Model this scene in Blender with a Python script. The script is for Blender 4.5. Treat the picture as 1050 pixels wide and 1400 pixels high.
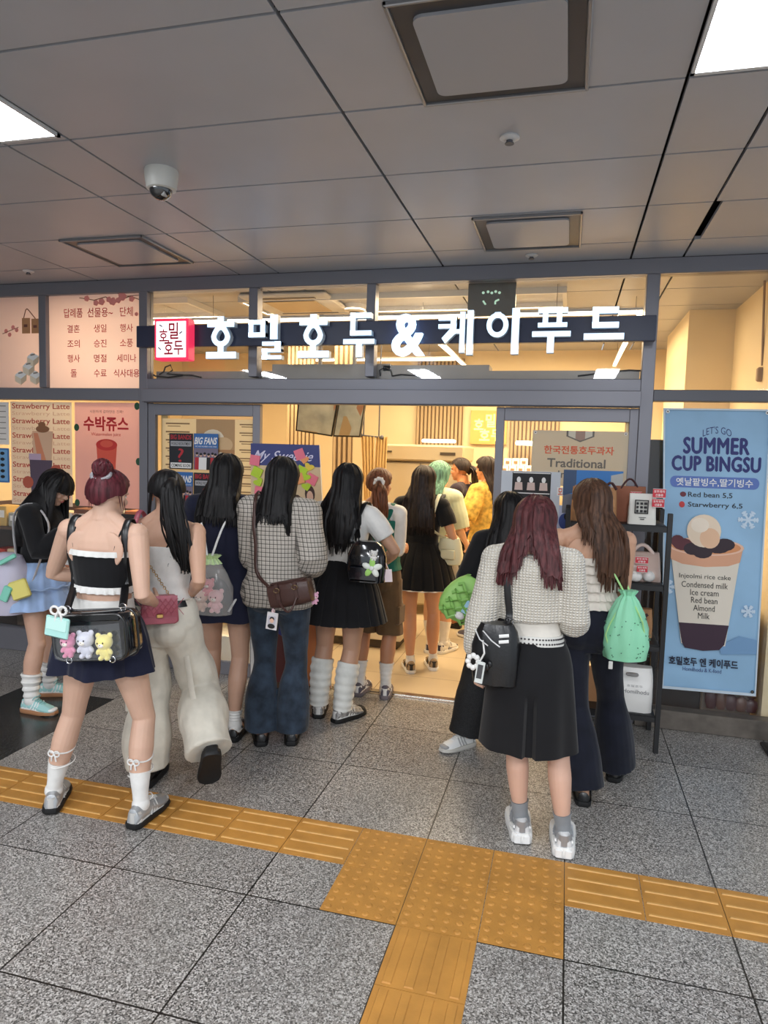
import bpy, math, random
from math import sin, cos, pi, radians, sqrt
from mathutils import Vector, Matrix, noise
V = Vector
for _o in list(bpy.data.objects):
    bpy.data.objects.remove(_o)
S = bpy.context.scene
COL = S.collection
WORK = bpy.data.scenes.new('workbench')      # an empty side scene where temporary meshes are joined; removed at the end

# ------------------------------------------------------------------ camera
CAM_F, CAM_YAW, CAM_PITCH, CAM_ROLL, CAM_H = 951.04, -.2557, .0859, .0282, 1.737
_w = V((sin(CAM_YAW)*cos(CAM_PITCH), cos(CAM_YAW)*cos(CAM_PITCH), -sin(CAM_PITCH)))
_r = V((cos(CAM_YAW), -sin(CAM_YAW), 0)); _u = _r.cross(_w)
_r, _u = cos(CAM_ROLL)*_r+sin(CAM_ROLL)*_u, -sin(CAM_ROLL)*_r+cos(CAM_ROLL)*_u
cam = bpy.data.cameras.new('camera'); cam.sensor_fit = 'VERTICAL'; cam.sensor_height = 24
cam.lens = CAM_F/1400*24; cam.clip_start = .05
camo = bpy.data.objects.new('camera', cam); COL.objects.link(camo)
camo.matrix_world = Matrix(((_r.x, _u.x, -_w.x, 0), (_r.y, _u.y, -_w.y, 0), (_r.z, _u.z, -_w.z, CAM_H), (0, 0, 0, 1)))
S.camera = camo

def ray(px, py): return _w+(px-525)/CAM_F*_r-(py-700)/CAM_F*_u
def at(px, py, Y):
    d = ray(px, py); return V((0, 0, CAM_H))+d*(Y/d.y)
def fl(px, py, z=0):
    d = ray(px, py); return V((0, 0, CAM_H))+d*((z-CAM_H)/d.z)

# ------------------------------------------------------------------ view, world, light levels
S.view_settings.view_transform = 'Standard'; S.view_settings.look = 'None'
S.view_settings.gamma = 1; S.view_settings.use_curve_mapping = False
S.view_settings.exposure = 0.0
S.cycles.max_bounces = 8; S.cycles.transparent_max_bounces = 16
S.cycles.sample_clamp_indirect = 6
WORLD_STRENGTH = .92
CEILING_LIGHT = 19.0          # station fixtures
SHOP_DOWN = 84.0               # added warm shop lamps (W)
SIGN_GLOW = 1.35
wd = bpy.data.worlds.new('station_ambient'); S.world = wd; wd.use_nodes = True
wd.node_tree.nodes['Background'].inputs[0].default_value = (.80, .90, 1, 1)
wd.node_tree.nodes['Background'].inputs[1].default_value = WORLD_STRENGTH

def area_light(name, loc, size, watts, color, target=None, rot=None):
    l = bpy.data.lights.new(name, 'AREA'); l.shape = 'RECTANGLE'; l.size, l.size_y = size; l.energy = watts; l.color = color
    o = bpy.data.objects.new(name, l); COL.objects.link(o); o.location = loc
    if rot: o.rotation_euler = rot
    return o
# warm down-lighting lamps added in the shop; only one ceiling panel is known
SHOP_LAMPS = []
for _x, _y, _sx, _sy in ((-1.4, 5.7, 2.6, .5), (-.6, 7.2, 1.8, .5), (-2.6, 6.9, 1.4, .5), (.1, 6.9, .5, 1.2), (-3.6, 5.7, .8, .6)):
    area_light('added_shop_lamp', (_x, _y, 2.955), (_sx, _sy), SHOP_DOWN*(_sx*_sy)**.35*.8, (1, .77, .48)); SHOP_LAMPS.append((_x, _y, _sx, _sy))
# the station hall's further ceiling fixtures behind the photographer
for _x in (-4.9, -2.22, .475, 3.17):
    for _y in (-1.2, -4.2):
        area_light('station_lamp', (_x, _y, 2.96), (.31, 1.2), 92, (.95, .97, 1))

# ------------------------------------------------------------------ materials
def srgb(r, g=None, b=None):
    if g is None:
        if isinstance(r, str):
            r = r.lstrip('#'); r, g, b = (int(r[i:i+2], 16) for i in (0, 2, 4))
        else: r, g, b = r
    f = lambda c: (c/255/12.92) if c/255 <= .04045 else ((c/255+.055)/1.055)**2.4
    return (f(r), f(g), f(b), 1)
_mats = {}
class NT:
    def __init__(s, m): s.t = m.node_tree; s.b = s.t.nodes['Principled BSDF']
    def n(s, typ, **kw):
        nd = s.t.nodes.new(typ)
        for k, v in kw.items():
            if k.startswith('i_'):
                key = k[2:].replace('_', ' ')
                nd.inputs[int(key) if key.isdigit() else key].default_value = v
            else: setattr(nd, k, v)
        return nd
    def l(s, a, b): s.t.links.new(a, b)
    def coord(s, kind='Object', scale=(1, 1, 1), rot=(0, 0, 0), loc=(0, 0, 0)):
        t = s.n('ShaderNodeTexCoord'); m = s.n('ShaderNodeMapping')
        m.inputs['Scale'].default_value = scale; m.inputs['Rotation'].default_value = rot; m.inputs['Location'].default_value = loc
        s.l(t.outputs[kind], m.inputs[0]); return m.outputs[0]
    def ramp(s, fac, stops):
        r = s.n('ShaderNodeValToRGB'); e = r.color_ramp.elements
        while len(e) > 1: e.remove(e[-1])
        e[0].position, e[0].color = stops[0]
        for p, c in stops[1:]:
            x = e.new(p); x.color = c
        s.l(fac, r.inputs[0]); return r.outputs[0]
    def bump(s, h, strength=.3, dist=.01):
        b = s.n('ShaderNodeBump'); b.inputs['Strength'].default_value = strength; b.inputs['Distance'].default_value = dist
        s.l(h, b.inputs['Height']); s.l(b.outputs[0], s.b.inputs['Normal'])
def mat(name, col, rough=.6, metal=0, spec=.5, emit=None, estr=0, alpha=None, trans=0, sheen=0, coat=0, noise_amt=0, noise_scale=8, bump=0, bump_scale=60, sss=0, ior=None):
    if name in _mats: return _mats[name]
    m = bpy.data.materials.new(name); m.use_nodes = True; t = NT(m); b = t.b
    c = srgb(col) if not (isinstance(col, tuple) and len(col) == 4) else col
    b.inputs['Base Color'].default_value = c; b.inputs['Roughness'].default_value = rough; b.inputs['Metallic'].default_value = metal
    b.inputs['Specular IOR Level'].default_value = spec
    if emit: b.inputs['Emission Color'].default_value = srgb(emit); b.inputs['Emission Strength'].default_value = estr
    if trans: b.inputs['Transmission Weight'].default_value = trans
    if sheen: b.inputs['Sheen Weight'].default_value = sheen
    if coat: b.inputs['Coat Weight'].default_value = coat
    if ior: b.inputs['IOR'].default_value = ior
    if sss:
        b.inputs['Subsurface Weight'].default_value = sss; b.inputs['Subsurface Radius'].default_value = (.01, .004, .002); b.inputs['Subsurface Scale'].default_value = .5
    if noise_amt:
        nz = t.n('ShaderNodeTexNoise'); nz.inputs['Scale'].default_value = noise_scale; nz.inputs['Detail'].default_value = 4
        t.l(t.coord(), nz.inputs['Vector'])
        lo = tuple(max(0, x*(1-noise_amt)) for x in c[:3])+(1,); hi = tuple(min(1, x*(1+noise_amt)) for x in c[:3])+(1,)
        t.l(t.ramp(nz.outputs[0], [(.3, lo), (.7, hi)]), b.inputs['Base Color'])
    if bump:
        nb = t.n('ShaderNodeTexNoise'); nb.inputs['Scale'].default_value = bump_scale; nb.inputs['Detail'].default_value = 3
        t.l(t.coord(), nb.inputs['Vector']); t.bump(nb.outputs[0], bump, .004)
    _mats[name] = m; return m
def glass_mat(name, tint=(1, 1, 1, 1), refl=.10):
    if name in _mats: return _mats[name]
    m = bpy.data.materials.new(name); m.use_nodes = True; nt = m.node_tree; nt.nodes.clear()
    o = nt.nodes.new('ShaderNodeOutputMaterial'); mx = nt.nodes.new('ShaderNodeMixShader')
    tr = nt.nodes.new('ShaderNodeBsdfTransparent'); gl = nt.nodes.new('ShaderNodeBsdfGlossy'); fr = nt.nodes.new('ShaderNodeFresnel')
    tr.inputs[0].default_value = tint; gl.inputs['Roughness'].default_value = .02; gl.inputs[0].default_value = (.9, .95, 1, 1); fr.inputs[0].default_value = 1.35
    nt.links.new(fr.outputs[0], mx.inputs[0]); nt.links.new(tr.outputs[0], mx.inputs[1]); nt.links.new(gl.outputs[0], mx.inputs[2]); nt.links.new(mx.outputs[0], o.inputs[0])
    _mats[name] = m; return m
def paper_mat(name, col, thru=.5, noise_amt=0):
    """print on thin paper or film: lit from the front and, through the sheet, from behind"""
    if name in _mats: return _mats[name]
    m = bpy.data.materials.new(name); m.use_nodes = True; nt = m.node_tree; t = NT(m); c = srgb(col)
    o = [n for n in nt.nodes if n.type == 'OUTPUT_MATERIAL'][0]; tr = t.n('ShaderNodeBsdfTranslucent'); mx = t.n('ShaderNodeMixShader')
    t.b.inputs['Base Color'].default_value = c; t.b.inputs['Roughness'].default_value = .5; tr.inputs[0].default_value = c; mx.inputs[0].default_value = thru
    t.l(t.b.outputs[0], mx.inputs[1]); t.l(tr.outputs[0], mx.inputs[2]); t.l(mx.outputs[0], o.inputs[0]); _mats[name] = m; return m
def film_mat(name, col, opacity, rough=.3):
    """thin clear or tinted plastic: part see-through, part diffuse and glossy"""
    if name in _mats: return _mats[name]
    m = bpy.data.materials.new(name); m.use_nodes = True; t = NT(m); b = t.b
    b.inputs['Base Color'].default_value = srgb(col); b.inputs['Roughness'].default_value = rough; b.inputs['Alpha'].default_value = opacity
    b.inputs['Specular IOR Level'].default_value = .8
    _mats[name] = m; return m

# ------------------------------------------------------------------ mesh builder
class MB:
    def __init__(s): s.v = []; s.f = []; s.m = []; s.mi = 0
    def mat(s, i): s.mi = i; return s
    def add(s, vs, fs):
        o = len(s.v); s.v += [tuple(x) for x in vs]; s.f += [tuple(i+o for i in f) for f in fs]; s.m += [s.mi]*len(fs); return s
    def box(s, c, d, rot=None, bev=0):
        hx, hy, hz = d[0]/2, d[1]/2, d[2]/2; R = rot or Matrix.Identity(3); c = V(c)
        if bev and bev < min(hx, hy, hz):
            pts = []
            # chamfered box: three offset rings
            b = bev
            lv = [(-hz, b), (-hz+b, 0), (hz-b, 0), (hz, b)]
            rings = []
            for z, i in lv:
                x, y = hx-i, hy-i; q = b*.7
                rings.append([c+R@V(p) for p in ((x-q, -y, z), (x, -y+q, z), (x, y-q, z), (x-q, y, z), (-x+q, y, z), (-x, y-q, z), (-x, -y+q, z), (-x+q, -y, z))])
            return s.loft(rings)
        p = [c+R@V((x*hx, y*hy, z*hz)) for x, y, z in ((-1, -1, -1), (1, -1, -1), (1, 1, -1), (-1, 1, -1), (-1, -1, 1), (1, -1, 1), (1, 1, 1), (-1, 1, 1))]
        return s.add(p, [(0, 3, 2, 1), (4, 5, 6, 7), (0, 1, 5, 4), (1, 2, 6, 5), (2, 3, 7, 6), (3, 0, 4, 7)])
    def bx(s, a, b):
        a, b = V(a), V(b); return s.box((a+b)/2, b-a)
    def loft(s, rings, cap=True, closed=True):
        n = len(rings[0]); vs = [p for r in rings for p in r]; fs = []
        for i in range(len(rings)-1):
            for j in range(n if closed else n-1):
                k = (j+1) % n; fs.append((i*n+j, i*n+k, (i+1)*n+k, (i+1)*n+j))
        if cap and closed:
            fs.append(tuple(range(n-1, -1, -1))); fs.append(tuple((len(rings)-1)*n+j for j in range(n)))
        return s.add(vs, fs)
    def tube(s, pts, rad, n=10, up=None, flat=1.0, cap=True, closed=False):
        pts = [V(p) for p in pts]; N = len(pts)
        if not hasattr(rad, '__len__'): rad = [rad]*N
        rings = []; prev = None
        for i, p in enumerate(pts):
            if closed: t = pts[(i+1) % N]-pts[i-1]
            else: t = pts[min(i+1, N-1)]-pts[max(i-1, 0)]
            if t.length < 1e-9: t = V((0, 0, 1))
            t.normalize()
            if prev is None:
                a = V(up) if up is not None else (V((0, 0, 1)) if abs(t.z) < .9 else V((0, 1, 0)))
                a = a-t*a.dot(t)
            else: a = prev-t*prev.dot(t)
            if up is not None:
                a2 = V(up)-t*V(up).dot(t)
                if a2.length > .05: a = a2
            if a.length < 1e-6: a = V((1, 0, 0))-t*t.x
            a.normalize(); prev = a; b = t.cross(a)
            r = rad[i]; ra, rb = (r[0], r[1]) if hasattr(r, '__len__') else (r*flat, r)
            rings.append([p+a*(cos(2*pi*k/n)*ra)+b*(sin(2*pi*k/n)*rb) for k in range(n)])
        if closed:
            rings.append(rings[0]); return s.loft(rings, cap=False)
        return s.loft(rings, cap=cap)
    def ell(s, c, r, rot=None, nu=16, nv=10):
        R = rot or Matrix.Identity(3); c = V(c)
        vs = [c+R@V((0, 0, -r[2]))]; fs = []
        for j in range(1, nv):
            a = -pi/2+pi*j/nv
            for i in range(nu):
                b = 2*pi*i/nu; vs.append(c+R@V((r[0]*cos(a)*cos(b), r[1]*cos(a)*sin(b), r[2]*sin(a))))
        vs.append(c+R@V((0, 0, r[2]))); top = len(vs)-1
        for i in range(nu):
            k = (i+1) % nu; fs.append((0, 1+k, 1+i))
            for j in range(nv-2): fs.append((1+j*nu+i, 1+j*nu+k, 1+(j+1)*nu+k, 1+(j+1)*nu+i))
            fs.append((1+(nv-2)*nu+i, 1+(nv-2)*nu+k, top))
        return s.add(vs, fs)
    def lathe(s, prof, c=(0, 0, 0), n=24, rot=None, cap=True):
        R = rot or Matrix.Identity(3); c = V(c)
        return s.loft([[c+R@V((r*cos(2*pi*k/n), r*sin(2*pi*k/n), z)) for k in range(n)] for r, z in prof], cap=cap)
    def prism(s, poly, fn, d0, d1):
        """poly: 2D outline; fn(u,v,d) -> 3D"""
        n = len(poly); a = [fn(u, v, d0) for u, v in poly]; b = [fn(u, v, d1) for u, v in poly]
        fs = [tuple(range(n-1, -1, -1)), tuple(range(n, 2*n))]+[(i, (i+1) % n, n+(i+1) % n, n+i) for i in range(n)]
        return s.add(a+b, fs)
    def sheet(s, rows, th, nrm=None):
        """rows of points; thick sheet made by offsetting along the local normal"""
        nr, nc = len(rows), len(rows[0]); rows = [[V(p) for p in r] for r in rows]
        back = []
        for i in range(nr):
            rr = []
            for j in range(nc):
                du = rows[i][min(j+1, nc-1)]-rows[i][max(j-1, 0)]; dv = rows[min(i+1, nr-1)][j]-rows[max(i-1, 0)][j]
                nn = du.cross(dv)
                nn = nn.normalized() if nn.length > 1e-12 else V((0, 0, 0))
                rr.append(rows[i][j]+nn*th)
            back.append(rr)
        vs = [p for r in rows for p in r]+[p for r in back for p in r]; N = nr*nc; fs = []
        for i in range(nr-1):
            for j in range(nc-1):
                a = i*nc+j; fs.append((a, a+1, a+nc+1, a+nc)); fs.append((N+a, N+a+nc, N+a+nc+1, N+a+1))
        for j in range(nc-1):
            fs.append((j, N+j, N+j+1, j+1)); a = (nr-1)*nc+j; fs.append((a, a+1, N+a+1, N+a))
        for i in range(nr-1):
            a = i*nc; fs.append((a, a+nc, N+a+nc, N+a)); a = i*nc+nc-1; fs.append((a, N+a, N+a+nc, a+nc))
        return s.add(vs, fs)
    def mesh(s, name, mats, smooth=True, angle=None):
        me = bpy.data.meshes.new(name); me.from_pydata(s.v, [], s.f)
        for m in (mats if isinstance(mats, (list, tuple)) else [mats]): me.materials.append(m)
        if len(set(s.m)) > 1 or (s.m and s.m[0]): me.polygons.foreach_set('material_index', s.m)
        if smooth:
            me.polygons.foreach_set('use_smooth', [True]*len(me.polygons))
            me.update()
            try: me.set_sharp_from_angle(angle=radians(angle or 38))
            except Exception: pass
        me.update(); return me
    def build(s, name, mats, parent=None, smooth=True, loc=None, angle=None, **tags):
        o = bpy.data.objects.new(name, s.mesh(name, mats, smooth, angle)); COL.objects.link(o)
        if parent: o.parent = parent
        if loc is not None: o.location = loc
        for k, v in tags.items(): o[k] = v
        return o
def tag(o, label=None, category=None, group=None, kind=None):
    for k, v in (('label', label), ('category', category), ('group', group), ('kind', kind)):
        if v: o[k] = v
    return o
def thing(name, label, category, loc=(0, 0, 0), rz=0, group=None):
    o = bpy.data.objects.new(name, None); COL.objects.link(o); o.location = loc; o.rotation_euler = (0, 0, rz)
    o.empty_display_size = .1
    return tag(o, label, category, group)
def copy_tree(o, parent=None):
    kids = [c for c in bpy.data.objects if c.parent == o]
    c = o.copy(); COL.objects.link(c)
    if parent: c.parent = parent
    for k in kids: copy_tree(k, c)
    return c

def fuse(mb, name, m, parent, voxel=.005, smooth=2, wrinkle=0, wscale=9, cut=None, fold=(1, 1, .45), seed=0):
    """join overlapping lofts into ONE continuous surface"""
    me = bpy.data.meshes.new('tmp'); me.from_pydata(mb.v, [], mb.f); me.update()
    o = bpy.data.objects.new('tmp', me); WORK.collection.objects.link(o)
    r = o.modifiers.new('r', 'REMESH'); r.mode = 'VOXEL'; r.voxel_size = voxel; r.adaptivity = 0
    if smooth:
        sm = o.modifiers.new('s', 'SMOOTH'); sm.factor = .5; sm.iterations = smooth
    WORK.view_layers[0].update(); dg = WORK.view_layers[0].depsgraph
    out = bpy.data.meshes.new_from_object(o.evaluated_get(dg)); bpy.data.objects.remove(o); bpy.data.meshes.remove(me)
    out.name = name; out.materials.clear()
    for q in (m if isinstance(m, (list, tuple)) else [m]): out.materials.append(q)
    if wrinkle:
        off = V((seed*7.3, seed*3.1, 0)); N = len(out.vertices)
        co = [0.]*(3*N); nn = [0.]*(3*N); out.vertices.foreach_get('co', co); out.vertex_normals.foreach_get('vector', nn)
        for i in range(0, 3*N, 3):
            q = V((co[i]*fold[0], co[i+1]*fold[1], co[i+2]*fold[2]))*wscale+off
            a = (noise.noise(q)+.5*noise.noise(q*2.1))*wrinkle
            co[i] += nn[i]*a; co[i+1] += nn[i+1]*a; co[i+2] += nn[i+2]*a
        out.vertices.foreach_set('co', co)
    out.polygons.foreach_set('use_smooth', [True]*len(out.polygons)); out.update()
    ob = bpy.data.objects.new(name, out); COL.objects.link(ob)
    if parent: ob.parent = parent
    return ob

# ------------------------------------------------------------------ text and flat print
_tc = {}
def text_geo(s, bold=0., spacing=1.0):
    key = (s, bold, spacing)
    if key in _tc: return _tc[key]
    c = bpy.data.curves.new('t', 'FONT'); c.body = s; c.offset = bold; c.space_character = spacing; c.resolution_u = 3
    o = bpy.data.objects.new('t', c); WORK.collection.objects.link(o)
    WORK.view_layers[0].update(); dg = WORK.view_layers[0].depsgraph
    me = bpy.data.meshes.new_from_object(o.evaluated_get(dg))
    vs = [(v.co.x, v.co.y) for v in me.vertices]; fs = [tuple(p.vertices) for p in me.polygons]
    bpy.data.objects.remove(o); bpy.data.curves.remove(c); bpy.data.meshes.remove(me)
    if vs:
        x0 = min(a for a, b in vs); x1 = max(a for a, b in vs); y0 = min(b for a, b in vs); y1 = max(b for a, b in vs)
    else: x0 = y0 = 0; x1 = y1 = 1
    _tc[key] = (vs, fs, (x0, y0, x1, y1)); return _tc[key]
class Print:
    """a flat printed thing given by its four corners: tl, tr, bl, br; u right 0..1, v down 0..1"""
    def __init__(s, tl, tr, bl, br, th=.004):
        s.c = [V(tl), V(tr), V(bl), V(br)]; s.th = th
        s.n = (s.c[1]-s.c[0]).cross(s.c[2]-s.c[0]).normalized()*-1   # towards the viewer
        if s.n.y > 0: s.n = -s.n
        s.w = (s.c[1]-s.c[0]).length; s.h = (s.c[2]-s.c[0]).length
        s.layers = {}; s.base = MB(); s.k = 0
        if th: s.base.prism([(0, 0), (0, 1), (1, 1), (1, 0)], lambda u, v, d: s.p(u, v, d), 0, -th)
        else: s.base.add([s.c[0], s.c[2], s.c[3], s.c[1]], [(0, 1, 2, 3)])      # film on glass
    def p(s, u, v, d=0):
        a = s.c[0].lerp(s.c[1], u); b = s.c[2].lerp(s.c[3], u); return a.lerp(b, v)+s.n*d
    def L(s, name):
        if name not in s.layers: s.layers[name] = (MB(), [])
        return s.layers[name]
    def _slot(s, L, m):
        if m not in L[1]: L[1].append(m)
        L[0].mi = L[1].index(m)
    def poly(s, pts, m, layer='artwork', d=None):
        s.k += 1; d = d or .0012+.00012*s.k; L = s.L(layer); s._slot(L, m)
        L[0].prism(pts, lambda u, v, z: s.p(u, v, z), d-.0008, d)
    def rect(s, u0, v0, u1, v1, m, layer='artwork'): s.poly([(u0, v0), (u0, v1), (u1, v1), (u1, v0)], m, layer)
    def disc(s, u, v, ru, rv, m, layer='artwork', n=24, a0=0, a1=2*pi):
        s.poly([(u+ru*cos(a0+(a1-a0)*i/n), v+rv*sin(a0+(a1-a0)*i/n)) for i in range(n)], m, layer)
    def line(s, pts, wd, m, layer='artwork'):
        s.k += 1; d = .0014+.00012*s.k; L = s.L(layer); s._slot(L, m); asp = s.w/s.h
        for (a, b), (c, e) in zip(pts[:-1], pts[1:]):
            dx, dy = (c-a)*s.w, (e-b)*s.h; q = sqrt(dx*dx+dy*dy) or 1; nx, ny = -dy/q*wd/2/s.w, dx/q*wd/2/s.h
            L[0].prism([(a+nx, b+ny), (a-nx, b-ny), (c-nx, e-ny), (c+nx, e+ny)], lambda u, v, z: s.p(u, v, z), d-.0006, d)
    def text(s, t, u0, v0, u1, v1, m, bold=0., layer='lettering', fit=True, arc=0, spacing=1.0, shear=0):
        """text fitted into the box; fit=False keeps proportions (left aligned)"""
        vs, fs, (x0, y0, x1, y1) = text_geo(t, bold, spacing); s.k += 1; d = .0016+.00012*s.k
        if not vs: return
        L = s.L(layer); s._slot(L, m); pts = []
        W, H = (x1-x0) or 1, (y1-y0) or 1
        if fit is False:
            sc = (v1-v0)*s.h/H; wu = W*sc/s.w
            if fit is False and u1 is not None: u0 = (u0+u1)/2-wu/2
            u1 = u0+wu
        for x, y in vs:
            a = (x-x0)/W; b = (y1-y)/H
            u = u0+(u1-u0)*(a+shear*(.5-b)); v = v0+(v1-v0)*b+arc*((2*a-1)**2)
            pts.append(s.p(u, v, d))
        L[0].add(pts, fs)
    def heavy(s, t, u0, v0, u1, v1, m, wt, **kw):
        """extra bold lettering: the same word printed again a hair's breadth apart"""
        for du, dv in ((-wt, 0), (wt, 0), (0, -wt*s.w/s.h), (0, wt*s.w/s.h)): s.text(t, u0+du, v0+dv, u1+du, v1+dv, m, 0, **kw)
    def done(s, name, m, label=None, category=None, group=None, parent=None):
        o = s.base.build(name, m, parent, smooth=False)
        if label: tag(o, label, category, group)
        for k, (b, ms) in s.layers.items(): b.build(k, ms, o, smooth=False)
        return o
def flat(name, col, rough=.5): return mat(name, col, rough)
# ================================================================== the setting
D = 4.734; H = 2.992; BACK = 8.6
def granite(name, dark, mid, light, rough=.32, joints=True):
    m = bpy.data.materials.new(name); m.use_nodes = True; t = NT(m)
    co = t.coord('Object')
    v = t.n('ShaderNodeTexVoronoi', i_Scale=215.0); t.l(co, v.inputs['Vector'])
    sp = t.n('ShaderNodeSeparateColor'); t.l(v.outputs['Color'], sp.inputs[0])
    speck = t.ramp(sp.outputs[0], [(0, dark), (.22, dark), (.3, mid), (.68, mid), (.8, light), (1, light)])
    n2 = t.n('ShaderNodeTexNoise', i_Scale=420.0); t.l(co, n2.inputs['Vector'])
    mx = t.n('ShaderNodeMixRGB', blend_type='MULTIPLY'); mx.inputs[0].default_value = .6
    t.l(speck, mx.inputs[1]); t.l(t.ramp(n2.outputs[0], [(.35, (.55, .55, .55, 1)), (.6, (1, 1, 1, 1))]), mx.inputs[2])
    out = mx.outputs[0]
    if joints:
        mp = t.coord('Object', loc=(-.07, -2.9686, 0))
        br = t.n('ShaderNodeTexBrick', offset=0.0, squash=1.0); t.l(mp, br.inputs['Vector'])
        for k, val in (('Scale', 1.0), ('Mortar Size', .0036), ('Mortar Smooth', .1), ('Bias', 0), ('Brick Width', .6), ('Row Height', .6)): br.inputs[k].default_value = val
        br.inputs['Color1'].default_value = (1, 1, 1, 1); br.inputs['Color2'].default_value = (.86, .86, .87, 1); br.inputs['Mortar'].default_value = (.06, .055, .05, 1)
        m2 = t.n('ShaderNodeMixRGB', blend_type='MULTIPLY'); m2.inputs[0].default_value = 1
        t.l(out, m2.inputs[1]); t.l(br.outputs[0], m2.inputs[2]); out = m2.outputs[0]
    t.l(out, t.b.inputs['Base Color']); t.b.inputs['Roughness'].default_value = rough
    return m
GRANITE = granite('grey_granite', srgb(84, 82, 79), srgb(150, 146, 141), srgb(208, 205, 200))
BLACKG = granite('black_granite', srgb(32, 33, 33), srgb(50, 51, 51), srgb(72, 73, 73), .22, False)
def tilefloor():
    m = bpy.data.materials.new('beige_floor_tile'); m.use_nodes = True; t = NT(m)
    br = t.n('ShaderNodeTexBrick', offset=0.0); t.l(t.coord('Object', loc=(.1, .2, 0)), br.inputs['Vector'])
    for k, val in (('Scale', 1.0), ('Mortar Size', .003), ('Brick Width', .6), ('Row Height', .6)): br.inputs[k].default_value = val
    br.inputs['Color1'].default_value = srgb(214, 196, 166); br.inputs['Color2'].default_value = srgb(206, 188, 158); br.inputs['Mortar'].default_value = srgb(140, 118, 88)
    t.l(br.outputs[0], t.b.inputs['Base Color']); t.b.inputs['Roughness'].default_value = .3
    return m
TILE = tilefloor()
b = MB(); b.bx((-9, -6, -.1), (5, D+.02, 0)); tag(b.build('floor', GRANITE, smooth=False), kind='structure')
b = MB(); b.bx((-9, D+.02, -.1), (5, BACK+.2, 0)); tag(b.build('floor_shop', TILE, smooth=False), kind='structure')
b = MB(); b.prism([(-3.67, 2.97), (-2.92, 2.97), (-2.92, 4.02), (-3.67, 4.02)], lambda u, v, d: V((u, v, d)), 0, .0012)
tag(b.build('floor_inlay', BLACKG, smooth=False), kind='structure')
METAL = mat('brushed_grey_metal', (128, 127, 134), .36, .35)
METAL_D = mat('dark_grey_metal', (92, 92, 98), .4, .3)
STEEL = mat('stainless_steel', (196, 192, 186), .25, 1)
b = MB(); b.bx((-2.2, D-.03, -.02), (.42, D+.07, .006)); b.bx((-2.2, D+.0, .0), (.42, D+.03, .012)); tag(b.build('trim_1', STEEL, smooth=False), kind='structure')

# ceiling: metal panels with open joints under a dark void
CEIL = mat('grey_ceiling_panel', (172, 173, 178), .42, .12, noise_amt=.03, noise_scale=3)
VOID = mat('dark_ceiling_void', (26, 26, 28), .9)
STRIPS = [(-5.069, -4.76), (-2.375, -2.067), (.319, .628), (3.01, 3.32)]
xs = []
x = -8.9
edges = [-8.645, -7.455, -7.146, -5.954, -5.069+.307, -4.762, -3.57, -2.375, -2.067, -.875, .319, .628, 1.822, 3.014, 3.32, 4.5]
edges = [-9, -7.455, -6.263, -5.069, -4.76, -3.568, -2.375, -2.067, -.875, .319, .628, 1.82, 3.01, 3.32, 5]
ys = [1.966-.6035*k for k in range(14, 0, -1)]+[1.966+.6035*k for k in range(12)]
ys = [y for y in ys if y < BACK]+[BACK+.1]
b = MB(); g = .0065
holes = []
for i in range(len(edges)-1):
    for j in range(len(ys)-1):
        x0, x1, y0, y1 = edges[i]+g, edges[i+1]-g, ys[j]+g, ys[j+1]-g
        if y1 > D-.02 and y0 < D+.11:      # leave the shopfront head
            if y0 < D-.05: b.bx((x0, y0, H), (x1, min(y1, D), H+.02))
            if y1 > D+.12: b.bx((x0, max(y0, D+.1), H), (x1, y1, H+.02))
            continue
        if abs(edges[i]-.628) < .01 and 3.7 < y0 < 3.85: x0 += .03  # a panel sitting askew leaves a dark slot
        b.bx((x0, y0, H), (x1, y1, H+.02))
tag(b.build('ceiling', CEIL, smooth=False), kind='structure')
b = MB(); b.bx((-9, -6, H+.1), (5, BACK+.2, H+.14)); tag(b.build('ceiling_void', VOID, smooth=False), kind='structure')

# shop walls
WALL = mat('cream_wall_paint', (228, 208, 168), .7, noise_amt=.02, noise_scale=2)
b = MB(); b.bx((-5.2, BACK, 0), (1.3, BACK+.15, H)); tag(b.build('wall_back', WALL, smooth=False), kind='structure')
b = MB(); b.bx((1.28, D+.1, 0), (1.45, BACK+.15, H)); tag(b.build('wall_right', WALL, smooth=False), kind='structure')
b = MB(); b.bx((-5.3, D+.1, 0), (-5.15, BACK+.15, H)); tag(b.build('wall_left', WALL, smooth=False), kind='structure')
b = MB(); b.bx((.922, 6.39, 0), (1.28, 7.72, H)); tag(b.build('wall_pier', WALL, smooth=False), kind='structure')
b = MB(); b.bx((-9, D+.02, 0), (-5.05, D+.1, 2.895)); tag(b.build('wall_front_left', mat('neighbour_wall_panel', (168, 164, 160), .5), smooth=False), kind='structure')
# station hall far sides (behind and beside the photographer)
HALL = mat('station_wall_cladding', (150, 148, 146), .5)
b = MB(); b.bx((-9.2, -6, 0), (-9, D+.1, H)); tag(b.build('wall_station_left', HALL, smooth=False), kind='structure')

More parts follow.
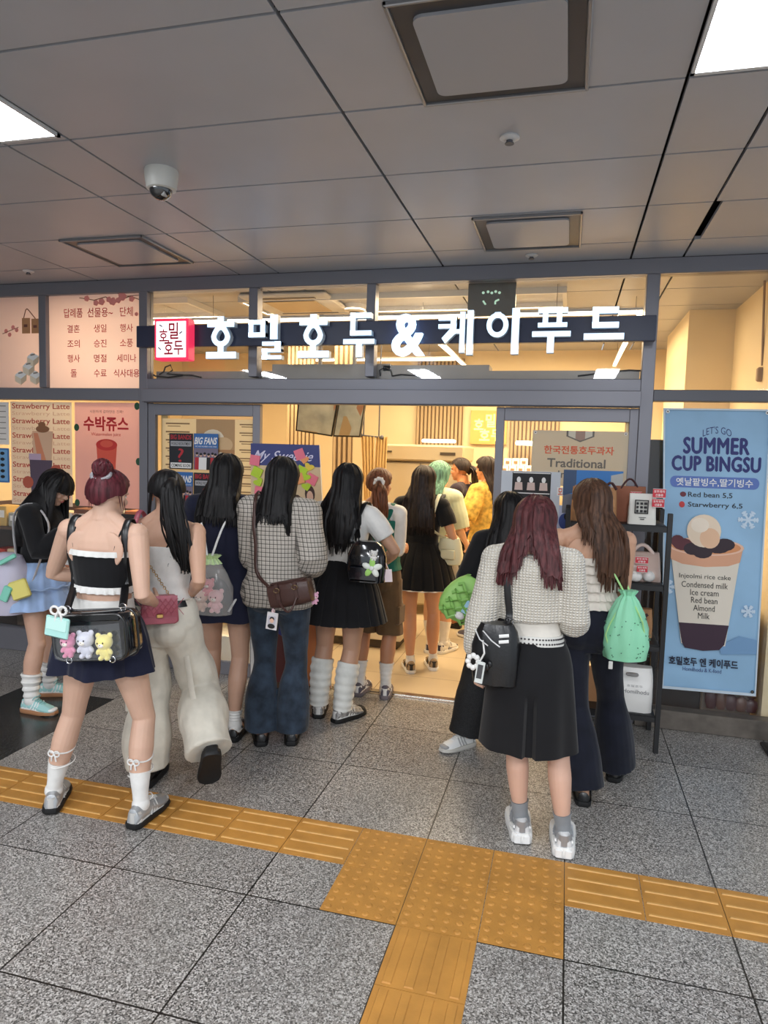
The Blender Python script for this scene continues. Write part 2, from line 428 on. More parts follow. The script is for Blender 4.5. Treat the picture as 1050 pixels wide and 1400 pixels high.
# shopfront frame
n_trim = [1]
def trim(name, boxes, m=METAL):
    b = MB()
    for a, c in boxes: b.box((V(a)+V(c))/2, V(c)-V(a), bev=.004)
    n_trim[0] += 1
    return tag(b.build('trim_%d' % n_trim[0], m, smooth=False), kind='structure')
trim('header', [((-9, D, 2.895), (3.2, D+.1, H))])
for x0, x1, z0, z1 in ((-5.05, -4.98, 0, 2.895), (-4.115, -4.047, 2.175, 2.895), (-3.207, -3.137, 0, 2.895), (-2.297, -2.228, 2.26, 2.895), (-1.405, -1.342, 2.26, 2.895), (.424, .503, 0, 2.895), (2.2, 2.28, 0, 2.895)):
    trim('post', [((x0, D, z0), (x1, D+.09, z1))])
trim('beam_left', [((-9, D, 2.078), (-3.207, D+.09, 2.172))])
trim('beam_right', [((.503, D, 2.106), (2.2, D+.09, 2.178))], METAL_D)
trim('beam_door', [((-3.137, D-.07, 2.066), (.424, D+.09, 2.165)), ((-3.137, D, 2.165), (.424, D+.07, 2.245))])
# thin track lip and wear on the door operator housing
trim('door_track', [((-3.12, D-.072, 2.06), (.42, D-.02, 2.07))], METAL_D)
trim('base_left', [((-9, D, 0), (-3.207, D+.09, .19))])
trim('base_right', [((.503, D-.03, 0), (2.2, D+.07, .125))], mat('worn_steel_base', (120, 112, 104), .45, .6, noise_amt=.2, noise_scale=12))
GLASS = glass_mat('clear_glass')
n_win = [0]
def pane(x0, z0, x1, z1, y=D+.045):
    n_win[0] += 1
    b = MB(); b.bx((x0, y, z0), (x1, y+.008, z1)); return tag(b.build('window_%d' % n_win[0], GLASS, smooth=False), kind='structure')
for x0, x1 in ((-4.98, -4.115), (-4.047, -3.207), (-3.137, -2.297), (-2.228, -1.405), (-1.342, .424), (.503, 2.2)):
    pane(x0, 2.175 if (x0 < -3.2 or x0 > .5) else 2.245, x1, 2.895)
pane(-4.98, .19, -3.207, 2.078); pane(.503, .125, 2.2, 2.106)
# door panels: fixed/open leaves left and right of the opening
def door(n, x0, x1, z1, fr):
    t = thing('door_%d' % n, None, None); t['kind'] = 'structure'
    b = MB()
    for a, c in (((x0, D+.01, 0), (x0+fr, D+.055, z1)), ((x1-fr, D+.01, 0), (x1, D+.055, z1)), ((x0+fr, D+.01, z1-.09), (x1-fr, D+.055, z1)), ((x0+fr, D+.01, 0), (x1-fr, D+.055, .1))):
        b.box((V(a)+V(c))/2, V(c)-V(a), bev=.004)
    b.build('door_frame', METAL, t, smooth=False)
    b = MB(); b.bx((x0+fr, D+.028, .1), (x1-fr, D+.036, z1-.09)); b.build('glazing', GLASS, t, smooth=False)
    return t
door(1, -3.135, -2.2, 2.06, .06)
door(2, -.48, .424, 2.06, .055)
BRASSY = mat('pale_gold_profile', (206, 178, 120), .35, .5)
trim('gold_jamb', [((-3.06, D+.07, 0), (-3.0, D+.1, 2.05))], BRASSY)
trim('gold_jamb', [((.35, D+.07, 0), (.385, D+.1, 2.05))], BRASSY)

# ================================================================== tactile paving
OCHRE = mat('ochre_tactile_paving', (186, 132, 60), .55, noise_amt=.14, noise_scale=9, bump=.25, bump_scale=120)
OCHRE_H = mat('ridge_highlight', (200, 152, 82), .5, noise_amt=.12, noise_scale=25)  # paler ochre paints the highlight along the ridges
def tactile(name, label, x0, y0, nx, ny, kind):
    t = thing(name, label, 'tactile paving', (x0, y0, 0))
    for i in range(nx):
        for j in range(ny):
            b = MB(); cx, cy = i*.3+.15, j*.3+.15
            b.box((cx, cy, .0015), (.297, .297, .003))
            b.mat(1)
            if kind == 'dots':
                for p in range(6):
                    for q in range(6):
                        b.lathe([(.0155, .002), (.0135, .0055), (.009, .0075)], (cx-.125+.05*p, cy-.125+.05*q, 0), 10)
            else:
                for p in range(4):
                    o = -.1125+.075*p; ln, wd = .276, (.014 if kind == 'x' else .034)
                    if kind == 'x': ring = lambda i_, z: [(cx-ln/2+i_, cy+o-wd/2+i_, z), (cx+ln/2-i_, cy+o-wd/2+i_, z), (cx+ln/2-i_, cy+o+wd/2-i_, z), (cx-ln/2+i_, cy+o+wd/2-i_, z)]
                    else: ring = lambda i_, z: [(cx+o-wd/2+i_, cy-ln/2+i_, z), (cx+o+wd/2-i_, cy-ln/2+i_, z), (cx+o+wd/2-i_, cy+ln/2-i_, z), (cx+o-wd/2+i_, cy+ln/2-i_, z)]
                    b.loft([ring(0, .002), ring(.003, .0072)])
            if kind != 'y': b.m = [0 if k < 6 else (1 if kind == 'x' else 0) for k in range(len(b.f))]
            else: b.m = [0]*len(b.f)
            b.build('paving_tile', [OCHRE, OCHRE_H], t, smooth=False)
    return t
TX, TY = -.5299, 2.9686
tactile('tactile_guide_strip', 'long ochre strip of ridged tactile paving under the red-haired girl\'s sneakers', TX-.3-11*.3, TY-.3, 11, 1, 'x')
tactile('tactile_guide_strip', 'short ochre strip of ridged tactile paving running off below the banner', TX+.6, TY-.3, 7, 1, 'x')
tactile('tactile_guide_strip', 'ochre ridged tactile paving running towards the viewer below the dotted pad', TX, TY-.6-1.8, 1, 6, 'y')
tactile('tactile_warning_pad', 'ochre pad of six dotted tactile paving tiles in the floor\'s middle', TX-.3, TY-.6, 3, 2, 'dots')

# ================================================================== ceiling fixtures
LIGHT = mat('light_diffuser', (255, 255, 255), .6, emit=(244, 249, 255), estr=CEILING_LIGHT)
WHITEM = mat('white_painted_metal', (205, 205, 205), .4)
def ceiling_light(x0, x1, y0, y1, label):
    t = thing('ceiling_light', label, 'ceiling light', ((x0+x1)/2, (y0+y1)/2, H), group='recessed station ceiling lights')
    w, d = (x1-x0)/2, (y1-y0)/2; b = MB()
    for a, c in (((-w, -d, -.012), (w, -d+.018, .0)), ((-w, d-.018, -.012), (w, d, .0)), ((-w, -d, -.012), (-w+.012, d, .0)), ((w-.012, -d, -.012), (w, d, .0))): b.bx(a, c)
    b.build('light_frame', WHITEM, t, smooth=False)
    b = MB(); b.bx((-w+.01, -d+.016, -.008), (w-.01, d-.016, -.002)); b.build('diffuser', LIGHT, t, smooth=False)
ceiling_light(-2.37, -2.07, 1.31, 2.52, 'glowing white recessed light in the ceiling, left of the dome camera')
ceiling_light(.322, .625, 1.31, 2.54, 'glowing white recessed light in the ceiling, right of the large air vent')
AIRM = mat('vent_grey_panel', (160, 161, 166), .4, .1); AIRD = mat('vent_dark_slot', (66, 66, 70), .4, .3); AIRF = mat('vent_frame_metal', (150, 150, 152), .3, .6)
def vent(x0, x1, y0, y1, label, side):
    cx, cy = (x0+x1)/2, (y0+y1)/2; w, d = (x1-x0)/2, (y1-y0)/2
    t = thing('ceiling_air_vent', label, 'air vent', (cx, cy, H), group='square ceiling air vents')
    b = MB()
    for a, c in (((-w, -d, -.015), (w, -d+.012, 0)), ((-w, d-.012, -.015), (w, d, 0)), ((-w, -d, -.015), (-w+.012, d, 0)), ((w-.012, -d, -.015), (w, d, 0))): b.box((V(a)+V(c))/2, V(c)-V(a), bev=.003)
    b.build('vent_frame', AIRF, t, smooth=False)
    b = MB(); b.bx((-w+.015, -d+.015, -.006), (w-.015, d-.015, -.002)); b.build('vent_slot', AIRD, t, smooth=False)
    b = MB(); q = .03; r = .068
    outline = []
    for sx, sy, a0 in ((1, -1, -pi/2), (1, 1, 0), (-1, 1, pi/2), (-1, -1, pi)):
        for k in range(5):
            a = a0+pi/2*k/4; outline.append((sx*(w-r-q)+q*cos(a), sy*(d-r-q)+q*sin(a)))
    b.prism(outline, lambda u, v, z: V((u, v, z)), -.016, -.004); b.build('vent_plate', AIRM, t, smooth=False)
vent(-.565, .006, 1.98, 2.565, 'large grey ceiling air vent nearest the viewer, between the two lights', 1)
vent(-.56, .012, 3.803, 4.4, 'grey square ceiling air vent just above the shop sign\'s right half', 1)
vent(-3.12, -2.53, 3.768, 4.37, 'grey square ceiling air vent above the logo lightbox, left of the dome camera', 1)
# dome camera
t = thing('dome_camera', 'white dome security camera hanging from the ceiling', 'security camera', (-1.862, 2.925, H))
b = MB(); b.lathe([(.074, 0), (.077, -.01), (.073, -.045), (.066, -.085), (.055, -.09)][::-1], n=32); b.build('housing', mat('camera_housing', (205, 204, 198), .4), t)
b = MB(); b.ell((0, -.004, -.085), (.052, .052, .05), nu=24, nv=14); b.build('dome', mat('smoked_dome', (14, 14, 16), .06, spec=.8, coat=1), t)
b = MB(); b.box((.028, -.02, -.11), (.018, .03, .03), bev=.004); b.build('camera_bracket', mat('camera_bracket', (180, 180, 178), .3), t)
def sprinkler(x, y, label):
    t = thing('ceiling_sprinkler', label, 'sprinkler', (x, y, H), group='small ceiling sprinklers')
    b = MB(); b.lathe([(.038, 0), (.04, -.006), (.03, -.012), (.02, -.014)][::-1], n=20); b.build('escutcheon', WHITEM, t)
    b = MB(); b.lathe([(.013, -.01), (.013, -.022), (.018, -.024), (.018, -.028)][::-1], n=14); b.build('sprinkler_head', METAL_D, t)
sprinkler(-.285, 2.89, 'small round ceiling sprinkler below the large air vent')
sprinkler(-.283, 4.55, 'small round ceiling sprinkler beside the vent close to the shopfront')
sprinkler(-3.905, 4.4, 'small round ceiling sprinkler above the pink gift film windows')
# ================================================================== shop sign
YS = D-.13
NAVY = mat('navy_sign_band', (38, 44, 70), .35, noise_amt=.05)
GLOW = mat('lit_letter_face', (240, 248, 255), .4, emit=(190, 224, 255), estr=SIGN_GLOW)
LSIDE = mat('letter_side_acrylic', (214, 226, 236), .4)
sg = thing('shop_sign', 'long navy sign band with glowing white Korean letters over the shop entrance', 'shop sign', (0, YS, 0))
zl, zr = at(187, 465, YS), at(897, 451, YS)
b = MB(); b.box(((zl.x+zr.x)/2, .02, 2.538), (zr.x-zl.x, .05, .155), bev=.003)
b.build('sign_band', NAVY, sg, smooth=False)
b = MB()
for px in (345, 507, 700, 888): b.box((at(px, 460, YS).x, .09, 2.538), (.05, .09, .1))
b.build('bracket', METAL_D, sg, smooth=False)
def letter(px0, py0, px1, py1, strokes):
    """strokes in a unit box (u right, v down): ('b',u0,v0,u1,v1[,shear]) or ('o',u,v,ru,rv,width[,point])"""
    a, c = at(px0, py0, YS-.06), at(px1, py1, YS-.06); W, Hh = c.x-a.x, a.z-c.z
    P = lambda u, v, d: V((a.x+W*u, d, a.z-Hh*v))
    b = MB(); faces = []
    for s in strokes:
        if s[0] == 'b': polys = [[(s[1], s[2]), (s[1], s[4]), (s[3], s[4]), (s[3], s[2])]]
        elif s[0] == 'p': polys = [s[1]]
        else:
            _, u, v, ru, rv, wd = s[:6]; polys = []; n = 20
            pt = s[6] if len(s) > 6 else 0
            def ring(k, q):
                t_ = 2*pi*k/n; yy = -cos(t_); xx = sin(t_)
                f = 1-(pt*max(0, -yy)**3*.35)*0
                return (u+(ru-q*wd)*xx*(1-pt*.35*max(0, -yy)), v+(rv-q*wd*W/Hh)*yy*(1+(pt*.25 if yy < 0 else 0)))
            for k in range(n): polys.append([ring(k, 0), ring(k, 1), ring(k+1, 1), ring(k+1, 0)])
        for p in polys:
            b.mi = 1; b.prism(p, P, -.005, -.055); b.mi = 0; b.prism(p, P, -.055, -.06)
    return b.build('letter', [GLOW, LSIDE], sg, smooth=False)
HO = [('b', .4, 0, .6, .13), ('b', .06, .12, .94, .25), ('o', .5, .47, .31, .25, .16, 1), ('b', .41, .66, .59, .9), ('b', .02, .84, 1, 1)]
letter(281, 433, 322, 490, HO)
MIL = [('b', 0, .11, .14, .48), ('b', .36, .11, .5, .48), ('b', 0, .11, .5, .21), ('b', 0, .39, .5, .5), ('b', .66, 0, .88, .55), ('b', .42, .6, .98, .69), ('b', .8, .6, .98, .82), ('b', .42, .76, .98, .84), ('b', .42, .76, .58, 1), ('b', .42, .91, 1, 1)]
letter(340, 431, 384, 491, MIL)
letter(407, 430, 449, 489, HO)
DU = [('b', .22, .0, .88, .12), ('b', .22, .0, .38, .5), ('b', .22, .4, .9, .51), ('b', 0, .59, 1, .7), ('b', .42, .66, .6, 1)]
letter(470, 428, 511, 488, DU)
# ampersand from the plain type
vs, fs, (x0, y0, x1, y1) = text_geo('&', .02)
a, c = at(536, 429, YS-.06), at(579, 486, YS-.06); b = MB()
for dd in (-.06, -.05, -.03, -.01):
    b.add([(a.x+(x-x0)/(x1-x0)*(c.x-a.x), dd, c.z+(y-y0)/(y1-y0)*(a.z-c.z)) for x, y in vs], fs)
b.build('letter', [GLOW], sg, smooth=False)
KE = [('b', 0, .1, .5, .22), ('b', .34, .1, .5, .5), ('p', [(.34, .4), (.1, .62), (.2, .74), (.5, .5)]), ('b', 0, .3, .5, .4), ('b', .46, .42, .66, .52), ('b', .6, .03, .74, .95), ('b', .8, 0, .97, 1)]
letter(600, 425, 647, 485, KE)
I_ = [('o', .33, .36, .33, .27, .15, 0), ('b', .24, .08, .42, .2), ('b', .76, 0, .98, 1)]
letter(666, 422, 709, 484, I_)
PU = [('b', .14, .0, .9, .12), ('b', .26, .1, .4, .36), ('b', .62, .1, .76, .36), ('b', .14, .33, .9, .43), ('b', 0, .52, 1, .64), ('b', .4, .6, .58, 1)]
letter(729, 421, 779, 482, PU)
DEU = [('b', .2, .0, .84, .2), ('b', .2, .0, .36, .62), ('b', .2, .46, .86, .64), ('b', 0, .8, 1, .99)]
letter(800, 420, 853, 464, DEU)
# red logo lightbox
lb = thing('logo_lightbox', 'square lit logo box with red border on the sign band\'s left end', 'lightbox', (0, YS, 0))
tl, br_ = at(211, 436, YS-.1), at(257, 492, YS-.1)
RED = mat('red_acrylic', (214, 40, 70), .4, emit=(230, 50, 90), estr=.9); LWH = mat('lit_white_panel', (250, 250, 252), .4, emit=(255, 246, 250), estr=1.5)
b = MB(); b.box(((tl.x+br_.x)/2, -.053, (tl.z+br_.z)/2), (br_.x-tl.x, .092, tl.z-br_.z), bev=.006); b.build('box_case', RED, lb, smooth=False)
lp = Print(V((tl.x+.018, YS-.103, tl.z-.02)), V((br_.x-.018, YS-.103, tl.z-.02)), V((tl.x+.018, YS-.103, br_.z+.02)), V((br_.x-.018, YS-.103, br_.z+.02)), .005)
LR = mat('logo_red_letter', (206, 24, 54), .5)
for s_, u0, v0, u1, v1 in (('밀', .43, .03, .76, .5), ('호', .1, .22, .4, .56), ('호', .27, .52, .58, .93), ('두', .6, .54, .93, .94)): lp.text(s_, u0, v0, u1, v1, LR, .02)
for u, v, a in ((.16, .12, .5), (.84, .32, -.6), (.12, .76, .7)): lp.line([(u-.05, v-.05*a), (u+.05, v+.05*a)], .01, mat('logo_grey_leaf', (150, 150, 165), .5))
o = lp.done('logo_panel', LWH, parent=lb); o.location.y = -YS
# ================================================================== pink gift film in the upper left windows
PINK = paper_mat('pink_window_film', (250, 222, 216), .34)
DRED = mat('print_red', (196, 52, 62), .6); KRAFT = mat('print_kraft', (196, 140, 96), .6); BLK = mat('print_black', (30, 28, 30), .6); CREAM = mat('print_cream', (238, 222, 196), .6); PW = mat('print_white', (245, 243, 240), .6)
BLOS = mat('print_blossom', (240, 150, 140), .6); BRAN = mat('print_branch', (130, 80, 66), .6); GREYP = mat('print_grey', (150, 140, 130), .6)
def plane_print(px0, py0, px1, py1, Y, th=.003):
    a, c = at(px0, py0, Y), at(px1, py1, Y)
    return Print(V((a.x, Y, a.z)), V((c.x, Y, a.z)), V((a.x, Y, c.z)), V((c.x, Y, c.z)), th)
def wprint(x0, z1, x1, z0, Y, th=.003): return Print(V((x0, Y, z1)), V((x1, Y, z1)), V((x0, Y, z0)), V((x1, Y, z0)), th)
p = wprint(-4.047, 2.895, -3.207, 2.175, D+.04, 0)
rows = [('답례품', '선물용~', '단체'), ('결혼', '생일', '행사'), ('조의', '승진', '소풍'), ('행사', '명절', '세미나'), ('돌', '수료', '식사대용')]
for i, r in enumerate(rows):
    vc = (.19, .36, .52, .68, .84)[i]; hh = .042 if i else .05
    for j, s_ in enumerate(r):
        w_ = .034*len(s_); uc = (.27, .56, .84)[j]
        p.text(s_, uc-w_, vc-hh, uc+w_, vc+hh, DRED, .008)
random.seed(4)
p.line([(.34, .03), (.5, .06), (.62, .03), (.75, .08), (.88, .03), (.98, .07)], .006, BRAN)
p.line([(.75, .0), (.85, .03), (.99, .02)], .005, BRAN)
for u, v, r_ in ((.42, .04, .03), (.58, .08, .035), (.52, .09, .03), (.7, .08, .04), (.8, .03, .045), (.76, .07, .03), (.66, .06, .03), (.9, .06, .03), (.95, .22, .02)):
    for k in range(5): p.disc(u+r_*.5*cos(k*1.257), v+r_*.55*sin(k*1.257), r_*.5, r_*.55, BLOS, n=10)
p.done('window_film', PINK, 'pale pink window film with red Korean gift words and blossom branch', 'window film')
p = wprint(-4.98, 2.895, -4.115, 2.175, D+.04, 0)
for u0, v0, u1, v1 in ((.78, .23, .87, .4), (.885, .24, .975, .4)): p.rect(u0, v0, u1, v1, KRAFT); p.rect(u0+.02, v0+.07, u1-.03, v0+.1, BRAN)
p.line([(.8, .23), (.825, .14), (.84, .13), (.86, .15), (.93, .24)], .008, BRAN)
p.line([(.56, .4), (.66, .36), (.74, .33)], .005, BRAN)
for u, v in ((.6, .37), (.68, .33), (.72, .36), (.64, .41)): p.disc(u, v, .02, .025, BLOS, n=10)
for u, v in ((.76, .86), (.85, .76), (.9, .66), (.93, .86)):
    p.poly([(u-.07, v), (u-.065, v+.07), (u, v+.11), (u, v+.04)], CREAM); p.poly([(u, v+.04), (u, v+.11), (u+.06, v+.06), (u+.065, v-.01)], mat('print_cream_side', (214, 192, 164), .6))
    p.poly([(u-.07, v), (u, v+.04), (u+.065, v-.01), (u-.01, v-.05)], PW); p.line([(u-.03, v-.02), (u+.02, v-.03)], .012, GREYP)
p.done('window_film', PINK, 'pale pink window film with printed paper bags and white gift boxes', 'window film')

# ================================================================== posters in the left window
p = plane_print(14, 549, 99.5, 693, D+.03, 0)
SLR = mat('print_brick_red', (196, 84, 70), .6); SLO = mat('print_outline_tan', (226, 190, 160), .6)
for k in range(7):
    v = .015+.142*k; p.text('Strawberry Latte', .03, v, .97, v+.068, SLR, .012)
    p.text('Strawberry Latte', .03, v+.078, .97, v+.125, SLO, -.004)
PUR = mat('print_purple_grey', (92, 76, 92), .5); ORG = mat('print_salmon', (224, 142, 104), .5)
p.poly([(.36, .28), (.38, .62), (.66, .62), (.7, .28)], mat('print_peach_drink', (228, 184, 150), .5)); p.poly([(.38, .3), (.44, .55), (.6, .6), (.45, .3)], ORG)
p.poly([(.31, .56), (.34, .96), (.64, .96), (.68, .56)], PUR); p.rect(.3, .5, .5, .56, mat('print_lilac', (196, 168, 190), .5))
p.disc(.53, .26, .11, .035, mat('print_brown_cream', (150, 100, 66), .5)); p.disc(.52, .22, .06, .03, mat('print_brown_cream', (150, 100, 66), .5))
for u, v in ((.74, .66), (.78, .76), (.28, .78), (.7, .8)): p.disc(u, v, .09, .06, mat('print_strawberry', (190, 92, 70), .5), n=12)
p.done('drink_poster', paper_mat('poster_cream_peach', (250, 232, 210), .4), 'cream poster repeating Strawberry Latte in red letters around a layered drink', 'poster')
p = plane_print(102, 550, 190.5, 696, D+.03, 0)
WR = mat('print_strong_red', (206, 40, 48), .5)
p.text('수박쥬스', .14, .13, .84, .27, WR, .03); p.text('시원하게 갈아만든 진짜!', .24, .07, .76, .1, mat('print_thin_grey', (150, 110, 110), .6), 0); p.text('Watermelon juice', .26, .285, .72, .325, WR, 0)
p.poly([(.34, .4), (.38, .78), (.62, .78), (.66, .4)], mat('print_juice', (232, 92, 70), .5)); p.disc(.5, .4, .165, .055, mat('print_juice_top', (214, 54, 50), .5)); p.disc(.5, .39, .1, .035, mat('print_juice', (232, 92, 70), .5))
p.text('?!', .28, .93, .34, .97, WR, .01)
for u, v in ((.97, .02), (.0, .24), (.99, .55), (.01, .97)): p.disc(u if u > .5 else .03, v if v > .05 else .03, .04, .035, mat('print_dark_green', (38, 84, 56), .5), n=14)
p.done('drink_poster', paper_mat('poster_rose_pink', (244, 190, 184), .4), 'pink watermelon juice poster with red Korean title and red drink', 'poster')
p = plane_print(-60, 549, 12.5, 608, D+.03)
for k in range(7): p.rect(.1, .08+.13*k, .95, .1+.13*k, GREYP)
p.done('menu_sheet', mat('poster_white', (236, 228, 220), .5), 'white printed menu sheet at the picture edge above the blue flyer', 'poster')
p = plane_print(-50, 611, 13, 660, D+.03)
p.rect(.02, .05, .6, .95, mat('print_yellow', (226, 206, 80), .5)); p.rect(.75, .05, .97, .95, mat('print_sky', (120, 170, 214), .5))
for k in range(5): p.disc(.86, .15+.17*k, .05, .05, BLK, n=8)
p.done('flyer', mat('poster_blue', (70, 120, 176), .5), 'small blue and yellow flyer at the picture edge left of the Strawberry Latte poster', 'flyer')
p = plane_print(95, 702, 152, 735, D+.03)
random.seed(8)
for k in range(9): p.disc(.1+.1*k, .3+.4*random.random(), .07, .16, mat('print_snack_%d' % (k % 3), ((150, 84, 60), (196, 150, 100), (80, 50, 40))[k % 3], .5), n=10)
p.done('snack_photo', mat('poster_grey_white', (214, 204, 196), .5), 'printed photo of walnut snacks below the watermelon juice poster', 'photo print')
p = plane_print(156, 702, 188, 732, D+.03)
for k in range(8): p.disc(.15+.1*k, .55+.2*sin(k*2), .1, .16, mat('print_snack_%d' % (k % 3), ((150, 84, 60), (196, 150, 100), (80, 50, 40))[k % 3], .5), n=10)
p.done('snack_photo', mat('poster_dark', (50, 46, 46), .5), 'dark printed snack photo right of the walnut print, beside the metal post', 'photo print')
# goods shelf behind the lower left window
WOODD = mat('dark_wood', (92, 66, 46), .5, noise_amt=.15); 
t = thing('display_shelf', 'dark wooden goods shelf behind the lower left window', 'shelf', (0, D+.2, 0))
b = MB()
for z in (.24, .62, .98): b.bx((-4.95, 0, z), (-3.25, .4, z+.025))
b.build('shelf_board', WOODD, t, smooth=False)
b = MB(); b.bx((-4.95, .4, 0), (-3.25, .42, 1.2)); b.build('back_panel', mat('shelf_back', (110, 90, 74), .6), t, smooth=False)
b = MB(); b.bx((-4.95, 0, 0), (-4.92, .4, 1.2)); b.bx((-3.28, 0, 0), (-3.25, .4, 1.2)); b.build('side_panel', WOODD, t, smooth=False)
random.seed(3); cols = [(190, 60, 50), (226, 206, 170), (120, 70, 46), (206, 170, 96), (160, 160, 150), (196, 120, 80)]
names = ['red', 'cream', 'brown', 'mustard', 'grey', 'orange']
k = 0
for z in (.645, 1.005):
    x = -4.8
    while x < -3.4:
        w_ = random.uniform(.1, .17); h_ = random.uniform(.12, .2); q = k % 6
        b = MB(); b.box((x+w_/2, D+.3, z+h_/2), (w_, .16, h_-.004), bev=.006)
        o = b.build('snack_box', mat('snack_box_%s' % names[q], cols[q], .5), smooth=False)
        b = MB(); b.box((x+w_/2, D+.2185, z+h_*.6), (w_*.7, .003, h_*.35)); b.build('box_label', PW, o, smooth=False)
        tag(o, '%s snack box on the %s shelf board behind the lower left window' % (names[q], 'upper' if z > .9 else 'middle'), 'box', 'snack boxes on the window shelf'); k += 1
        x += w_+.02
# ================================================================== left door glass: menu board, concert flyers
p = plane_print(222, 572, 349, 690, D+.02, 0)
MT = mat('print_menu_brown', (150, 120, 84), .6); MB1 = mat('print_menu_photo', (196, 156, 110), .6)
p.rect(.37, .0, .78, .36, MB1); p.disc(.55, .24, .12, .12, CREAM, n=16); p.disc(.66, .3, .1, .09, mat('print_bun', (222, 186, 140), .6), n=16)
p.rect(.56, .36, .78, .58, mat('print_menu_photo_dark', (184, 136, 92), .6)); p.disc(.63, .47, .06, .08, CREAM, n=16); p.disc(.73, .47, .05, .07, CREAM, n=16)
for k in range(9):
    v = .05+.1*k; p.rect(.04, v, .3, v+.018, MT); p.rect(.06, v+.035, .2, v+.045, MT)
    p.rect(.83, v, .97, v+.015, MT); p.rect(.85, v+.03, .97, v+.04, MT)
p.done('menu_board', paper_mat('poster_warm_cream', (240, 222, 180), .35), 'large cream menu board with brown food photo behind the concert flyers', 'menu board')
NAV = mat('print_navy', (24, 26, 34), .45); BLU = mat('print_blue', (52, 110, 178), .45); RD = mat('print_band_red', (190, 40, 52), .45); SKIN_P = mat('print_skin', (226, 184, 160), .5)
def band(px0, py0, px1, py1, kind, label):
    p = plane_print(px0, py0, px1, py1, D-.004)
    if kind == 'dark':
        p.text('BIG BANDS', .06, .04, .94, .17, RD, .02); p.rect(.06, .22, .94, .36, mat('print_silver', (180, 180, 184), .4)); p.text('WORLD RECRUITMENT', .09, .25, .91, .33, BLK, .01)
        p.text('?', .38, .42, .62, .8, RD, .0); p.rect(.06, .82, .94, .97, PW); p.text('COMING SOON', .1, .85, .9, .94, BLK, .02)
    else:
        p.rect(0, 0, 1, .4, BLU); p.text('BIG FANS', .05, .1, .95, .3, PW, .03, shear=.06); p.text('WE ARE NUMBER ONE FANS', .06, .335, .94, .375, PW, .0)
        p.rect(0, .4, 1, 1, mat('print_grey_violet', (126, 116, 136), .5))
        for k, (u, c_) in enumerate(((.14, RD), (.3, PW), (.46, PW), (.62, BLK), (.78, RD), (.9, BLK))):
            p.poly([(u-.09, 1), (u-.08, .66), (u+.08, .66), (u+.09, 1)], c_); p.disc(u, .58+.02*(k % 2), .05, .05, SKIN_P, n=12); p.disc(u, .55+.02*(k % 2), .055, .035, BLK, n=12)
    p.done('concert_flyer', NAV, label, 'flyer', 'four concert flyers on the left door')
band(231.5, 592, 263.5, 642, 'dark', 'black BIG BANDS flyer with red question mark, upper left of four')
band(265, 592.5, 298, 643, 'blue', 'blue BIG FANS flyer with group photo, upper right of four')
band(231.5, 644.5, 263.5, 694, 'blue', 'blue BIG FANS flyer with group photo, lower left of four')
band(265, 646, 298, 696, 'dark', 'black BIG BANDS flyer, lower right of four, mostly behind long black hair')
# low white ledge and cabinet seen through the left door
b = MB(); b.box((-2.66, D+.42, .13), (.9, .5, .26), bev=.01); tag(b.build('white_ledge', mat('white_laminate', (226, 216, 196), .4)), 'low white ledge behind the left glass door at floor level', 'ledge')
b = MB(); b.box((-2.66, D+.5, .62), (.86, .06, .7), bev=.01); tag(b.build('partition_screen', mat('cream_board', (236, 210, 140), .5)), 'cream low screen standing on the white ledge behind the left door', 'screen')
# ================================================================== standing fan board with sticky notes
fb = thing('fan_board', 'tall standing fan board titled in white script with colourful sticky notes', 'display board', (0, 0, 0))
YB = 4.58
a, c = at(343, 606, YB), at(431, 604, YB)
e, f_ = V((a.x+.03, YB-.02, .06)), V((c.x+.16, YB-.02, .06)); c = V((c.x+.03, YB, a.z)); a = V((a.x, YB, a.z)); 
p = Print(a, c, e, f_, .02)
p.rect(0, 0, 1, .09, mat('print_indigo', (58, 66, 128), .45)); p.text('My Sweetie', .05, .028, .9, .08, mat('print_pale_lilac', (226, 222, 246), .5), .006, shear=.12)
p.rect(0, .09, 1, .46, mat('print_sunset', (226, 200, 160), .5)); p.rect(0, .46, 1, .6, mat('print_violet_blue', (90, 92, 160), .5))
p.rect(0, .6, .52, .8, mat('print_deep_blue', (52, 58, 132), .5)); p.rect(.52, .6, 1, 1, mat('print_orange_tan', (226, 140, 84), .5)); p.poly([(.05, .8), (.1, 1), (.5, 1), (.5, .82), (.3, .78)], mat('print_maroon', (96, 44, 40), .5))
for u, v in ((.66, .24), (.74, .32), (.84, .2), (.68, .38), (.8, .4)):
    p.disc(u, v, .07, .035, mat('print_hair_brown', (70, 46, 40), .5), n=14); p.disc(u, v+.012, .045, .025, SKIN_P, n=14); p.poly([(u-.09, v+.1), (u-.05, v+.035), (u+.05, v+.035), (u+.09, v+.1)], mat('print_outfit', (150, 70, 60), .5))
brd = p.done('board_panel', mat('board_white', (236, 232, 226), .5), parent=fb)
for q_ in (mat('note_pink', (250, 130, 150), .6), mat('note_lime', (196, 226, 60), .6), mat('note_orange', (250, 170, 110), .6), mat('note_yellow', (244, 216, 80), .6)): pass
notes = [(.07, .07, 0), (.1, .12, 1), (.12, .16, 1), (.13, .2, 0), (.12, .24, 0), (.14, .28, 3), (.12, .32, 2), (.72, .04, 0), (.78, .06, 2), (.85, .09, 3), (.74, .11, 1), (.8, .13, 1), (.7, .14, 2), (.88, .14, 0), (.8, .17, 1), (.92, .26, 3), (.9, .36, 0), (.8, .36, 2), (.95, .4, 0), (.14, .37, 0), (.86, .44, 3)]
random.seed(5)
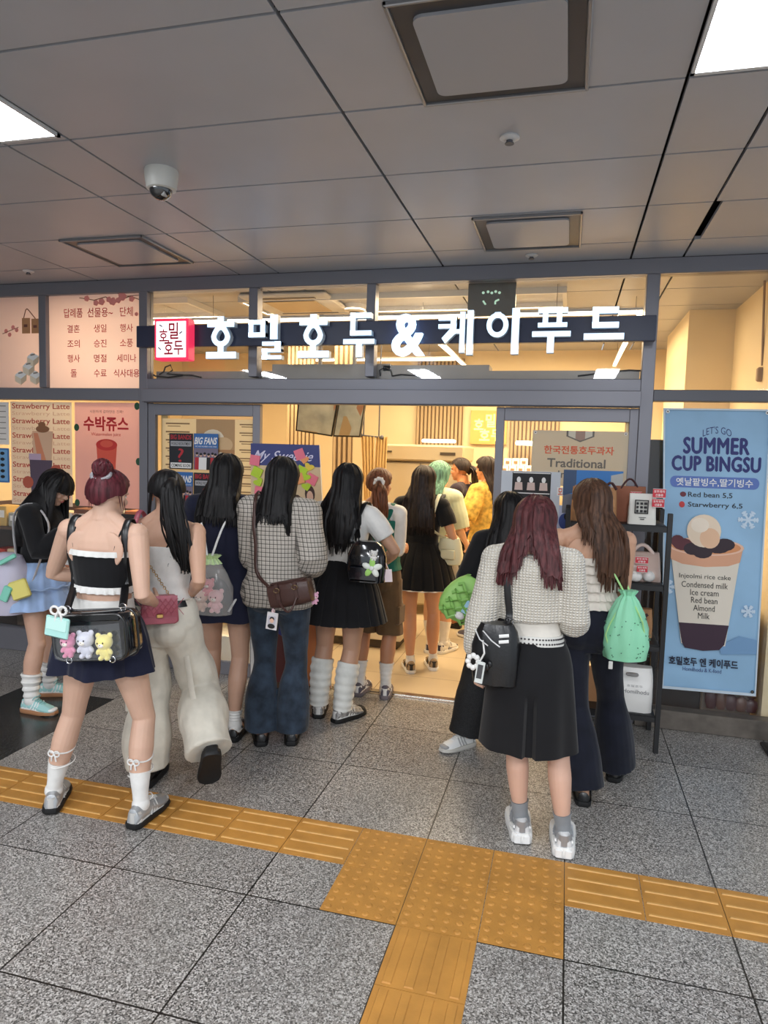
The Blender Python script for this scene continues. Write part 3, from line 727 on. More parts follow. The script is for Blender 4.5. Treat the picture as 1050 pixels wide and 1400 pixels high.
for u, v, q in notes:
    nm = ('note_pink', 'note_lime', 'note_orange', 'note_yellow')[q]; b = MB(); a0 = random.uniform(-.5, .5); s_ = .036
    heart = [(s_*1.1*(.9*sin(t_)**3), -s_*(.75*cos(t_)-.28*cos(2*t_)-.1*cos(3*t_))) for t_ in [2*pi*k/18 for k in range(18)]] if random.random() < .6 else [(-s_, -s_), (-s_, s_), (s_, s_), (s_, -s_)]
    b.prism([(x*cos(a0)-y*sin(a0), x*sin(a0)+y*cos(a0)) for x, y in heart], lambda x, y, d: p.p(u+x/p.w, v+y/p.h, d), .006, .008+random.random()*.01)
    b.build('sticky_note', _mats[nm], fb, smooth=False)
b = MB(); b.tube([(a.x+.12, YB+.02, 1.5), (a.x+.05, YB+.28, .01)], .012); b.tube([(c.x-.1, YB+.02, 1.5), (c.x, YB+.28, .01)], .012); b.bx((a.x+.04, YB-.03, .0), (c.x+.1, YB+.02, .06))
b.build('easel_leg', WOODD, fb, smooth=False)
# ================================================================== right door: notices
p = plane_print(728.5, 588, 855.5, 668, D-.003)
OR = mat('print_title_orange', (222, 92, 48), .5); GR = mat('print_title_grey', (110, 104, 96), .5)
p.text('한국전통호두과자', .13, .27, .86, .42, OR, .02); p.text('Traditional', .17, .5, .78, .66, GR, .02); p.text('In', .29, .72, .37, .85, GR, .01)
BR2 = mat('print_taupe', (168, 136, 120), .5)
p.poly([(.36, .0), (.36, .1), (.505, .2), (.65, .1), (.65, .0)], GR); p.poly([(.38, .0), (.38, .09), (.505, .175), (.63, .09), (.63, .0)], mat('print_notice', (214, 204, 184), .5)); p.poly([(.455, .0), (.455, .145), (.505, .175), (.555, .145), (.555, .0)], BR2)
for u in (.03, .97): p.disc(u, .04, .016, .026, PW, n=14); p.disc(u, .04, .008, .013, GR, n=14)
p.done('notice_banner', paper_mat('notice_cream', (222, 212, 190), .35), 'cream notice with orange Korean title above the word Traditional on the right door', 'notice')
p = plane_print(686, 643, 764, 705, D-.009)
p.rect(.19, .02, .84, .98, BLK)
for r in range(2):
    for q in range(3):
        u, v = .3+.21*q, .2+.47*r; p.disc(u, v, .035, .07, PW, n=12); p.poly([(u-.07, v+.24), (u-.06, v+.06), (u+.06, v+.06), (u+.07, v+.24)], mat('print_costume', (216, 190, 180), .5))
        p.text('NEW' if False else '', u, v, u, v, PW)
    p.rect(.2, .03+.47*r, .83, .05+.47*r, PW)
p.done('photo_sheet', mat('sheet_pale_blue', (206, 212, 220), .5), 'pale sheet with six small photos on black beside the right door frame', 'photo sheet')
p = plane_print(771, 642, 849, 705, D-.009)
p.rect(0, 0, 1, .55, mat('print_sky_blue', (58, 128, 200), .5)); p.poly([(0, .0), (.22, .0), (.22, .5), (.0, .6)], mat('print_tower', (60, 84, 120), .5)); p.poly([(.8, .1), (1, .04), (1, .6), (.8, .6)], mat('print_facade', (190, 190, 186), .5)); p.rect(.2, .34, .8, .6, mat('print_roofs', (170, 130, 110), .5))
for k in range(8): p.rect(.22+.07*k, .4+.03*(k % 2), .26+.07*k, .55, mat('print_facade', (190, 190, 186), .5))
p.done('city_photo', mat('poster_greyblue', (120, 120, 130), .5), 'printed photo of blue sky over buildings on the right door', 'photo print')
p = plane_print(753, 690, 780, 735, D-.006)
p.disc(.7, .5, .3, .25, mat('print_ink_blue', (60, 80, 150), .5)); p.disc(.8, .35, .16, .12, BLK); p.text('N', .1, .1, .3, .25, OR)
p.done('art_sheet', mat('sheet_lilac', (190, 196, 220), .5), 'pale sheet with blue ink blots below the photos on the right door', 'photo sheet')
p = plane_print(762, 666, 770, 678, D-.0095); p.text('모', .15, .12, .85, .88, OR, .02)
p.done('small_sticker', PW, 'tiny white sticker with orange Korean letter between the two photo prints', 'sticker')
# ================================================================== summer banner
YBn = D-.035
cs = [at(907, 558, YBn), at(1054, 560, YBn), at(905, 940, YBn), at(1032.5, 951, YBn)]
p = Print(*cs, .003)
SKY = mat('banner_sky', (150, 190, 222), .5, noise_amt=.12, noise_scale=2.2); BND = mat('banner_border', (206, 220, 230), .5)
NB = mat('banner_navy', (34, 40, 112), .5)
p.text("LET'S GO", .38, .06, .65, .085, NB, -.004, arc=.012)
p.heavy('SUMMER', .2, .1, .82, .155, NB, .007, spacing=1.06); p.heavy('CUP BINGSU', .09, .165, .93, .215, NB, .007, spacing=1.06)
pill = [(.12+.05*cos(t_), .255+.02*sin(t_)) for t_ in [pi/2+pi*k/8 for k in range(9)]]+[(.88+.05*cos(t_), .255+.02*sin(t_)) for t_ in [-pi/2+pi*k/8 for k in range(9)]]
p.poly(pill, mat('banner_pill', (92, 120, 190), .5)); p.text('옛날팥빙수,딸기빙수', .13, .241, .87, .27, PW, .012)
p.text('Red bean 5,5', .25, .29, .68, .31, BLK, .006); p.text('Starwberry 6,5', .25, .325, .78, .347, BLK, .006)
p.disc(.2, .299, .03, .009, mat('print_bean', (110, 36, 50), .5)); p.disc(.19, .335, .028, .011, mat('print_berry', (206, 60, 60), .5))
SNOW = mat('banner_snow', (206, 224, 240), .5)
for u, v, r_ in ((.84, .38, .1), (.05, .63, .08), (.88, .7, .07)):
    for k in range(6):
        a0 = k*pi/3; ex, ey = u+r_*cos(a0), v+r_*.33*sin(a0); p.line([(u, v), (ex, ey)], .012, SNOW)
        for f_ in (.5, .75):
            mx_, my_ = u+(ex-u)*f_, v+(ey-v)*f_
            for s_ in (-1, 1): p.line([(mx_, my_), (mx_+r_*.3*cos(a0+s_*.9), my_+r_*.3*.33*sin(a0+s_*.9))], .009, SNOW)
p.poly([(.6, .83), (.62, .86), (1, .85), (.98, .8), (.8, .79)], mat('banner_cup_shade', (120, 160, 200), .5))
p.poly([(.08, .5), (.2, .83), (.66, .83), (.78, .5)], mat('cup_milk', (232, 222, 206), .5)); p.poly([(.172, .755), (.205, .825), (.24, .845), (.43, .852), (.6, .845), (.65, .825), (.69, .755)], mat('cup_bean_layer', (58, 34, 52), .5))
p.poly([(.06, .48), (.085, .53), (.2, .545), (.43, .552), (.66, .545), (.775, .53), (.8, .48)], mat('cup_peach', (226, 168, 134), .5))
p.disc(.43, .48, .38, .032, mat('cup_rim', (240, 196, 170), .5)); p.disc(.43, .48, .35, .026, mat('cup_crumb', (222, 150, 100), .5))
for u, v, a_, c_ in ((.2, .475, .1, 'bean_a'), (.3, .49, .09, 'bean_b'), (.55, .48, .12, 'bean_b'), (.62, .47, .1, 'bean_b'), (.4, .5, .1, 'bean_b'), (.15, .465, .07, 'bean_a')): p.disc(u, v, a_, .022, mat(c_, (96, 40, 50) if c_ == 'bean_a' else (46, 26, 38), .5), n=14)
p.disc(.41, .425, .17, .058, mat('ice_cream_cream', (244, 222, 196), .5)); p.disc(.47, .45, .1, .036, mat('ice_cream_peach', (240, 196, 160), .5), n=18); p.disc(.37, .405, .09, .026, mat('ice_cream_light', (250, 234, 214), .5), n=18)
for k, s_ in enumerate(('Injeolmi rice cake', 'Condensed milk', 'Ice cream', 'Red bean', 'Almond', 'Milk')):
    w_ = (.26, .235, .145, .135, .11, .06)[k]; v = .578+.0275*k; u = (.43, .43, .43, .43, .43, .43)[k]; p.text(s_, u-w_, v, u+w_, v+.021, BLK, 0)
p.text('호밀호두 엔 케이푸드', .07, .878, .8, .91, mat('banner_black', (20, 24, 50), .5), .03); p.text('Homilhodu & K-food', .22, .914, .63, .928, NB, 0)
for u0, v0, u1, v1 in ((0, 0, 1, .006), (0, .99, 1, 1), (0, 0, .014, 1), (.985, 0, 1, 1)): p.rect(u0, v0, u1, v1, BND)
for u, v in ((.04, .012), (.965, .012), (.96, .985)): p.disc(u, v, .018, .006, PW if v < .5 else BLK, n=14); p.disc(u, v, .009, .003, GR, n=14)
p.done('summer_banner', SKY, 'tall blue SUMMER CUP BINGSU banner with a layered dessert cup beside the black rack', 'banner')
# dark display back and odds behind the right window
b = MB(); b.box((.72, D+.22, .97), (.42, .06, 1.8), bev=.005); tag(b.build('dark_partition', mat('black_brown_laminate', (44, 36, 32), .5)), 'dark display back panel inside the window behind the banner', 'panel')
b = MB(); b.box((1.08, D+.3, .4), (.3, .3, .8), bev=.01); tag(b.build('grey_cabinet', mat('taupe_laminate', (128, 116, 104), .5)), 'taupe cabinet inside the window behind the banner', 'cabinet')
random.seed(6)
for k in range(5):
    u = .98+.06*k; b = MB(); h_ = .1+.05*random.random(); b.loft([[V((u+r*cos(2*pi*i/9), D+.1+r*.5*sin(2*pi*i/9), .13+z)) for i in range(9)] for r, z in ((.025, 0), (.04, h_*.3), (.036, h_*.7), (.012, h_*.85), (.03, h_))])
    tag(b.build('snack_pouch', mat('pouch_maroon_%d' % (k % 2), ((70, 36, 36), (96, 66, 52))[k % 2], .35)), 'small dark snack pouch on the window ledge under the banner', 'pouch', 'dark pouches on the ledge under the banner')
# ================================================================== goods rack outside
RX0, RX1, RY0, RY1 = .03, .60, 4.29, 4.66
RACK = mat('black_powder_coat', (30, 30, 32), .45)
rk = thing('goods_rack', 'narrow black metal rack with four shelves left of the blue banner', 'rack', (0, 0, 0))
b0 = None
for x, y in ((RX0, RY0), (RX1, RY0), (RX0, RY1), (RX1, RY1)):
    b = MB(); b.box((x-.013, y, .715), (.028, .028, 1.43), bev=.003); b.build('upright', RACK, rk, smooth=False)
SHELF_Z = (.215, .64, 1.0, 1.345)
for z in SHELF_Z:
    b = MB(); b.box(((RX0+RX1)/2-.013, (RY0+RY1)/2, z), (RX1-RX0-.03, RY1-RY0, .022), bev=.003)
    for y in (RY0, RY1): b.box(((RX0+RX1)/2-.013, y, z-.012), (RX1-RX0-.03, .02, .03))
    b.build('shelf', RACK, rk, smooth=False)
def softbag(name, c, w, d, h, m, label, cat, handles=None, seed=1, square=.25, bulge=.012, group=None):
    """a paper or plastic carrier: boxy loft with creases"""
    t = thing(name, label, cat, c, group=group); b = MB(); n = 28; rings = []
    for i in range(9):
        z = h*i/8; k = 1-.06*(i/8); ring = []
        for j in range(n):
            a = 2*pi*j/n; ca, sa = cos(a), sin(a); e = .32
            x = w/2*k*math.copysign(abs(ca)**e, ca); y = d/2*(1-.55*(i/8)**2)*math.copysign(abs(sa)**e, sa)
            q = noise.noise(V((x*14+seed*5, y*14, z*14)))*bulge
            ring.append(V((x*(1+q/w), y+q*math.copysign(1, y)+bulge*sin(pi*i/8)*math.copysign(1, y), z)))
        rings.append(ring)
    b.loft(rings); b.build('bag_body', m, t, angle=50)
    return t
KR = mat('kraft_paper', (176, 128, 86), .7, noise_amt=.06); WP = mat('white_plastic_film', (232, 230, 226), .3, bump=.5, bump_scale=18); REDL = mat('red_price_card', (206, 46, 62), .5)
DRK = mat('dark_ribbon', (60, 22, 26), .4)
sh = RY0+.17
def handle_on(t, w, h, top, y, m, r=.006, n=9):
    b = MB(); b.tube([(-w/2+w*i/n, y, top+h*sin(pi*i/n)) for i in range(n+1)], r, 8); b.build('handle', m, t)
# top shelf: two kraft gift bags and white stamped bag
zt = 1.357
t = softbag('gift_bag', (.165, sh-.06, zt), .27, .12, .205, KR, 'brown kraft gift bag with dark red ribbon on the rack\'s top shelf', 'gift bag', bulge=.004)
b = MB(); b.box((.06, -.066, .1), (.04, .006, .2)); b.build('ribbon', DRK, t)
b = MB()
for s_ in (-1, 1): b.tube([(.06+s_*.008*k*1.6, -.03, .205+.03*sin(k*.7)) for k in range(6)], .008, 8)
b.build('bow', DRK, t)
pp = Print(V((-.1, -.064, .14)), V((.12, -.064, .14)), V((-.1, -.064, .09)), V((.12, -.064, .09)), .001); pp.text('호밀호두', 0, .1, .5, .9, BLK, .01); o = pp.done('bag_print', KR, parent=t)
t = softbag('gift_bag', (.37, sh+.02, zt), .2, .1, .215, mat('brown_paper', (150, 92, 66), .7), 'darker brown gift bag behind the white stamped bag on the rack\'s top shelf', 'gift bag', bulge=.004)
handle_on(t, .1, .06, .2, -.02, DRK)
t = softbag('stamped_bag', (.435, sh-.13, zt), .155, .07, .18, mat('white_paper', (232, 230, 222), .6), 'white paper bag with black square stamp on the rack\'s top shelf', 'paper bag', bulge=.006, seed=3)
b = MB()
for x0, x1, z0, z1 in ((-.045, .03, .065, .07), (-.045, .03, .14, .145), (-.045, -.04, .065, .145), (.025, .03, .065, .145)): b.bx((x0, -.048, z0), (x1, -.038, z1))
for k in range(9): b.box((-.03+.022*(k % 3), -.044, .08+.022*(k//3)), (.012*(1+(k*7 % 3)*.2), .006, .013))
b.bx((-.012, -.048, .03), (.01, -.04, .034)); b.bx((-.02, -.048, .042), (.02, -.042, .044))
b.build('stamp', BLK, t, smooth=False)
def price_card(px0, py0, px1, py1, Y, label):
    p = plane_print(px0, py0, px1, py1, Y, .003); p.text('호두과자', .08, .15, .92, .45, PW, .012); p.text('선물용', .2, .55, .8, .85, PW, .012)
    p.rect(0, 0, 1, .04, PW); p.rect(0, .96, 1, 1, PW)
    p.done('price_card', REDL, label, 'price card', 'red price cards on the rack')
price_card(893, 668, 910, 681, RY0-.018, 'red card with white Korean letters, upper of the pair at the rack top')
price_card(892, 682, 908, 694, RY0-.018, 'red card with white Korean letters, lower of the pair at the rack top')
price_card(862, 672, 877, 681, RY0+.1, 'small red card with Korean letters on the darker brown gift bag')
# second shelf
t = softbag('snack_bag', (.46, sh-.03, 1.012), .21, .15, .17, mat('clear_snack_film', (205, 180, 168), .25), 'plastic bag of walnut snacks with red card on the second shelf', 'snack bag', bulge=.014, seed=6)
handle_on(t, .15, .075, .14, -.02, mat('plastic_handle', (222, 200, 190), .4), .011)
price_card(869, 761, 886, 771, RY0-.005, 'red card with white letters, upper of the pair on the snack bag')
price_card(871, 773, 885, 783, RY0-.006, 'red card with white letters, lower of the pair on the snack bag')
for k in range(4):
    b = MB(); b.ell((.27+.075*k, RY0+.03+.03*(k % 2), 1.047), (.038, .03, .034), nu=14, nv=8)
    me = tag(b.build('wrapped_walnut_cake', WP), 'small white wrapped cake in the row at the second shelf\'s front', 'wrapped cake', 'wrapped cakes on the second shelf')
# third shelf
t = softbag('gift_bag', (.45, sh+.04, .652), .2, .12, .17, KR, 'brown kraft bag with long dark ribbon on the rack\'s third shelf', 'gift bag', bulge=.004, seed=9)
b = MB(); b.box((-.01, -.07, .09), (.018, .005, .19), Matrix.Rotation(.9, 3, 'Y')); b.tube([(-.06, -.06, .18), (-.03, -.07, .2), (0, -.065, .16)], .009, 8); b.build('ribbon', DRK, t)
# bottom shelf
t = softbag('carrier_bag', (.432, sh-.07, .227), .26, .17, .26, WP, 'white plastic carrier bag with grey shop print on the rack\'s bottom shelf', 'carrier bag', bulge=.016, seed=12)
pp = Print(V((-.1, -.124, .2)), V((.1, -.124, .2)), V((-.1, -.118, .06)), V((.1, -.118, .06)), .001); GP = mat('print_soft_grey', (120, 118, 122), .5)
pp.text('Homilhodu', .25, .34, .98, .52, GP, 0); pp.text('호밀호두', .35, .14, .8, .24, GP, 0)
for a_ in (((.02, .6), (.25, .6), (.25, .95), (.02, .95), (.02, .6)),): pp.line(list(a_), .002, GP)
pp.layers and [bb.build(k_, ms_, t, smooth=False) for k_, (bb, ms_) in pp.layers.items()]
b = MB(); b.box((.0, -.1, .235), (.07, .03, .018), bev=.006); b.build('hand_slot', mat('slot_grey', (150, 146, 144), .5), t)
t = softbag('gift_bag', (.2, sh+.02, .227), .18, .12, .2, KR, 'brown kraft bag on the rack\'s bottom shelf left of the white carrier', 'gift bag', bulge=.004, seed=15)

# black stand at the right picture edge
q = fl(1052, 1028); t = thing('sign_stand', 'black stand foot and pole at the picture\'s right edge', 'stand', tuple(q))
b = MB(); b.box((.05, 0, .012), (.16, .2, .024), bev=.006); b.build('stand_base', RACK, t)
b = MB(); b.box((.03, 0, .45), (.03, .03, .88), bev=.004); b.build('stand_pole', RACK, t)
# ================================================================== inside the shop
LED = mat('warm_white_led', (255, 250, 240), .5, emit=(255, 240, 214), estr=5)
def pendant(x0, y0, x1, y1, label):
    t = thing('pendant_light', label, 'linear light', (0, 0, 2.785), group='linear pendant lights inside the shop')
    L = V((x1-x0, y1-y0, 0)); c = V(((x0+x1)/2, (y0+y1)/2, 0)); dx, dy = (L.length, .03) if abs(L.x) > abs(L.y) else (.03, L.length)
    b = MB(); b.box(c+V((0, 0, .012)), (dx, dy, .02)); b.build('light_housing', WHITEM, t, smooth=False)
    b = MB(); b.box(c+V((0, 0, -.008)), (dx, dy, .022)); b.build('led_tube', LED, t, smooth=False)
    for q in (.15, .85):
        b = MB(); pnt = V((x0, y0, .02)).lerp(V((x1, y1, .02)), q); b.tube([pnt, pnt+V((0, 0, H-2.807))], .002, 6); b.build('hanging_wire', METAL_D, t)
pendant(-3.5, 5.33, .46, 5.33, 'long glowing linear light running across behind the sign letters')
pendant(.45, 5.36, .45, 8.3, 'glowing linear light running away on the right above the shop')
pendant(-1.23, 5.36, -1.23, 8.3, 'glowing linear light running away near the shop\'s middle')
pendant(-3.2, 7.72, -1.26, 7.72, 'short glowing linear light across the rear of the shop')
def cassette(px, py, w, d, label, lit=False):
    c = fl(px, py, H); t = thing('ceiling_cassette', label, 'air conditioner' if not lit else 'ceiling light', (c.x, c.y, H))
    b = MB(); b.box((0, 0, -.02), (w, d, .04), bev=.015); b.build('cassette_body', WHITEM, t)
    b = MB(); b.box((0, 0, -.042), (w*.6, d*.6, .006)); b.build('grille', LED if lit else mat('grille_beige', (190, 172, 140), .5), t, smooth=False)
    b = MB()
    for s_ in (-1, 1): b.box((0, s_*d*.4, -.042), (w*.7, d*.06, .005))
    b.build('louver', METAL_D, t, smooth=False)
cassette(408, 412, .75, .75, 'white ceiling air conditioner inside, behind the second upper pane')
for i_, (x_, y_, w_, d_) in enumerate(SHOP_LAMPS):  # frames added around the warm lamps to serve as their fixtures
    t = thing('added_lamp_frame', ('wide warm ceiling panel light behind the sign\'s left letters', 'warm ceiling panel light at the rear middle of the shop', 'warm ceiling panel light at the rear left of the shop', 'narrow warm ceiling panel light at the rear right of the shop', 'warm ceiling panel light behind the pink films')[i_], 'ceiling light', (x_, y_, H), group='framed warm lamps in the shop ceiling')
    b = MB(); w_ /= 2; d_ /= 2
    for a_, c_ in (((-w_-.03, -d_-.03, -.045), (w_+.03, -d_, 0)), ((-w_-.03, d_, -.045), (w_+.03, d_+.03, 0)), ((-w_-.03, -d_, -.045), (-w_, d_, 0)), ((w_, -d_, -.045), (w_+.03, d_, 0))): b.bx(a_, c_)
    b.build('light_frame', WHITEM, t, smooth=False)
t = thing('ceiling_speaker', 'small round ceiling speaker inside behind the sign', 'speaker', tuple(fl(485, 417, H)))
b = MB(); b.lathe([(.05, -.06), (.09, -.05), (.1, 0)], n=20); b.build('speaker_body', WHITEM, t)
b = MB(); b.lathe([(.045, -.064), (.05, -.058)], n=20); b.build('speaker_grille', METAL_D, t)
# hanging dark display behind the upper glass
c0, c1 = at(641, 378, D+.16), at(704, 431, D+.16)
p = wprint(c0.x, c0.z, c1.x, c1.z, D+.16, .03)
PL = mat('pale_green_pixels', (190, 226, 206), .5, emit=(190, 230, 205), estr=.5)
for u, v in ((.32, .42), (.42, .4), (.5, .43), (.58, .4), (.66, .43)): p.disc(u, v, .03, .035, PL, n=10)
p.line([(.32, .62), (.38, .72)], .012, PL); p.line([(.66, .6), (.58, .64), (.58, .72)], .012, PL)
p.line([(.5, .04), (.6, .09), (.72, .07)], .012, METAL_D)
p.done('hanging_display', mat('slate_display', (96, 96, 92), .35), 'slate grey hanging display with pale symbols behind the upper glass', 'display')
# ledge above the doors with a cable
LEDGE = mat('grey_ledge', (132, 128, 124), .35, .3)
b = MB(); b.bx((-3.12, D+.1, 2.2), (.42, D+.32, 2.31)); b.bx((-2.15, D+.1, 2.31), (-1.25, D+.3, 2.36)); b.bx((-1.3, D+.1, 2.31), (-.55, D+.3, 2.35)); tag(b.build('trim_20', LEDGE, smooth=False), kind='structure')
CAB = mat('black_cable', (24, 22, 24), .5)
b = MB(); b.tube([at(*q, D+.09)+V((0, 0, 0)) for q in ((218, 512), (224, 508), (226, 502), (233, 499), (236, 506), (228, 511), (240, 512), (262, 513), (275, 516))], .006, 8); b.tube([at(*q, D+.09) for q in ((205, 509), (212, 514), (230, 516), (250, 513))], .006, 8)
tag(b.build('loose_cable', CAB), 'black cable coil lying on the ledge below the logo lightbox', 'cable')
b = MB(); b.tube([at(*q, D+.09) for q in ((520, 514), (519, 506), (526, 502), (534, 506), (536, 514), (548, 512), (565, 513), (585, 517))], .005, 8)
tag(b.build('loose_cable', CAB), 'black cable loop lying on the ledge below the ampersand', 'cable')
b = MB(); b.tube([at(*q, D+.09) for q in ((790, 514), (830, 509), (860, 506), (880, 507))], .005, 8)
tag(b.build('loose_cable', CAB), 'black cable lying on the ledge below the sign\'s last letter', 'cable')
# slatted panels
SLAT = mat('taupe_slat', (176, 152, 116), .55); SLATB = mat('taupe_slat_back', (120, 100, 74), .7)
def slats(px0, px1, Y, z0, z1, label, nm='slat_panel'):
    x0, x1 = at(px0, 600, Y).x, at(px1, 600, Y).x; t = thing(nm, label, 'wall panel', (0, 0, 0))
    b = MB(); b.bx((x0, Y+.02, z0), (x1, Y+.04, z1)); b.build('backing', SLATB, t, smooth=False)
    n = max(4, int((x1-x0)/.045)); b = MB()
    for k in range(n): xx = x0+(x1-x0)*(k+.5)/n; b.bx((xx-.014, Y, z0), (xx+.014, Y+.02, z1))
    b.build('slat_face', SLAT, t, smooth=False)
slats(568, 631, BACK-.06, 1.0, 2.9, 'taupe slatted wall panel behind the fridge')
slats(697, 764, BACK-.06, .9, 2.5, 'taupe slatted wall panel seen through the right door glass')
slats(391, 428, 7.3, .0, H-.01, 'taupe slatted column behind the left hanging screen')
slats(454, 481, 7.0, .0, H-.01, 'taupe slatted column under the right hanging screen')
# hanging screens
def screen(q, label):
    p = Print(*[at(x, y, Y) for x, y, Y in q], .05)
    p.rect(.04, .04, .96, .96, mat('screen_grey_picture', (150, 150, 138), .25, emit=(150, 150, 130), estr=.25, noise_amt=.4, noise_scale=5))
    p.poly([(.3, .3), (.2, .96), (.6, .96), (.7, .5)], mat('screen_tan_shape', (170, 150, 118), .3)); p.poly([(.75, .04), (.7, .3), (.9, .5), (.96, .3), (.96, .04)], mat('screen_rust_shape', (160, 120, 96), .3))
    o = p.done('menu_screen', mat('screen_bezel', (40, 38, 36), .4), label, 'screen', 'two hanging menu screens'); q_ = p.p(.5, .1, -.03)
    b = MB(); b.tube([q_, V((q_.x, q_.y+.02, H))], .02, 10); b.build('ceiling_mount', METAL_D, o)
screen(((408, 540, 6.1), (464, 540, 6.1), (404, 589, 6.25), (454, 597, 6.25)), 'tilted hanging menu screen, left one of two above the counter')
screen(((465, 540, 6.1), (501, 540, 6.1), (455.5, 597, 6.25), (492, 598, 6.25)), 'tilted hanging menu screen, right one of two above the counter')
# beige curtains on a rail
CURT = mat('beige_curtain', (214, 180, 120), .8)
for i, (px0, px1, pb0, pb1, lab) in enumerate(((494, 512, 502, 513, 'beige drawn curtain strip on the rail, left one of two'), (515, 530, 512, 528, 'beige drawn curtain strip on the rail, right one of two'))):
    b = MB(); rows = []
    for k in range(11):
        f_ = k/10; z = 1.885+(1.1-1.885)*f_; Y = 6.572; xa = at(px0+(pb0-px0)*f_, 600, Y).x; xb = at(px1+(pb1-px1)*f_, 600, Y).x
        rows.append([V((xa+(xb-xa)*j/12, Y+.02*sin(j*pi/2*1.3), z)) for j in range(13)])
    b.sheet(rows, .006); tag(b.build('curtain', CURT), lab, 'curtain', 'beige curtain strips')
t = thing('curtain_rail', 'dark thin curtain rail with round finials over the beige curtains', 'rail', (0, 0, 0))
ra, rb = at(493, 595, 6.57), at(522, 598, 6.57)
b = MB(); b.tube([ra, rb], .008, 8); b.tube([ra+V((.03, 0, 0)), V((ra.x+.03, ra.y, H))], .007, 8); b.tube([rb-V((.03, 0, 0)), V((rb.x-.03, rb.y, H))], .007, 8); b.build('rod', METAL_D, t)
for q in (ra, rb):
    b = MB(); b.ell(q, (.022, .022, .022)); b.build('finial', METAL_D, t)
# fridge
FR = mat('fridge_champagne', (196, 180, 148), .35, .25); FRD = mat('fridge_dark_gap', (70, 60, 48), .6)
Yf = 7.25; x0, x1, xm = at(520, 620, Yf).x, at(632, 620, Yf).x, at(575, 640, Yf).x
zt = at(580, 608, Yf).z; zm = at(580, 631, Yf).z
t = thing('upright_fridge', 'large champagne two-door upright fridge at the rear of the shop', 'fridge', ((x0+x1)/2, Yf, 0))
cx = (x0+x1)/2
b = MB(); b.box((0, .36, zm/2+.05), (x1-x0-.02, .66, zm-.1), bev=.01); b.build('fridge_body', FR, t)
b = MB(); b.box((0, .33, (zt+zm)/2), (x1-x0+.05, .78, zt-zm), bev=.02); b.build('top_unit', FR, t)
b = MB(); b.box((-.35, -.065, zt-.08), (.1, .01, .018)); b.box((.3, -.065, zt-.09), (.16, .01, .03)); b.build('badge', FRD, t, smooth=False)
for s_, a_, c_ in ((-1, x0+.01, xm-.004), (1, xm+.004, x1-.01)):
    b = MB(); b.box(((a_+c_)/2-cx, .0, zm/2+.05), (c_-a_, .06, zm-.14), bev=.012); d_ = b.build('fridge_door', FR, t)
    b = MB(); hx = (xm-cx)-s_*-.05; b.box((hx, -.045, zm-.5), (.02, .03, .3), bev=.006); b.build('door_handle', FRD, d_)
# back wall lit sign
Yw = BACK-.05
a, c = at(644, 561, Yw), at(692, 608, Yw)
p = wprint(a.x, a.z, c.x, c.z, Yw, .04); YL = mat('lit_yellow_letters', (255, 236, 130), .5, emit=(255, 226, 90), estr=3.2)
for s_, u0, v0, u1, v1 in (('밀', .42, .1, .68, .5), ('호', .1, .25, .36, .58), ('호', .26, .55, .54, .9), ('두', .58, .55, .84, .9)): p.text(s_, u0, v0, u1, v1, YL, .03)
p.done('wall_logo_sign', mat('tan_sign_board', (222, 180, 104), .5), 'tan wall sign with four glowing yellow Korean letters', 'sign')
# counters and machines
CTR = mat('cream_counter', (232, 222, 200), .4)
t = thing('counter', 'white shop counter with dark toe kick behind the queue', 'counter', (-1.99, 6.15, 0))
b = MB(); b.box((0, 0, .5), (1.3, .64, .84), bev=.008); b.build('counter_body', CTR, t)
b = MB(); b.box((0, 0, .95), (1.34, .68, .05), bev=.008); b.build('countertop', mat('pale_wood_top', (214, 180, 130), .4), t)
b = MB(); b.box((0, 0, .04), (1.22, .56, .08)); b.build('toe_kick', FRD, t, smooth=False)
b = MB(); b.box((.3, .05, 1.12), (.34, .3, .28), bev=.02); o = b.build('register', mat('register_white', (220, 214, 200), .4), None, loc=(-1.95, 6.15, .0)); tag(o, 'white boxy register on the counter behind the brown-haired girl', 'register')
t = thing('rear_counter', 'cream rear counter along the back wall right of the fridge', 'counter', (-.2, 8.15, 0))
b = MB(); b.box((0, 0, .475), (1.7, .6, 1.0-.05), bev=.008); b.build('counter_body', CTR, t)
b = MB(); b.box((0, 0, .97), (1.74, .64, .04), bev=.006); b.build('countertop', STEEL, t)
a, c = at(752, 632, 7.6), at(690, 660, 7.6)
random.seed(11)
for k in range(7):
    px = 690+11*(k if k < 4 else k-3.6); py = 642 if k < 4 else 632; q = at(px, py, 8.1)
    b = MB(); b.box((q.x, 8.1, (q.z if k >= 4 else q.z)), (.085, .08, .09), bev=.006); o = b.build('cake_box', PW); 
    b = MB(); b.box((q.x, 8.056, q.z), (.04, .004, .03)); b.build('box_label', MT, o, smooth=False); tag(o, 'small white cake box in the stack seen through the right door, %s row' % ('lower' if k < 4 else 'upper'), 'box', 'cake boxes %s row' % ('lower' if k < 4 else 'upper'))
b = MB(); b.bx((-.5, 7.95, at(700, 648, 8.1).z-.03), (.5, 8.3, at(700, 648, 8.1).z)); tag(b.build('wall_shelf', CTR, smooth=False), 'cream wall shelf carrying small white cake boxes', 'shelf')
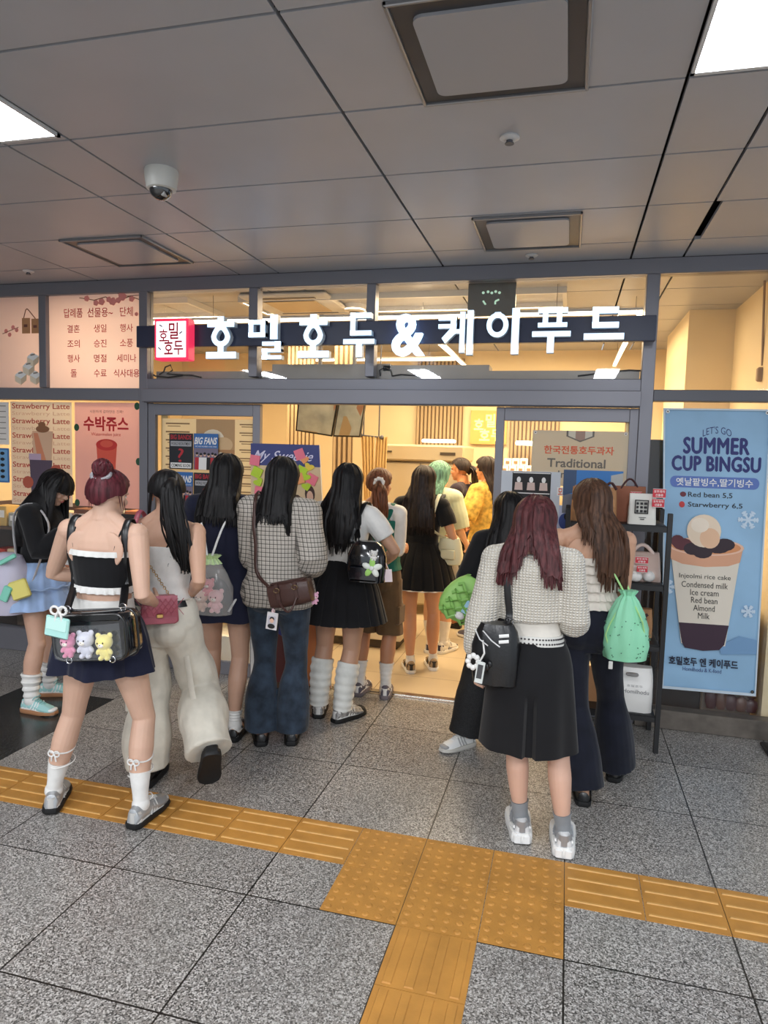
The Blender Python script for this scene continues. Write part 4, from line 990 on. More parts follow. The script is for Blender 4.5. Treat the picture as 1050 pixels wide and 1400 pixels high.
# lamp globes near the slat panel
b = MB(); q = at(722, 606, 8.3); b.box(q, (.28, .1, .05), bev=.01); tag(b.build('wall_lamp', LED), 'warm glowing wall lamp on the slatted panel', 'wall lamp')
b = MB(); q = at(600, 603, 8.3); b.box(q, (.4, .1, .04), bev=.01); tag(b.build('wall_lamp', LED), 'warm glowing wall lamp above the fridge on the slatted panel', 'wall lamp')
b = MB(); q0 = at(1043, 380, D+.6); b.tube([at(1046, 372, D+.7), at(1044, 430, D+.7), at(1042, 500, D+.7)], .008, 8); b.box(at(1042, 512, D+.7), (.07, .05, .1), bev=.01)
tag(b.build('hanging_cable', mat('cable_beige', (150, 124, 100), .6)), 'thin brown cable with junction box hanging inside the right window', 'cable')
# ================================================================== people
def smooth01(x): x = max(0., min(1., x)); return x*x*(3-2*x)
def lerp(a, b, t): return a+(b-a)*t
def table(tb, z):
    if z <= tb[0][0]: return tb[0][1:]
    for a, b in zip(tb[:-1], tb[1:]):
        if z <= b[0]:
            t = (z-a[0])/(b[0]-a[0]); return tuple(lerp(p, q, t) for p, q in zip(a[1:], b[1:]))
    return tb[-1][1:]
# torso of a 1.62 m woman: z, centre y, half width, half depth (she faces +y)
TORSO = [(.765, -.008, .090, .075), (.80, -.012, .148, .098), (.86, -.014, .170, .112), (.92, -.010, .162, .106), (.98, -.002, .138, .092), (1.04, .004, .122, .084), (1.10, .006, .126, .090), (1.17, .004, .137, .102), (1.23, -.002, .145, .100), (1.28, -.010, .150, .090), (1.315, -.014, .150, .072), (1.345, -.016, .118, .056), (1.37, -.014, .070, .050), (1.395, -.006, .052, .050), (1.46, .006, .047, .050)]
class Person:
    def __init__(s, label, loc, rz, height, skin=(228, 190, 166), feet=None, toe=(0, 0), lift=(0, 0), wrists=(None, None), elbow_out=(None, None), lean=0, sway=0, twist=0, head=(0, 0, 0), hand_pose=('relax', 'relax'), girth=1.0, voxel=.0045, palm=(None, None), limb=1.0, foot_pitch=(0, 0), neck_drop=0, knee_pole=None):
        s.k = k = height/1.62; s.g = girth; s.limb = limb
        s.root = thing('person', label, 'person', (loc[0], loc[1], 0), rz)
        s.rz = rz; s.loc = V((loc[0], loc[1], 0)); s.lean = lean; s.sway = sway; s.twist = twist
        s.skin = mat('skin_%d_%d_%d' % skin, skin, .5, sss=.06, noise_amt=.03, noise_scale=14)
        # feet in world -> local
        if feet is None: s.feet = [V((-.09*k, 0, 0)), V((.09*k, 0, 0))]
        else: s.feet = [s.to_local(V((f[0], f[1], 0))) for f in feet]
        s.toe = toe; s.foot_pitch = foot_pitch
        s.ankle = [V((f.x, f.y, .082*k+l)) for f, l in zip(s.feet, lift)]
        s.thl, s.shl = .395*k, .375*k
        mid = (s.feet[0]+s.feet[1])/2
        hz = .845*k
        s.hipx = .088*k*girth
        # lower the pelvis until both legs reach
        for _ in range(60):
            ok = True
            for i in (0, 1):
                hip = V(((-1, 1)[i]*s.hipx, 0, hz))
                if (hip-s.ankle[i]).length > (s.thl+s.shl)*.998 and lift[i] < .03: ok = False
            if ok: break
            hz -= .004
        s.dz = hz-.845*k
        s.hip = [V(((-1, 1)[i]*s.hipx, 0, hz)) for i in (0, 1)]
        s.knee = [s.ik(s.hip[i], s.ankle[i], s.thl, s.shl, V(knee_pole[i]) if knee_pole and knee_pole[i] else V(((-.15, .15)[i], 1, 0))) for i in (0, 1)]
        shx = .168*k*(.5+.5*girth)
        s.sh = [s.up(V((-shx, -.014*k, 1.318*k))), s.up(V((shx, -.014*k, 1.318*k)))]
        s.ual, s.fal = .262*k, .228*k
        s.wr = []; s.el = []
        for i in (0, 1):
            sg = (-1, 1)[i]
            w_ = wrists[i](s) if callable(wrists[i]) else wrists[i]
            if w_ is None: w_ = s.sh[i]+V((sg*.05*k, .04*k, -(s.ual+s.fal)*.985))
            else: w_ = V(w_)*1.0
            d = w_-s.sh[i]; L = s.ual+s.fal
            if d.length > L*.995: w_ = s.sh[i]+d*(L*.995/d.length)
            pole = V(elbow_out[i]) if elbow_out[i] is not None else V((sg*.45, -1, -.2))
            s.wr.append(w_); s.el.append(s.ik(s.sh[i], w_, s.ual, s.fal, pole))
        s.hyaw, s.hpitch, s.hroll = head
        s.neck = s.up(V((0, .004*k, 1.40*k)))
        s.R = Matrix.Rotation(s.twist+s.hyaw, 3, 'Z') @ Matrix.Rotation(-s.hpitch, 3, 'X') @ Matrix.Rotation(s.hroll, 3, 'Y')
        hc = V((0, .022*k, (.106-neck_drop)*k)); s.hk = .93*k**.5
        s.head = s.neck+Matrix.Rotation(s.twist+s.hyaw, 3, 'Z') @ Matrix.Rotation(-s.hpitch*.8, 3, 'X') @ hc
        s.hand_pose = hand_pose; s.palm = palm; s.voxel = voxel
        s.body()
    def to_local(s, p): return Matrix.Rotation(-s.rz, 3, 'Z') @ (V(p)-s.loc)
    def to_world(s, p): return Matrix.Rotation(s.rz, 3, 'Z') @ V(p)+s.loc
    def loc_at(s, px, py, Y): return s.to_local(at(px, py, Y))
    def ik(s, a, c, l1, l2, pole):
        d = c-a; L = min(d.length, (l1+l2)*.9995); n = d.normalized(); x = (l1*l1-l2*l2+L*L)/(2*L); h = sqrt(max(0, l1*l1-x*x))
        p = pole-n*pole.dot(n); p.normalize(); return a+n*x+p*h
    def up(s, p):
        """bend the upper body: p given for the upright pose (pelvis at its standing height)"""
        k = s.k; p = V(p); z0 = .88*k; t = smooth01((p.z-.84*k)/(.32*k)); q = p-V((0, 0, z0))
        q = Matrix.Rotation(s.twist*t, 3, 'Z') @ (Matrix.Rotation(-s.lean*t, 3, 'X') @ (Matrix.Rotation(s.sway*t, 3, 'Y') @ q))
        return q+V((0, 0, z0+s.dz))
    def sec(s, z, ease=0, n=28, e=.9, fx=1, fy=1):
        """one torso ring at standing height z (unscaled)"""
        k = s.k; cy, rx, ry = table(TORSO, z); gx = s.g if z < 1.3 else .5+.5*s.g
        rx, ry = rx*k*gx*fx+ease, ry*k*gx*fy+ease; r = []
        for j in range(n):
            a = 2*pi*j/n; ca, sa = cos(a), sin(a)
            r.append(s.up(V((rx*math.copysign(abs(ca)**e, ca), cy*k+ry*math.copysign(abs(sa)**e, sa), z*k))))
        return r
    def back(s, z, off=.0, x=0, ease=0):
        """a point on the back surface at height z and sideways offset x"""
        cy, rx, ry = table(TORSO, z); k = s.k; rx, ry = rx*k*s.g+ease, ry*k*s.g+ease
        u = max(-.98, min(.98, x/rx)); return s.up(V((x, cy*k-ry*sqrt(1-u*u)-off, z*k)))
    def front(s, z, off=.0, x=0, ease=0):
        cy, rx, ry = table(TORSO, z); k = s.k; rx, ry = rx*k*s.g+ease, ry*k*s.g+ease
        u = max(-.98, min(.98, x/rx)); return s.up(V((x, cy*k+ry*sqrt(1-u*u)+off, z*k)))
    LEG = [(0, .088, .092), (.2, .083, .086), (.5, .069, .072), (.85, .053, .056), (1.0, .050, .053), (1.12, .050, .055), (1.32, .0535, .060), (1.55, .045, .050), (1.85, .031, .035), (2.0, .029, .034)]
    def legp(s, i, t, ease=0):
        """t 0..1 thigh, 1..2 shin: centre and radii"""
        a, b, c = s.hip[i], s.knee[i], s.ankle[i]; k = s.k*s.limb
        p = a.lerp(b, t) if t < 1 else b.lerp(c, t-1)
        bow = .018*s.k*sin(pi*min(1, max(0, t-1)))*(1 if t > 1 else 0)
        p = p+V((0, -bow, 0)); rx, ry = table(s.LEG, t); return p, (ry*k+ease, rx*k+ease)
    def leg_tube(s, mb, i, t0, t1, fn, n=20, m=24, up=(0, 1, 0)):
        pts, rad = [], []
        for j in range(m+1):
            t = lerp(t0, t1, j/m); p, (ry, rx) = s.legp(i, t); e = fn(t)
            if hasattr(e, '__len__'): p = p+V(e[1]); e = e[0]
            pts.append(p); rad.append((ry+e, rx+e))
        mb.tube(pts, rad, n, up=up)
    ARM = [(0, .046), (.15, .047), (.5, .041), (.9, .034), (1, .033), (1.2, .035), (1.5, .030), (1.85, .022), (2, .021)]
    def armp(s, i, t):
        p = s.sh[i].lerp(s.el[i], t) if t < 1 else s.el[i].lerp(s.wr[i], t-1); return p, table(s.ARM, t)[0]*s.k*s.limb
    def arm_tube(s, mb, i, t0, t1, fn, n=16, m=18):
        pts, rad = [], []
        for j in range(m+1):
            t = lerp(t0, t1, j/m); p, r = s.armp(i, t); pts.append(p); rad.append(r+fn(t))
        mb.tube(pts, rad, n)
    def hand(s, mb, i):
        k = s.k; sg = (-1, 1)[i]; d = (s.wr[i]-s.el[i]).normalized()
        pn = V(s.palm[i]) if s.palm[i] is not None else V((-sg, .25, 0))
        pn = (pn-d*pn.dot(d)).normalized(); sd = d.cross(pn)          # across the palm
        th = V((0, 1, 0)); 
        if sd.dot(V((0, 1, .3))) < 0: sd = -sd                           # thumb side forward
        w = s.wr[i]; pl = .082*k
        rings = []
        for t, hw, ht in ((-.02, .021, .019), (.0, .022, .018), (.25, .03, .017), (.6, .037, .0155), (.9, .038, .014), (1.0, .035, .012)):
            c = w+d*(pl*t); rings.append([c+sd*(hw*k*cos(a))+pn*(ht*k*sin(a)) for a in [2*pi*j/14 for j in range(14)]])
        mb.loft(rings)
        pose = s.hand_pose[i]; curl = {'relax': (.3, .4, .3), 'grip': (.9, 1.3, .9), 'hold': (.6, .9, .5), 'flat': (.08, .1, .08), 'pinch': (.7, .9, .6)}[pose]
        for f, (off, ln) in enumerate(((.0285, .068), (.0095, .077), (-.0095, .071), (-.0275, .056))):
            p = w+d*(pl*.93)+sd*(off*k); dirv = (d+sd*(off*2.2)).normalized(); pts = [p-d*.012*k, p]; rad = [.0085*k, .0085*k]
            for j, fr in enumerate((.45, .30, .25)):
                a = curl[j]*(1+.12*f); dirv = (Matrix.Rotation(a, 3, dirv.cross(pn)) @ dirv).normalized(); p = p+dirv*(ln*fr*k); pts.append(p); rad.append((.0082-.0009*j)*k)
            pts.append(p+dirv*.004*k); rad.append(.004*k); mb.tube(pts, rad, 8)
        p = w+d*(.022*k)+sd*(.024*k); dirv = (d*.6+sd*.75+pn*.35).normalized(); pts = [p-dirv*.012*k, p]; rad = [.0115*k, .0115*k]
        for j, ln in enumerate((.034, .028, .02)):
            dirv = (dirv+d*.28*j+pn*(.18 if pose in ('relax', 'flat') else .45)).normalized(); p = p+dirv*(ln*k); pts.append(p); rad.append((.0102-.0014*j)*k)
        pts.append(p+dirv*.004*k); rad.append(.004*k); mb.tube(pts, rad, 8)
    def footframe(s, i):
        a = s.toe[i]; f = V((sin(a), cos(a), 0)); p = s.foot_pitch[i]
        R = Matrix.Rotation(-a, 3, 'Z') @ Matrix.Rotation(p, 3, 'X'); o = V((s.ankle[i].x, s.ankle[i].y, s.ankle[i].z-.082*s.k))
        if p: o = s.ankle[i]-R @ V((0, 0, .082*s.k))
        return o, R
    FOOT = [(-.062, .026, .052), (-.045, .031, .074), (-.01, .034, .092), (.03, .034, .084), (.07, .039, .062), (.11, .043, .046), (.145, .041, .036), (.168, .030, .026), (.176, .016, .016)]
    def foot_loft(s, mb, i, ease=0, zoff=0, y0=-1, y1=1, hs=1, n=18, ws=1):
        o, R = s.footframe(i); k = s.k; rings = []
        for y, hw, hh in s.FOOT:
            if not (y0 <= y <= y1): continue
            hw, hh = hw*k*ws+ease, hh*k*hs+ease; r = []
            for j in range(n):
                a = 2*pi*j/n; ca, sa = cos(a), sin(a)
                x = hw*math.copysign(abs(ca)**.75, ca); z = hh*.5*(1+math.copysign(abs(sa)**.8, sa))
                if sa > 0: x *= 1-.35*(z/hh)*min(1, hh/(.07*k))
                yy = y*k+(ease if y > .1 else (-ease if y < -.04 else 0)); r.append(o+R @ V((x, yy, z+zoff)))
            rings.append(r)
        mb.loft(rings); return rings
    def body(s):
        b = MB(); k = s.k
        b.loft([s.sec(z) for z in (.765, .79, .82, .86, .9, .94, .98, 1.02, 1.06, 1.1, 1.14, 1.18, 1.22, 1.26, 1.29, 1.315, 1.335, 1.35, 1.37, 1.395, 1.43, 1.46)])
        for i in (0, 1):
            sg = (-1, 1)[i]
            b.ell(s.up(V((sg*.07*k*s.g, -.062*k, .855*k))), (.082*k*s.g, .075*k*s.g, .088*k))
            b.ell(s.up(V((sg*.066*k, .075*k, 1.185*k))), (.056*k, .045*k, .056*k))
            b.tube([s.up(V((sg*.03*k, -.012*k, 1.40*k))), s.up(V((sg*.09*k, -.016*k, 1.352*k))), s.sh[i]], [.032*k, .034*k, .043*k], 14)
            b.ell(s.sh[i], (.049*k, .049*k, .052*k))
            b.ell(s.up(V((sg*.075*k, -.074*k, 1.255*k))), (.06*k, .013*k, .075*k))
            s.leg_tube(b, i, 0, 2, lambda t: 0); s.arm_tube(b, i, 0, 2, lambda t: 0); s.hand(b, i)
            b.ell(s.knee[i]+V((0, .008*k, 0)), (.046*k*s.limb, .05*k*s.limb, .055*k))
            b.ell(s.ankle[i], (.033*k, .036*k, .035*k)); s.foot_loft(b, i, zoff=.02, hs=.8, ws=.9)
        # neck and head
        R, c, h = s.R, s.head, s.hk
        P = lambda x, y, z: c+R @ (V((x, y, z))*h)
        b.tube([s.up(V((0, -.012*k, 1.36*k))), s.neck, s.neck.lerp(c, .75)], [.056*k, .05*k, .05*k], 16)
        b.ell(P(0, -.012, .028), (.074*h, .092*h, .088*h), R, 22, 14)
        b.ell(P(0, .028, -.03), (.060*h, .062*h, .078*h), R, 20, 12)
        b.ell(P(0, .058, -.083), (.027*h, .026*h, .024*h), R); b.ell(P(0, .03, -.066), (.048*h, .05*h, .038*h), R)
        for sg in (-1, 1):
            b.ell(P(sg*.036, .062, -.022), (.022*h, .02*h, .022*h), R); b.ell(P(sg*.03, .078, .022), (.024*h, .012*h, .01*h), R)
            E_ = R @ Matrix.Rotation(sg*.35, 3, 'Z'); b.ell(P(sg*.077, -.008, -.01), (.009*h, .019*h, .031*h), E_, 12, 8); b.ell(P(sg*.075, .0, -.032), (.007*h, .009*h, .011*h), E_, 10, 6)
        b.tube([P(0, .082, .016), P(0, .094, -.006), P(0, .103, -.02), P(0, .094, -.03)], [.008*h, .0095*h, .012*h, .009*h], 10)
        for sg in (-1, 1): b.ell(P(sg*.011, .091, -.026), (.008*h, .009*h, .007*h), R, 10, 6)
        b.ell(P(0, .086, -.05), (.021*h, .010*h, .006*h), R, 12, 6); b.ell(P(0, .085, -.060), (.018*h, .010*h, .0065*h), R, 12, 6)
        s.bodyo = fuse(b, 'body', s.skin, s.root, voxel=s.voxel, smooth=2)
        # lips tinted on the same surface
        me = s.bodyo.data; me.materials.append(mat('lip_tint', (196, 110, 108), .4)); Ri = R.inverted()
        for p in me.polygons:
            q = Ri @ (p.center-c)/h
            if q.y > .08 and -.068 < q.z < -.044 and abs(q.x) < .021*(1-(abs(q.z+.055)/.014)**2): p.material_index = 1
        eb = MB()
        for sg in (-1, 1):
            eb.mi = 0; eb.ell(P(sg*.031, .0775, .004), (.0135*h, .0085*h, .0062*h), R, 12, 8); eb.mi = 1; eb.ell(P(sg*.031, .0822, .004), (.0062*h, .0045*h, .0058*h), R, 10, 8)
            eb.mi = 2; eb.tube([P(sg*(.018+.009*j), .0865-.0018*j*j, .0215+.0035*sin(j*.9)) for j in range(4)], .0026*h, 6); eb.tube([P(sg*(.019+.0085*j), .085-.0015*j*j, .0095+.002*sin(j)) for j in range(4)], .0016*h, 5)
        eb.build('eyes', [mat('eye_white', (236, 232, 228), .25), mat('eye_iris', (40, 26, 20), .15), mat('eyebrow_hair', (48, 34, 30), .6)], s.root)
    # ---------------------------------------------------------------- clothes
    def top(s, name, m, z0, z1=1.375, ease=.012, hem=.0, sleeves=None, puff=0, cuff=None, wr=.004, seed=1, voxel=.007, zflare=None, wscale=9, drop=0, straight=.0):
        """sleeves: arm parameter 0..2 where the sleeve ends (None = sleeveless)"""
        b = MB(); zs = []; z = z0
        while z < z1-.012: zs.append(z); z += .02
        zs.append(z1); rings = []
        for z in zs:
            f = max(0, (1.2-z)/.4); e = ease+hem*f
            if straight:      # loose cloth hangs straight from the widest level instead of following the waist
                _, rx, ry = table(TORSO, z); _, rxb, ryb = table(TORSO, 1.2)
                if z < 1.2: e = e+straight*max(0, (rxb-rx))*s.k
            rings.append(s.sec(z, e if z < 1.34 else ease*.6))
        b.loft(rings)
        for i in (0, 1):
            if sleeves is None: continue
            te = sleeves if not hasattr(sleeves, '__len__') else sleeves[i]
            sg = (-1, 1)[i]
            b.tube([s.up(V((sg*.06*s.k, -.014*s.k, 1.345*s.k))), s.sh[i]+V((0, 0, .004))], [.05*s.k+ease*.6, .046*s.k+ease], 16)
            b.ell(s.sh[i], (.05*s.k+ease,)*3)
            def fn(t):
                q = t/te; e = ease+puff*smooth01(q*1.6)
                if cuff is not None and q > .88: e = lerp(e, cuff, (q-.88)/.12)
                return e
            s.arm_tube(b, i, 0, te, fn)
        for sg in (-1, 1):
            if z1 > 1.22: b.ell(s.up(V((sg*.066*s.k, .075*s.k, 1.185*s.k))), (.056*s.k+ease*.7,)*3)
        return fuse(b, name, m, s.root, voxel=voxel, smooth=3, wrinkle=wr, wscale=wscale, seed=seed)
    def skirt(s, name, m, z0, z1, flare, pleats=18, depth=.012, ease=.012, wave=0, box=False, seed=1, rows=16, yshift=0, n=None, slit=None, front_lift=0, hemw=None):
        """z0 waist, z1 hem; flare = extra radius at the hem"""
        k = s.k; n = n or pleats*8; b = MB(); rings = []; random.seed(seed)
        cy0, rx0, ry0 = table(TORSO, z0); ph = random.random()*6
        for i in range(rows+1):
            f = i/rows; z = lerp(z0, z1, f); cy, rx, ry = table(TORSO, max(z, .86)); fl_ = flare*f**.9
            rx, ry = rx*k*s.g+ease+fl_, ry*k*s.g+ease+fl_*.9+.012*smooth01(f*3)
            ring = []
            for j in range(n):
                a = 2*pi*j/n; q = (a*pleats/(2*pi)+ph*0) % 1
                if box: d = depth*(.15+.85*f)*(smooth01(min(q, 1-q)*6)-.7)
                else: d = depth*(.25+.75*f)*(1-2*abs(q-.0) if False else cos(2*pi*q)*.5+.25*cos(4*pi*q+1))
                d += wave*f*sin(a*5+ph)+wave*.6*f*sin(a*9+2*ph)
                if slit and abs(math.atan2(sin(a-slit[0]), cos(a-slit[0]))) < slit[1] and f > slit[2]: d -= .03*smooth01((f-slit[2])*4)
                x, y = (rx+d)*cos(a), (ry+d)*sin(a); zz = z*k+wave*.5*f*sin(a*7+ph)*.6
                p = s.up(V((x, cy*k+y+yshift*f, max(zz, .84*k)))) if zz > .84*k else V((x, cy*k+y+yshift*f, zz+s.dz))
                ring.append(p)
            rings.append(ring)
        # turn the hem inwards and back up so that the cloth has thickness
        inner = []
        for ring in rings[::-1]:
            c = sum(ring, V((0, 0, 0)))/n; inner.append([p+(V((c.x-p.x, c.y-p.y, 0)).normalized()*.004) for p in ring])
        b.loft(rings+inner, cap=False); return b.build(name, m, s.root)
    def pants(s, name, m, z0, fn, t1=1.97, ease=.01, wr=.004, seed=2, voxel=.0065, hips=1, wscale=9):
        b = MB(); zs = [z0-.02*j for j in range(int((z0-.745)/.02)+1)]
        b.loft([s.sec(z, ease*hips) for z in zs])
        for i in (0, 1):
            sg = (-1, 1)[i]; b.ell(s.up(V((sg*.07*s.k*s.g, -.062*s.k, .855*s.k))), (.082*s.k*s.g+ease*.8, .075*s.k*s.g+ease*.8, .088*s.k+ease))
            s.leg_tube(b, i, .0, t1[i] if hasattr(t1, '__len__') else t1, lambda t: fn(t, i) if fn.__code__.co_argcount > 1 else fn(t), m=30)
        return fuse(b, name, m, s.root, voxel=voxel, smooth=2, wrinkle=wr, wscale=wscale, seed=seed)
    def sock(s, i, m, t0, name='sock', ease=.004, slouch=0, n=22, grow=0, rings_=5):
        b = MB(); pts, rad = [], []
        for j in range(31):
            t = lerp(t0, 2.0, j/30); p, (ry, rx) = s.legp(i, t); e = ease+grow*(j/30)+(slouch*(.5+.5*sin(j/30*2*pi*rings_))+slouch*.4*noise.noise(V((j*.7, i, t0))) if slouch else 0)
            pts.append(p); rad.append((ry+e, rx+e))
        b.tube(pts, rad, n, up=(0, 1, 0)); o_, R = s.footframe(i)
        b.ell(s.ankle[i], (.036*s.k+ease, .04*s.k+ease, .038*s.k+ease)); s.foot_loft(b, i, ease=.002, hs=1.02)
        b.tube([pts[0]+V((0, 0, .0)), pts[0].lerp(pts[1], .3)], [(rad[0][0]+.0015, rad[0][1]+.0015)]*2, n, up=(0, 1, 0))
        return b.build(name, m, s.root)
    def shoe(s, i, upper, sole, style='sneaker', accent=None, lace=None, name=None, chunk=.0, sole_h=.028):
        """upper loft with opening, shaped sole, toe cap, laces and stripes as parts"""
        t = MB(); o, R = s.footframe(i); k = s.k; sh = sole_h
        nm = name or ('sneaker' if style != 'flat' else 'shoe')
        # upper
        prof = {'sneaker': [(-.068, .024, .052), (-.06, .031, .074), (-.03, .036, .086), (.0, .037, .084), (.03, .038, .080), (.06, .0405, .070), (.1, .045, .056), (.14, .045, .046), (.17, .036, .036), (.186, .018, .024)],
                'flat': [(-.068, .022, .042), (-.06, .030, .056), (-.03, .035, .052), (.0, .0365, .042), (.03, .038, .040), (.06, .041, .042), (.1, .045, .046), (.14, .045, .042), (.17, .036, .034), (.186, .018, .02)]}[('flat' if style == 'flat' else 'sneaker')]
        rings = []; n = 20
        for y, hw, hh in prof:
            r = []
            for j in range(n):
                a = 2*pi*j/n; ca, sa = cos(a), sin(a); x = (hw+chunk*.4)*k*math.copysign(abs(ca)**.7, ca); z = hh*k*.5*(1+math.copysign(abs(sa)**.75, sa))
                if sa > 0: x *= 1-.3*z/(hh*k)
                r.append(o+R @ V((x, y*k, z*.98+sh*.55)))
            rings.append(r)
        t.loft(rings); up_ = t.build(nm, upper, s.root)
        # sole
        b = MB(); out = [(y, hw+.006+chunk) for y, hw, _ in prof]; out[0] = (-.076, .022+chunk*.6); out[-1] = (.194, .018)
        pts = [(hw*k, y*k) for y, hw in out]+[(-hw*k, y*k) for y, hw in out[::-1]]
        cx = lambda sc, z, hl=0: [o+R @ V((x*sc, y*(1+(sc-1)*.4), z+(hl if y > .12*k else 0))) for x, y in pts]
        b.loft([cx(.9, .0, .008), cx(1.0, .006, .004), cx(1.03, sh*.6), cx(.98, sh)]); b.build('sole', sole, up_)
        if style == 'sneaker' or style == 'chunky':
            if accent:
                b = MB()
                for sd in (-1, 1):
                    for q in range(3): b.tube([o+R @ V((sd*(.0395+chunk*.4)*k, (.02+.022*q)*k, sh+.004)), o+R @ V((sd*(.034+chunk*.3)*k, (.034+.02*q)*k, sh+.028)), o+R @ V((sd*.02*k, (.036+.02*q)*k, sh+.05))], .0045, 6)
                b.ell(o+R @ V((0, .165*k, sh+.008)), (.037*k, .026*k, .014), R)
                b.loft([[o+R @ V(((hw_+chunk*.4)*k*cos(a), (-.03-.041*sin(a))*k, z_)) for a in [.25+2.65*j/12 for j in range(13)]] for z_, hw_ in ((sh*.9, .036), (sh+.03, .0335), (sh+.05, .028))], cap=False, closed=False); b.build('shoe_overlay', accent, up_)
            if lace:
                b = MB()
                for q in range(5): b.tube([o+R @ V(((-.022+.002*q)*k, (.045+.015*q)*k, sh*.55+(.074-.006*q)*k)), o+R @ V((0, (.052+.015*q)*k, sh*.55+(.083-.0065*q)*k)), o+R @ V(((.022-.002*q)*k, (.045+.015*q)*k, sh*.55+(.074-.006*q)*k))], .0032, 6)
                for sd in (-1, 1): b.tube([o+R @ V((sd*.018*k*(1-cos(a))*.9, (.04+.01*sin(a))*k, sh*.55+.088*k+.012*sin(a))) for a in [2*pi*j/10 for j in range(11)]], .0025, 6)
                b.build('laces', lace, up_)
        if style == 'chunky':
            b = MB()
            for sd in (-1, 1):
                b.box(o+R @ V((sd*.021*k, -.066*k, .026)), (.033*k, .036*k, .044), R, bev=.007); b.box(o+R @ V((sd*.027*k, -.015*k, .022)), (.034*k, .04*k, .036), R, bev=.007); b.box(o+R @ V((sd*.034*k, .11*k, .024)), (.03*k, .06*k, .036), R, bev=.007)
                b.tube([o+R @ V((sd*.034*k, -.05*k, .07)), o+R @ V((sd*.04*k, -.01*k, .06)), o+R @ V((sd*.042*k, .04*k, .045))], .007, 8)
            b.build('sole_block', sole, up_)
            b = MB(); b.box(o+R @ V((0, .03*k, .004)), (.08*k, .2*k, .008), R, bev=.003); b.box(o+R @ V((0, -.06*k, .003)), (.06*k, .03*k, .007), R, bev=.002); b.build('tread', BLK, up_)
        if style == 'flat':
            b = MB(); b.tube([o+R @ V((.036*cos(a)*k, (.03+.004*sin(a))*k, sh+.018+.03*sin(a)*k)) for a in [pi*j/8 for j in range(9)]], .006, 8); b.build('shoe_strap', upper, up_)
        return up_
    # ---------------------------------------------------------------- hair
    def scalp(s, th, ph, off=.0):
        """point on the hair-covered skull: th from the crown, ph around (0 = back, pi/2 = her right)"""
        h = s.hk; d = V((sin(th)*sin(ph)*.079, -sin(th)*cos(ph)*.098, cos(th)*.093)); n = V((sin(th)*sin(ph), -sin(th)*cos(ph), cos(th)))
        return s.head+s.R @ (d*h+n*off+V((0, -.010, .018))*h)
    def hair(s, m, zt, spread=1.15, phmax=1.95, hairline=1.05, nstr=240, vol=.012, jag=.05, bangs=None, seed=1, split=None, ease=.02, side_front=False, name='hair', width=.15, wave=0, zlen=None, xshift=0):
        """long loose hair: zt = tip height (world z); split raises the tips at the nape"""
        rnd = random.Random(seed); k = s.k; zsh = s.sh[0].z*.5+s.sh[1].z*.5+.03
        def path(ph, off, zend, n=16, jx=0):
            pts = []; a = abs(ph)
            long_ = smooth01((phmax-a)/.35)           # 1 = falls, 0 = stops at the hairline
            the = 1.72 if a < 1.7 else lerp(1.72, bangs or hairline, smooth01((a-1.7)/.5))
            m1 = 8
            for j in range(m1): pts.append(s.scalp(.04+(the-.04)*j/(m1-1), ph, off))
            if long_ < .5: return pts+[pts[-1]+V((0, 0, -.002*(j+1))) for j in range(n-m1)]
            p0 = pts[-1]
            z1 = zend+(1-long_)*.15
            hl = s.to_hl(p0)
            for j in range(1, n-m1+1):
                f = j/(n-m1); z = lerp(p0.z, z1, f); e = smooth01((p0.z-z)/max(.03, p0.z-zsh))
                zu = (z-s.dz)/k
                bp = s.back(max(.9, min(1.33, zu)), ease+off*1.2, max(-.12, min(.12, (p0.x-s.head.x)*spread)))
                sd = sin(ph)
                xt = s.head.x*(1-e)+bp_x(s, zu)*e+sd*width*(.75+.25*min(1, (p0.z-z)/.25))*(.55+.45*min(1, spread))
                x = lerp(p0.x, xt+xshift*e, e)
                y = lerp(p0.y, min(bp.y, s.back(1.26, ease+off*1.2, 0).y+.03)+.0*a, e)
                if side_front and a > 1.1: y = lerp(p0.y, s.front(1.2, ease, .1).y, e)
                if wave: x += wave*sin(f*9+ph*3)*f; y += wave*.6*cos(f*8+ph*5)*f
                pts.append(V((x+jx*f, y, z)))
            return pts
        def bp_x(s, zu): return s.up(V((0, 0, max(.9, min(1.33, zu))*k))).x
        def tip(ph):
            z = zt
            if split: z += split*max(0, 1-abs(ph-split_c)/.55)**.7
            if zlen: z += zlen(ph)
            return z
        split_c = 0
        b = MB(); cols = 84; rows = []
        grid = [path(-pi+2*pi*c/cols, .006+.004*sin(c*1.7)+.003*sin(c*4.1), tip(-pi+2*pi*c/cols)+.03+.012*sin(c*2.3)) for c in range(cols+1)]
        b.sheet([[grid[c][r] for c in range(cols+1)] for r in range(len(grid[0]))], -.016)
        for q in range(nstr):
            ph = rnd.uniform(-pi, pi) if q > nstr*.65 else rnd.uniform(-phmax, phmax); pts = path(ph, .007+rnd.random()*vol, tip(ph)+rnd.uniform(-jag, jag*.6), jx=rnd.uniform(-.012, .012))
            r0 = rnd.uniform(.004, .0085); N = len(pts); b.tube(pts, [(r0*.55, r0*(1.2 if j < N-3 else (N-j)/3.2)) for j in range(N)], 5, cap=True)
        return b.build(name, m, s.root, angle=60)
    def to_hl(s, p): return p
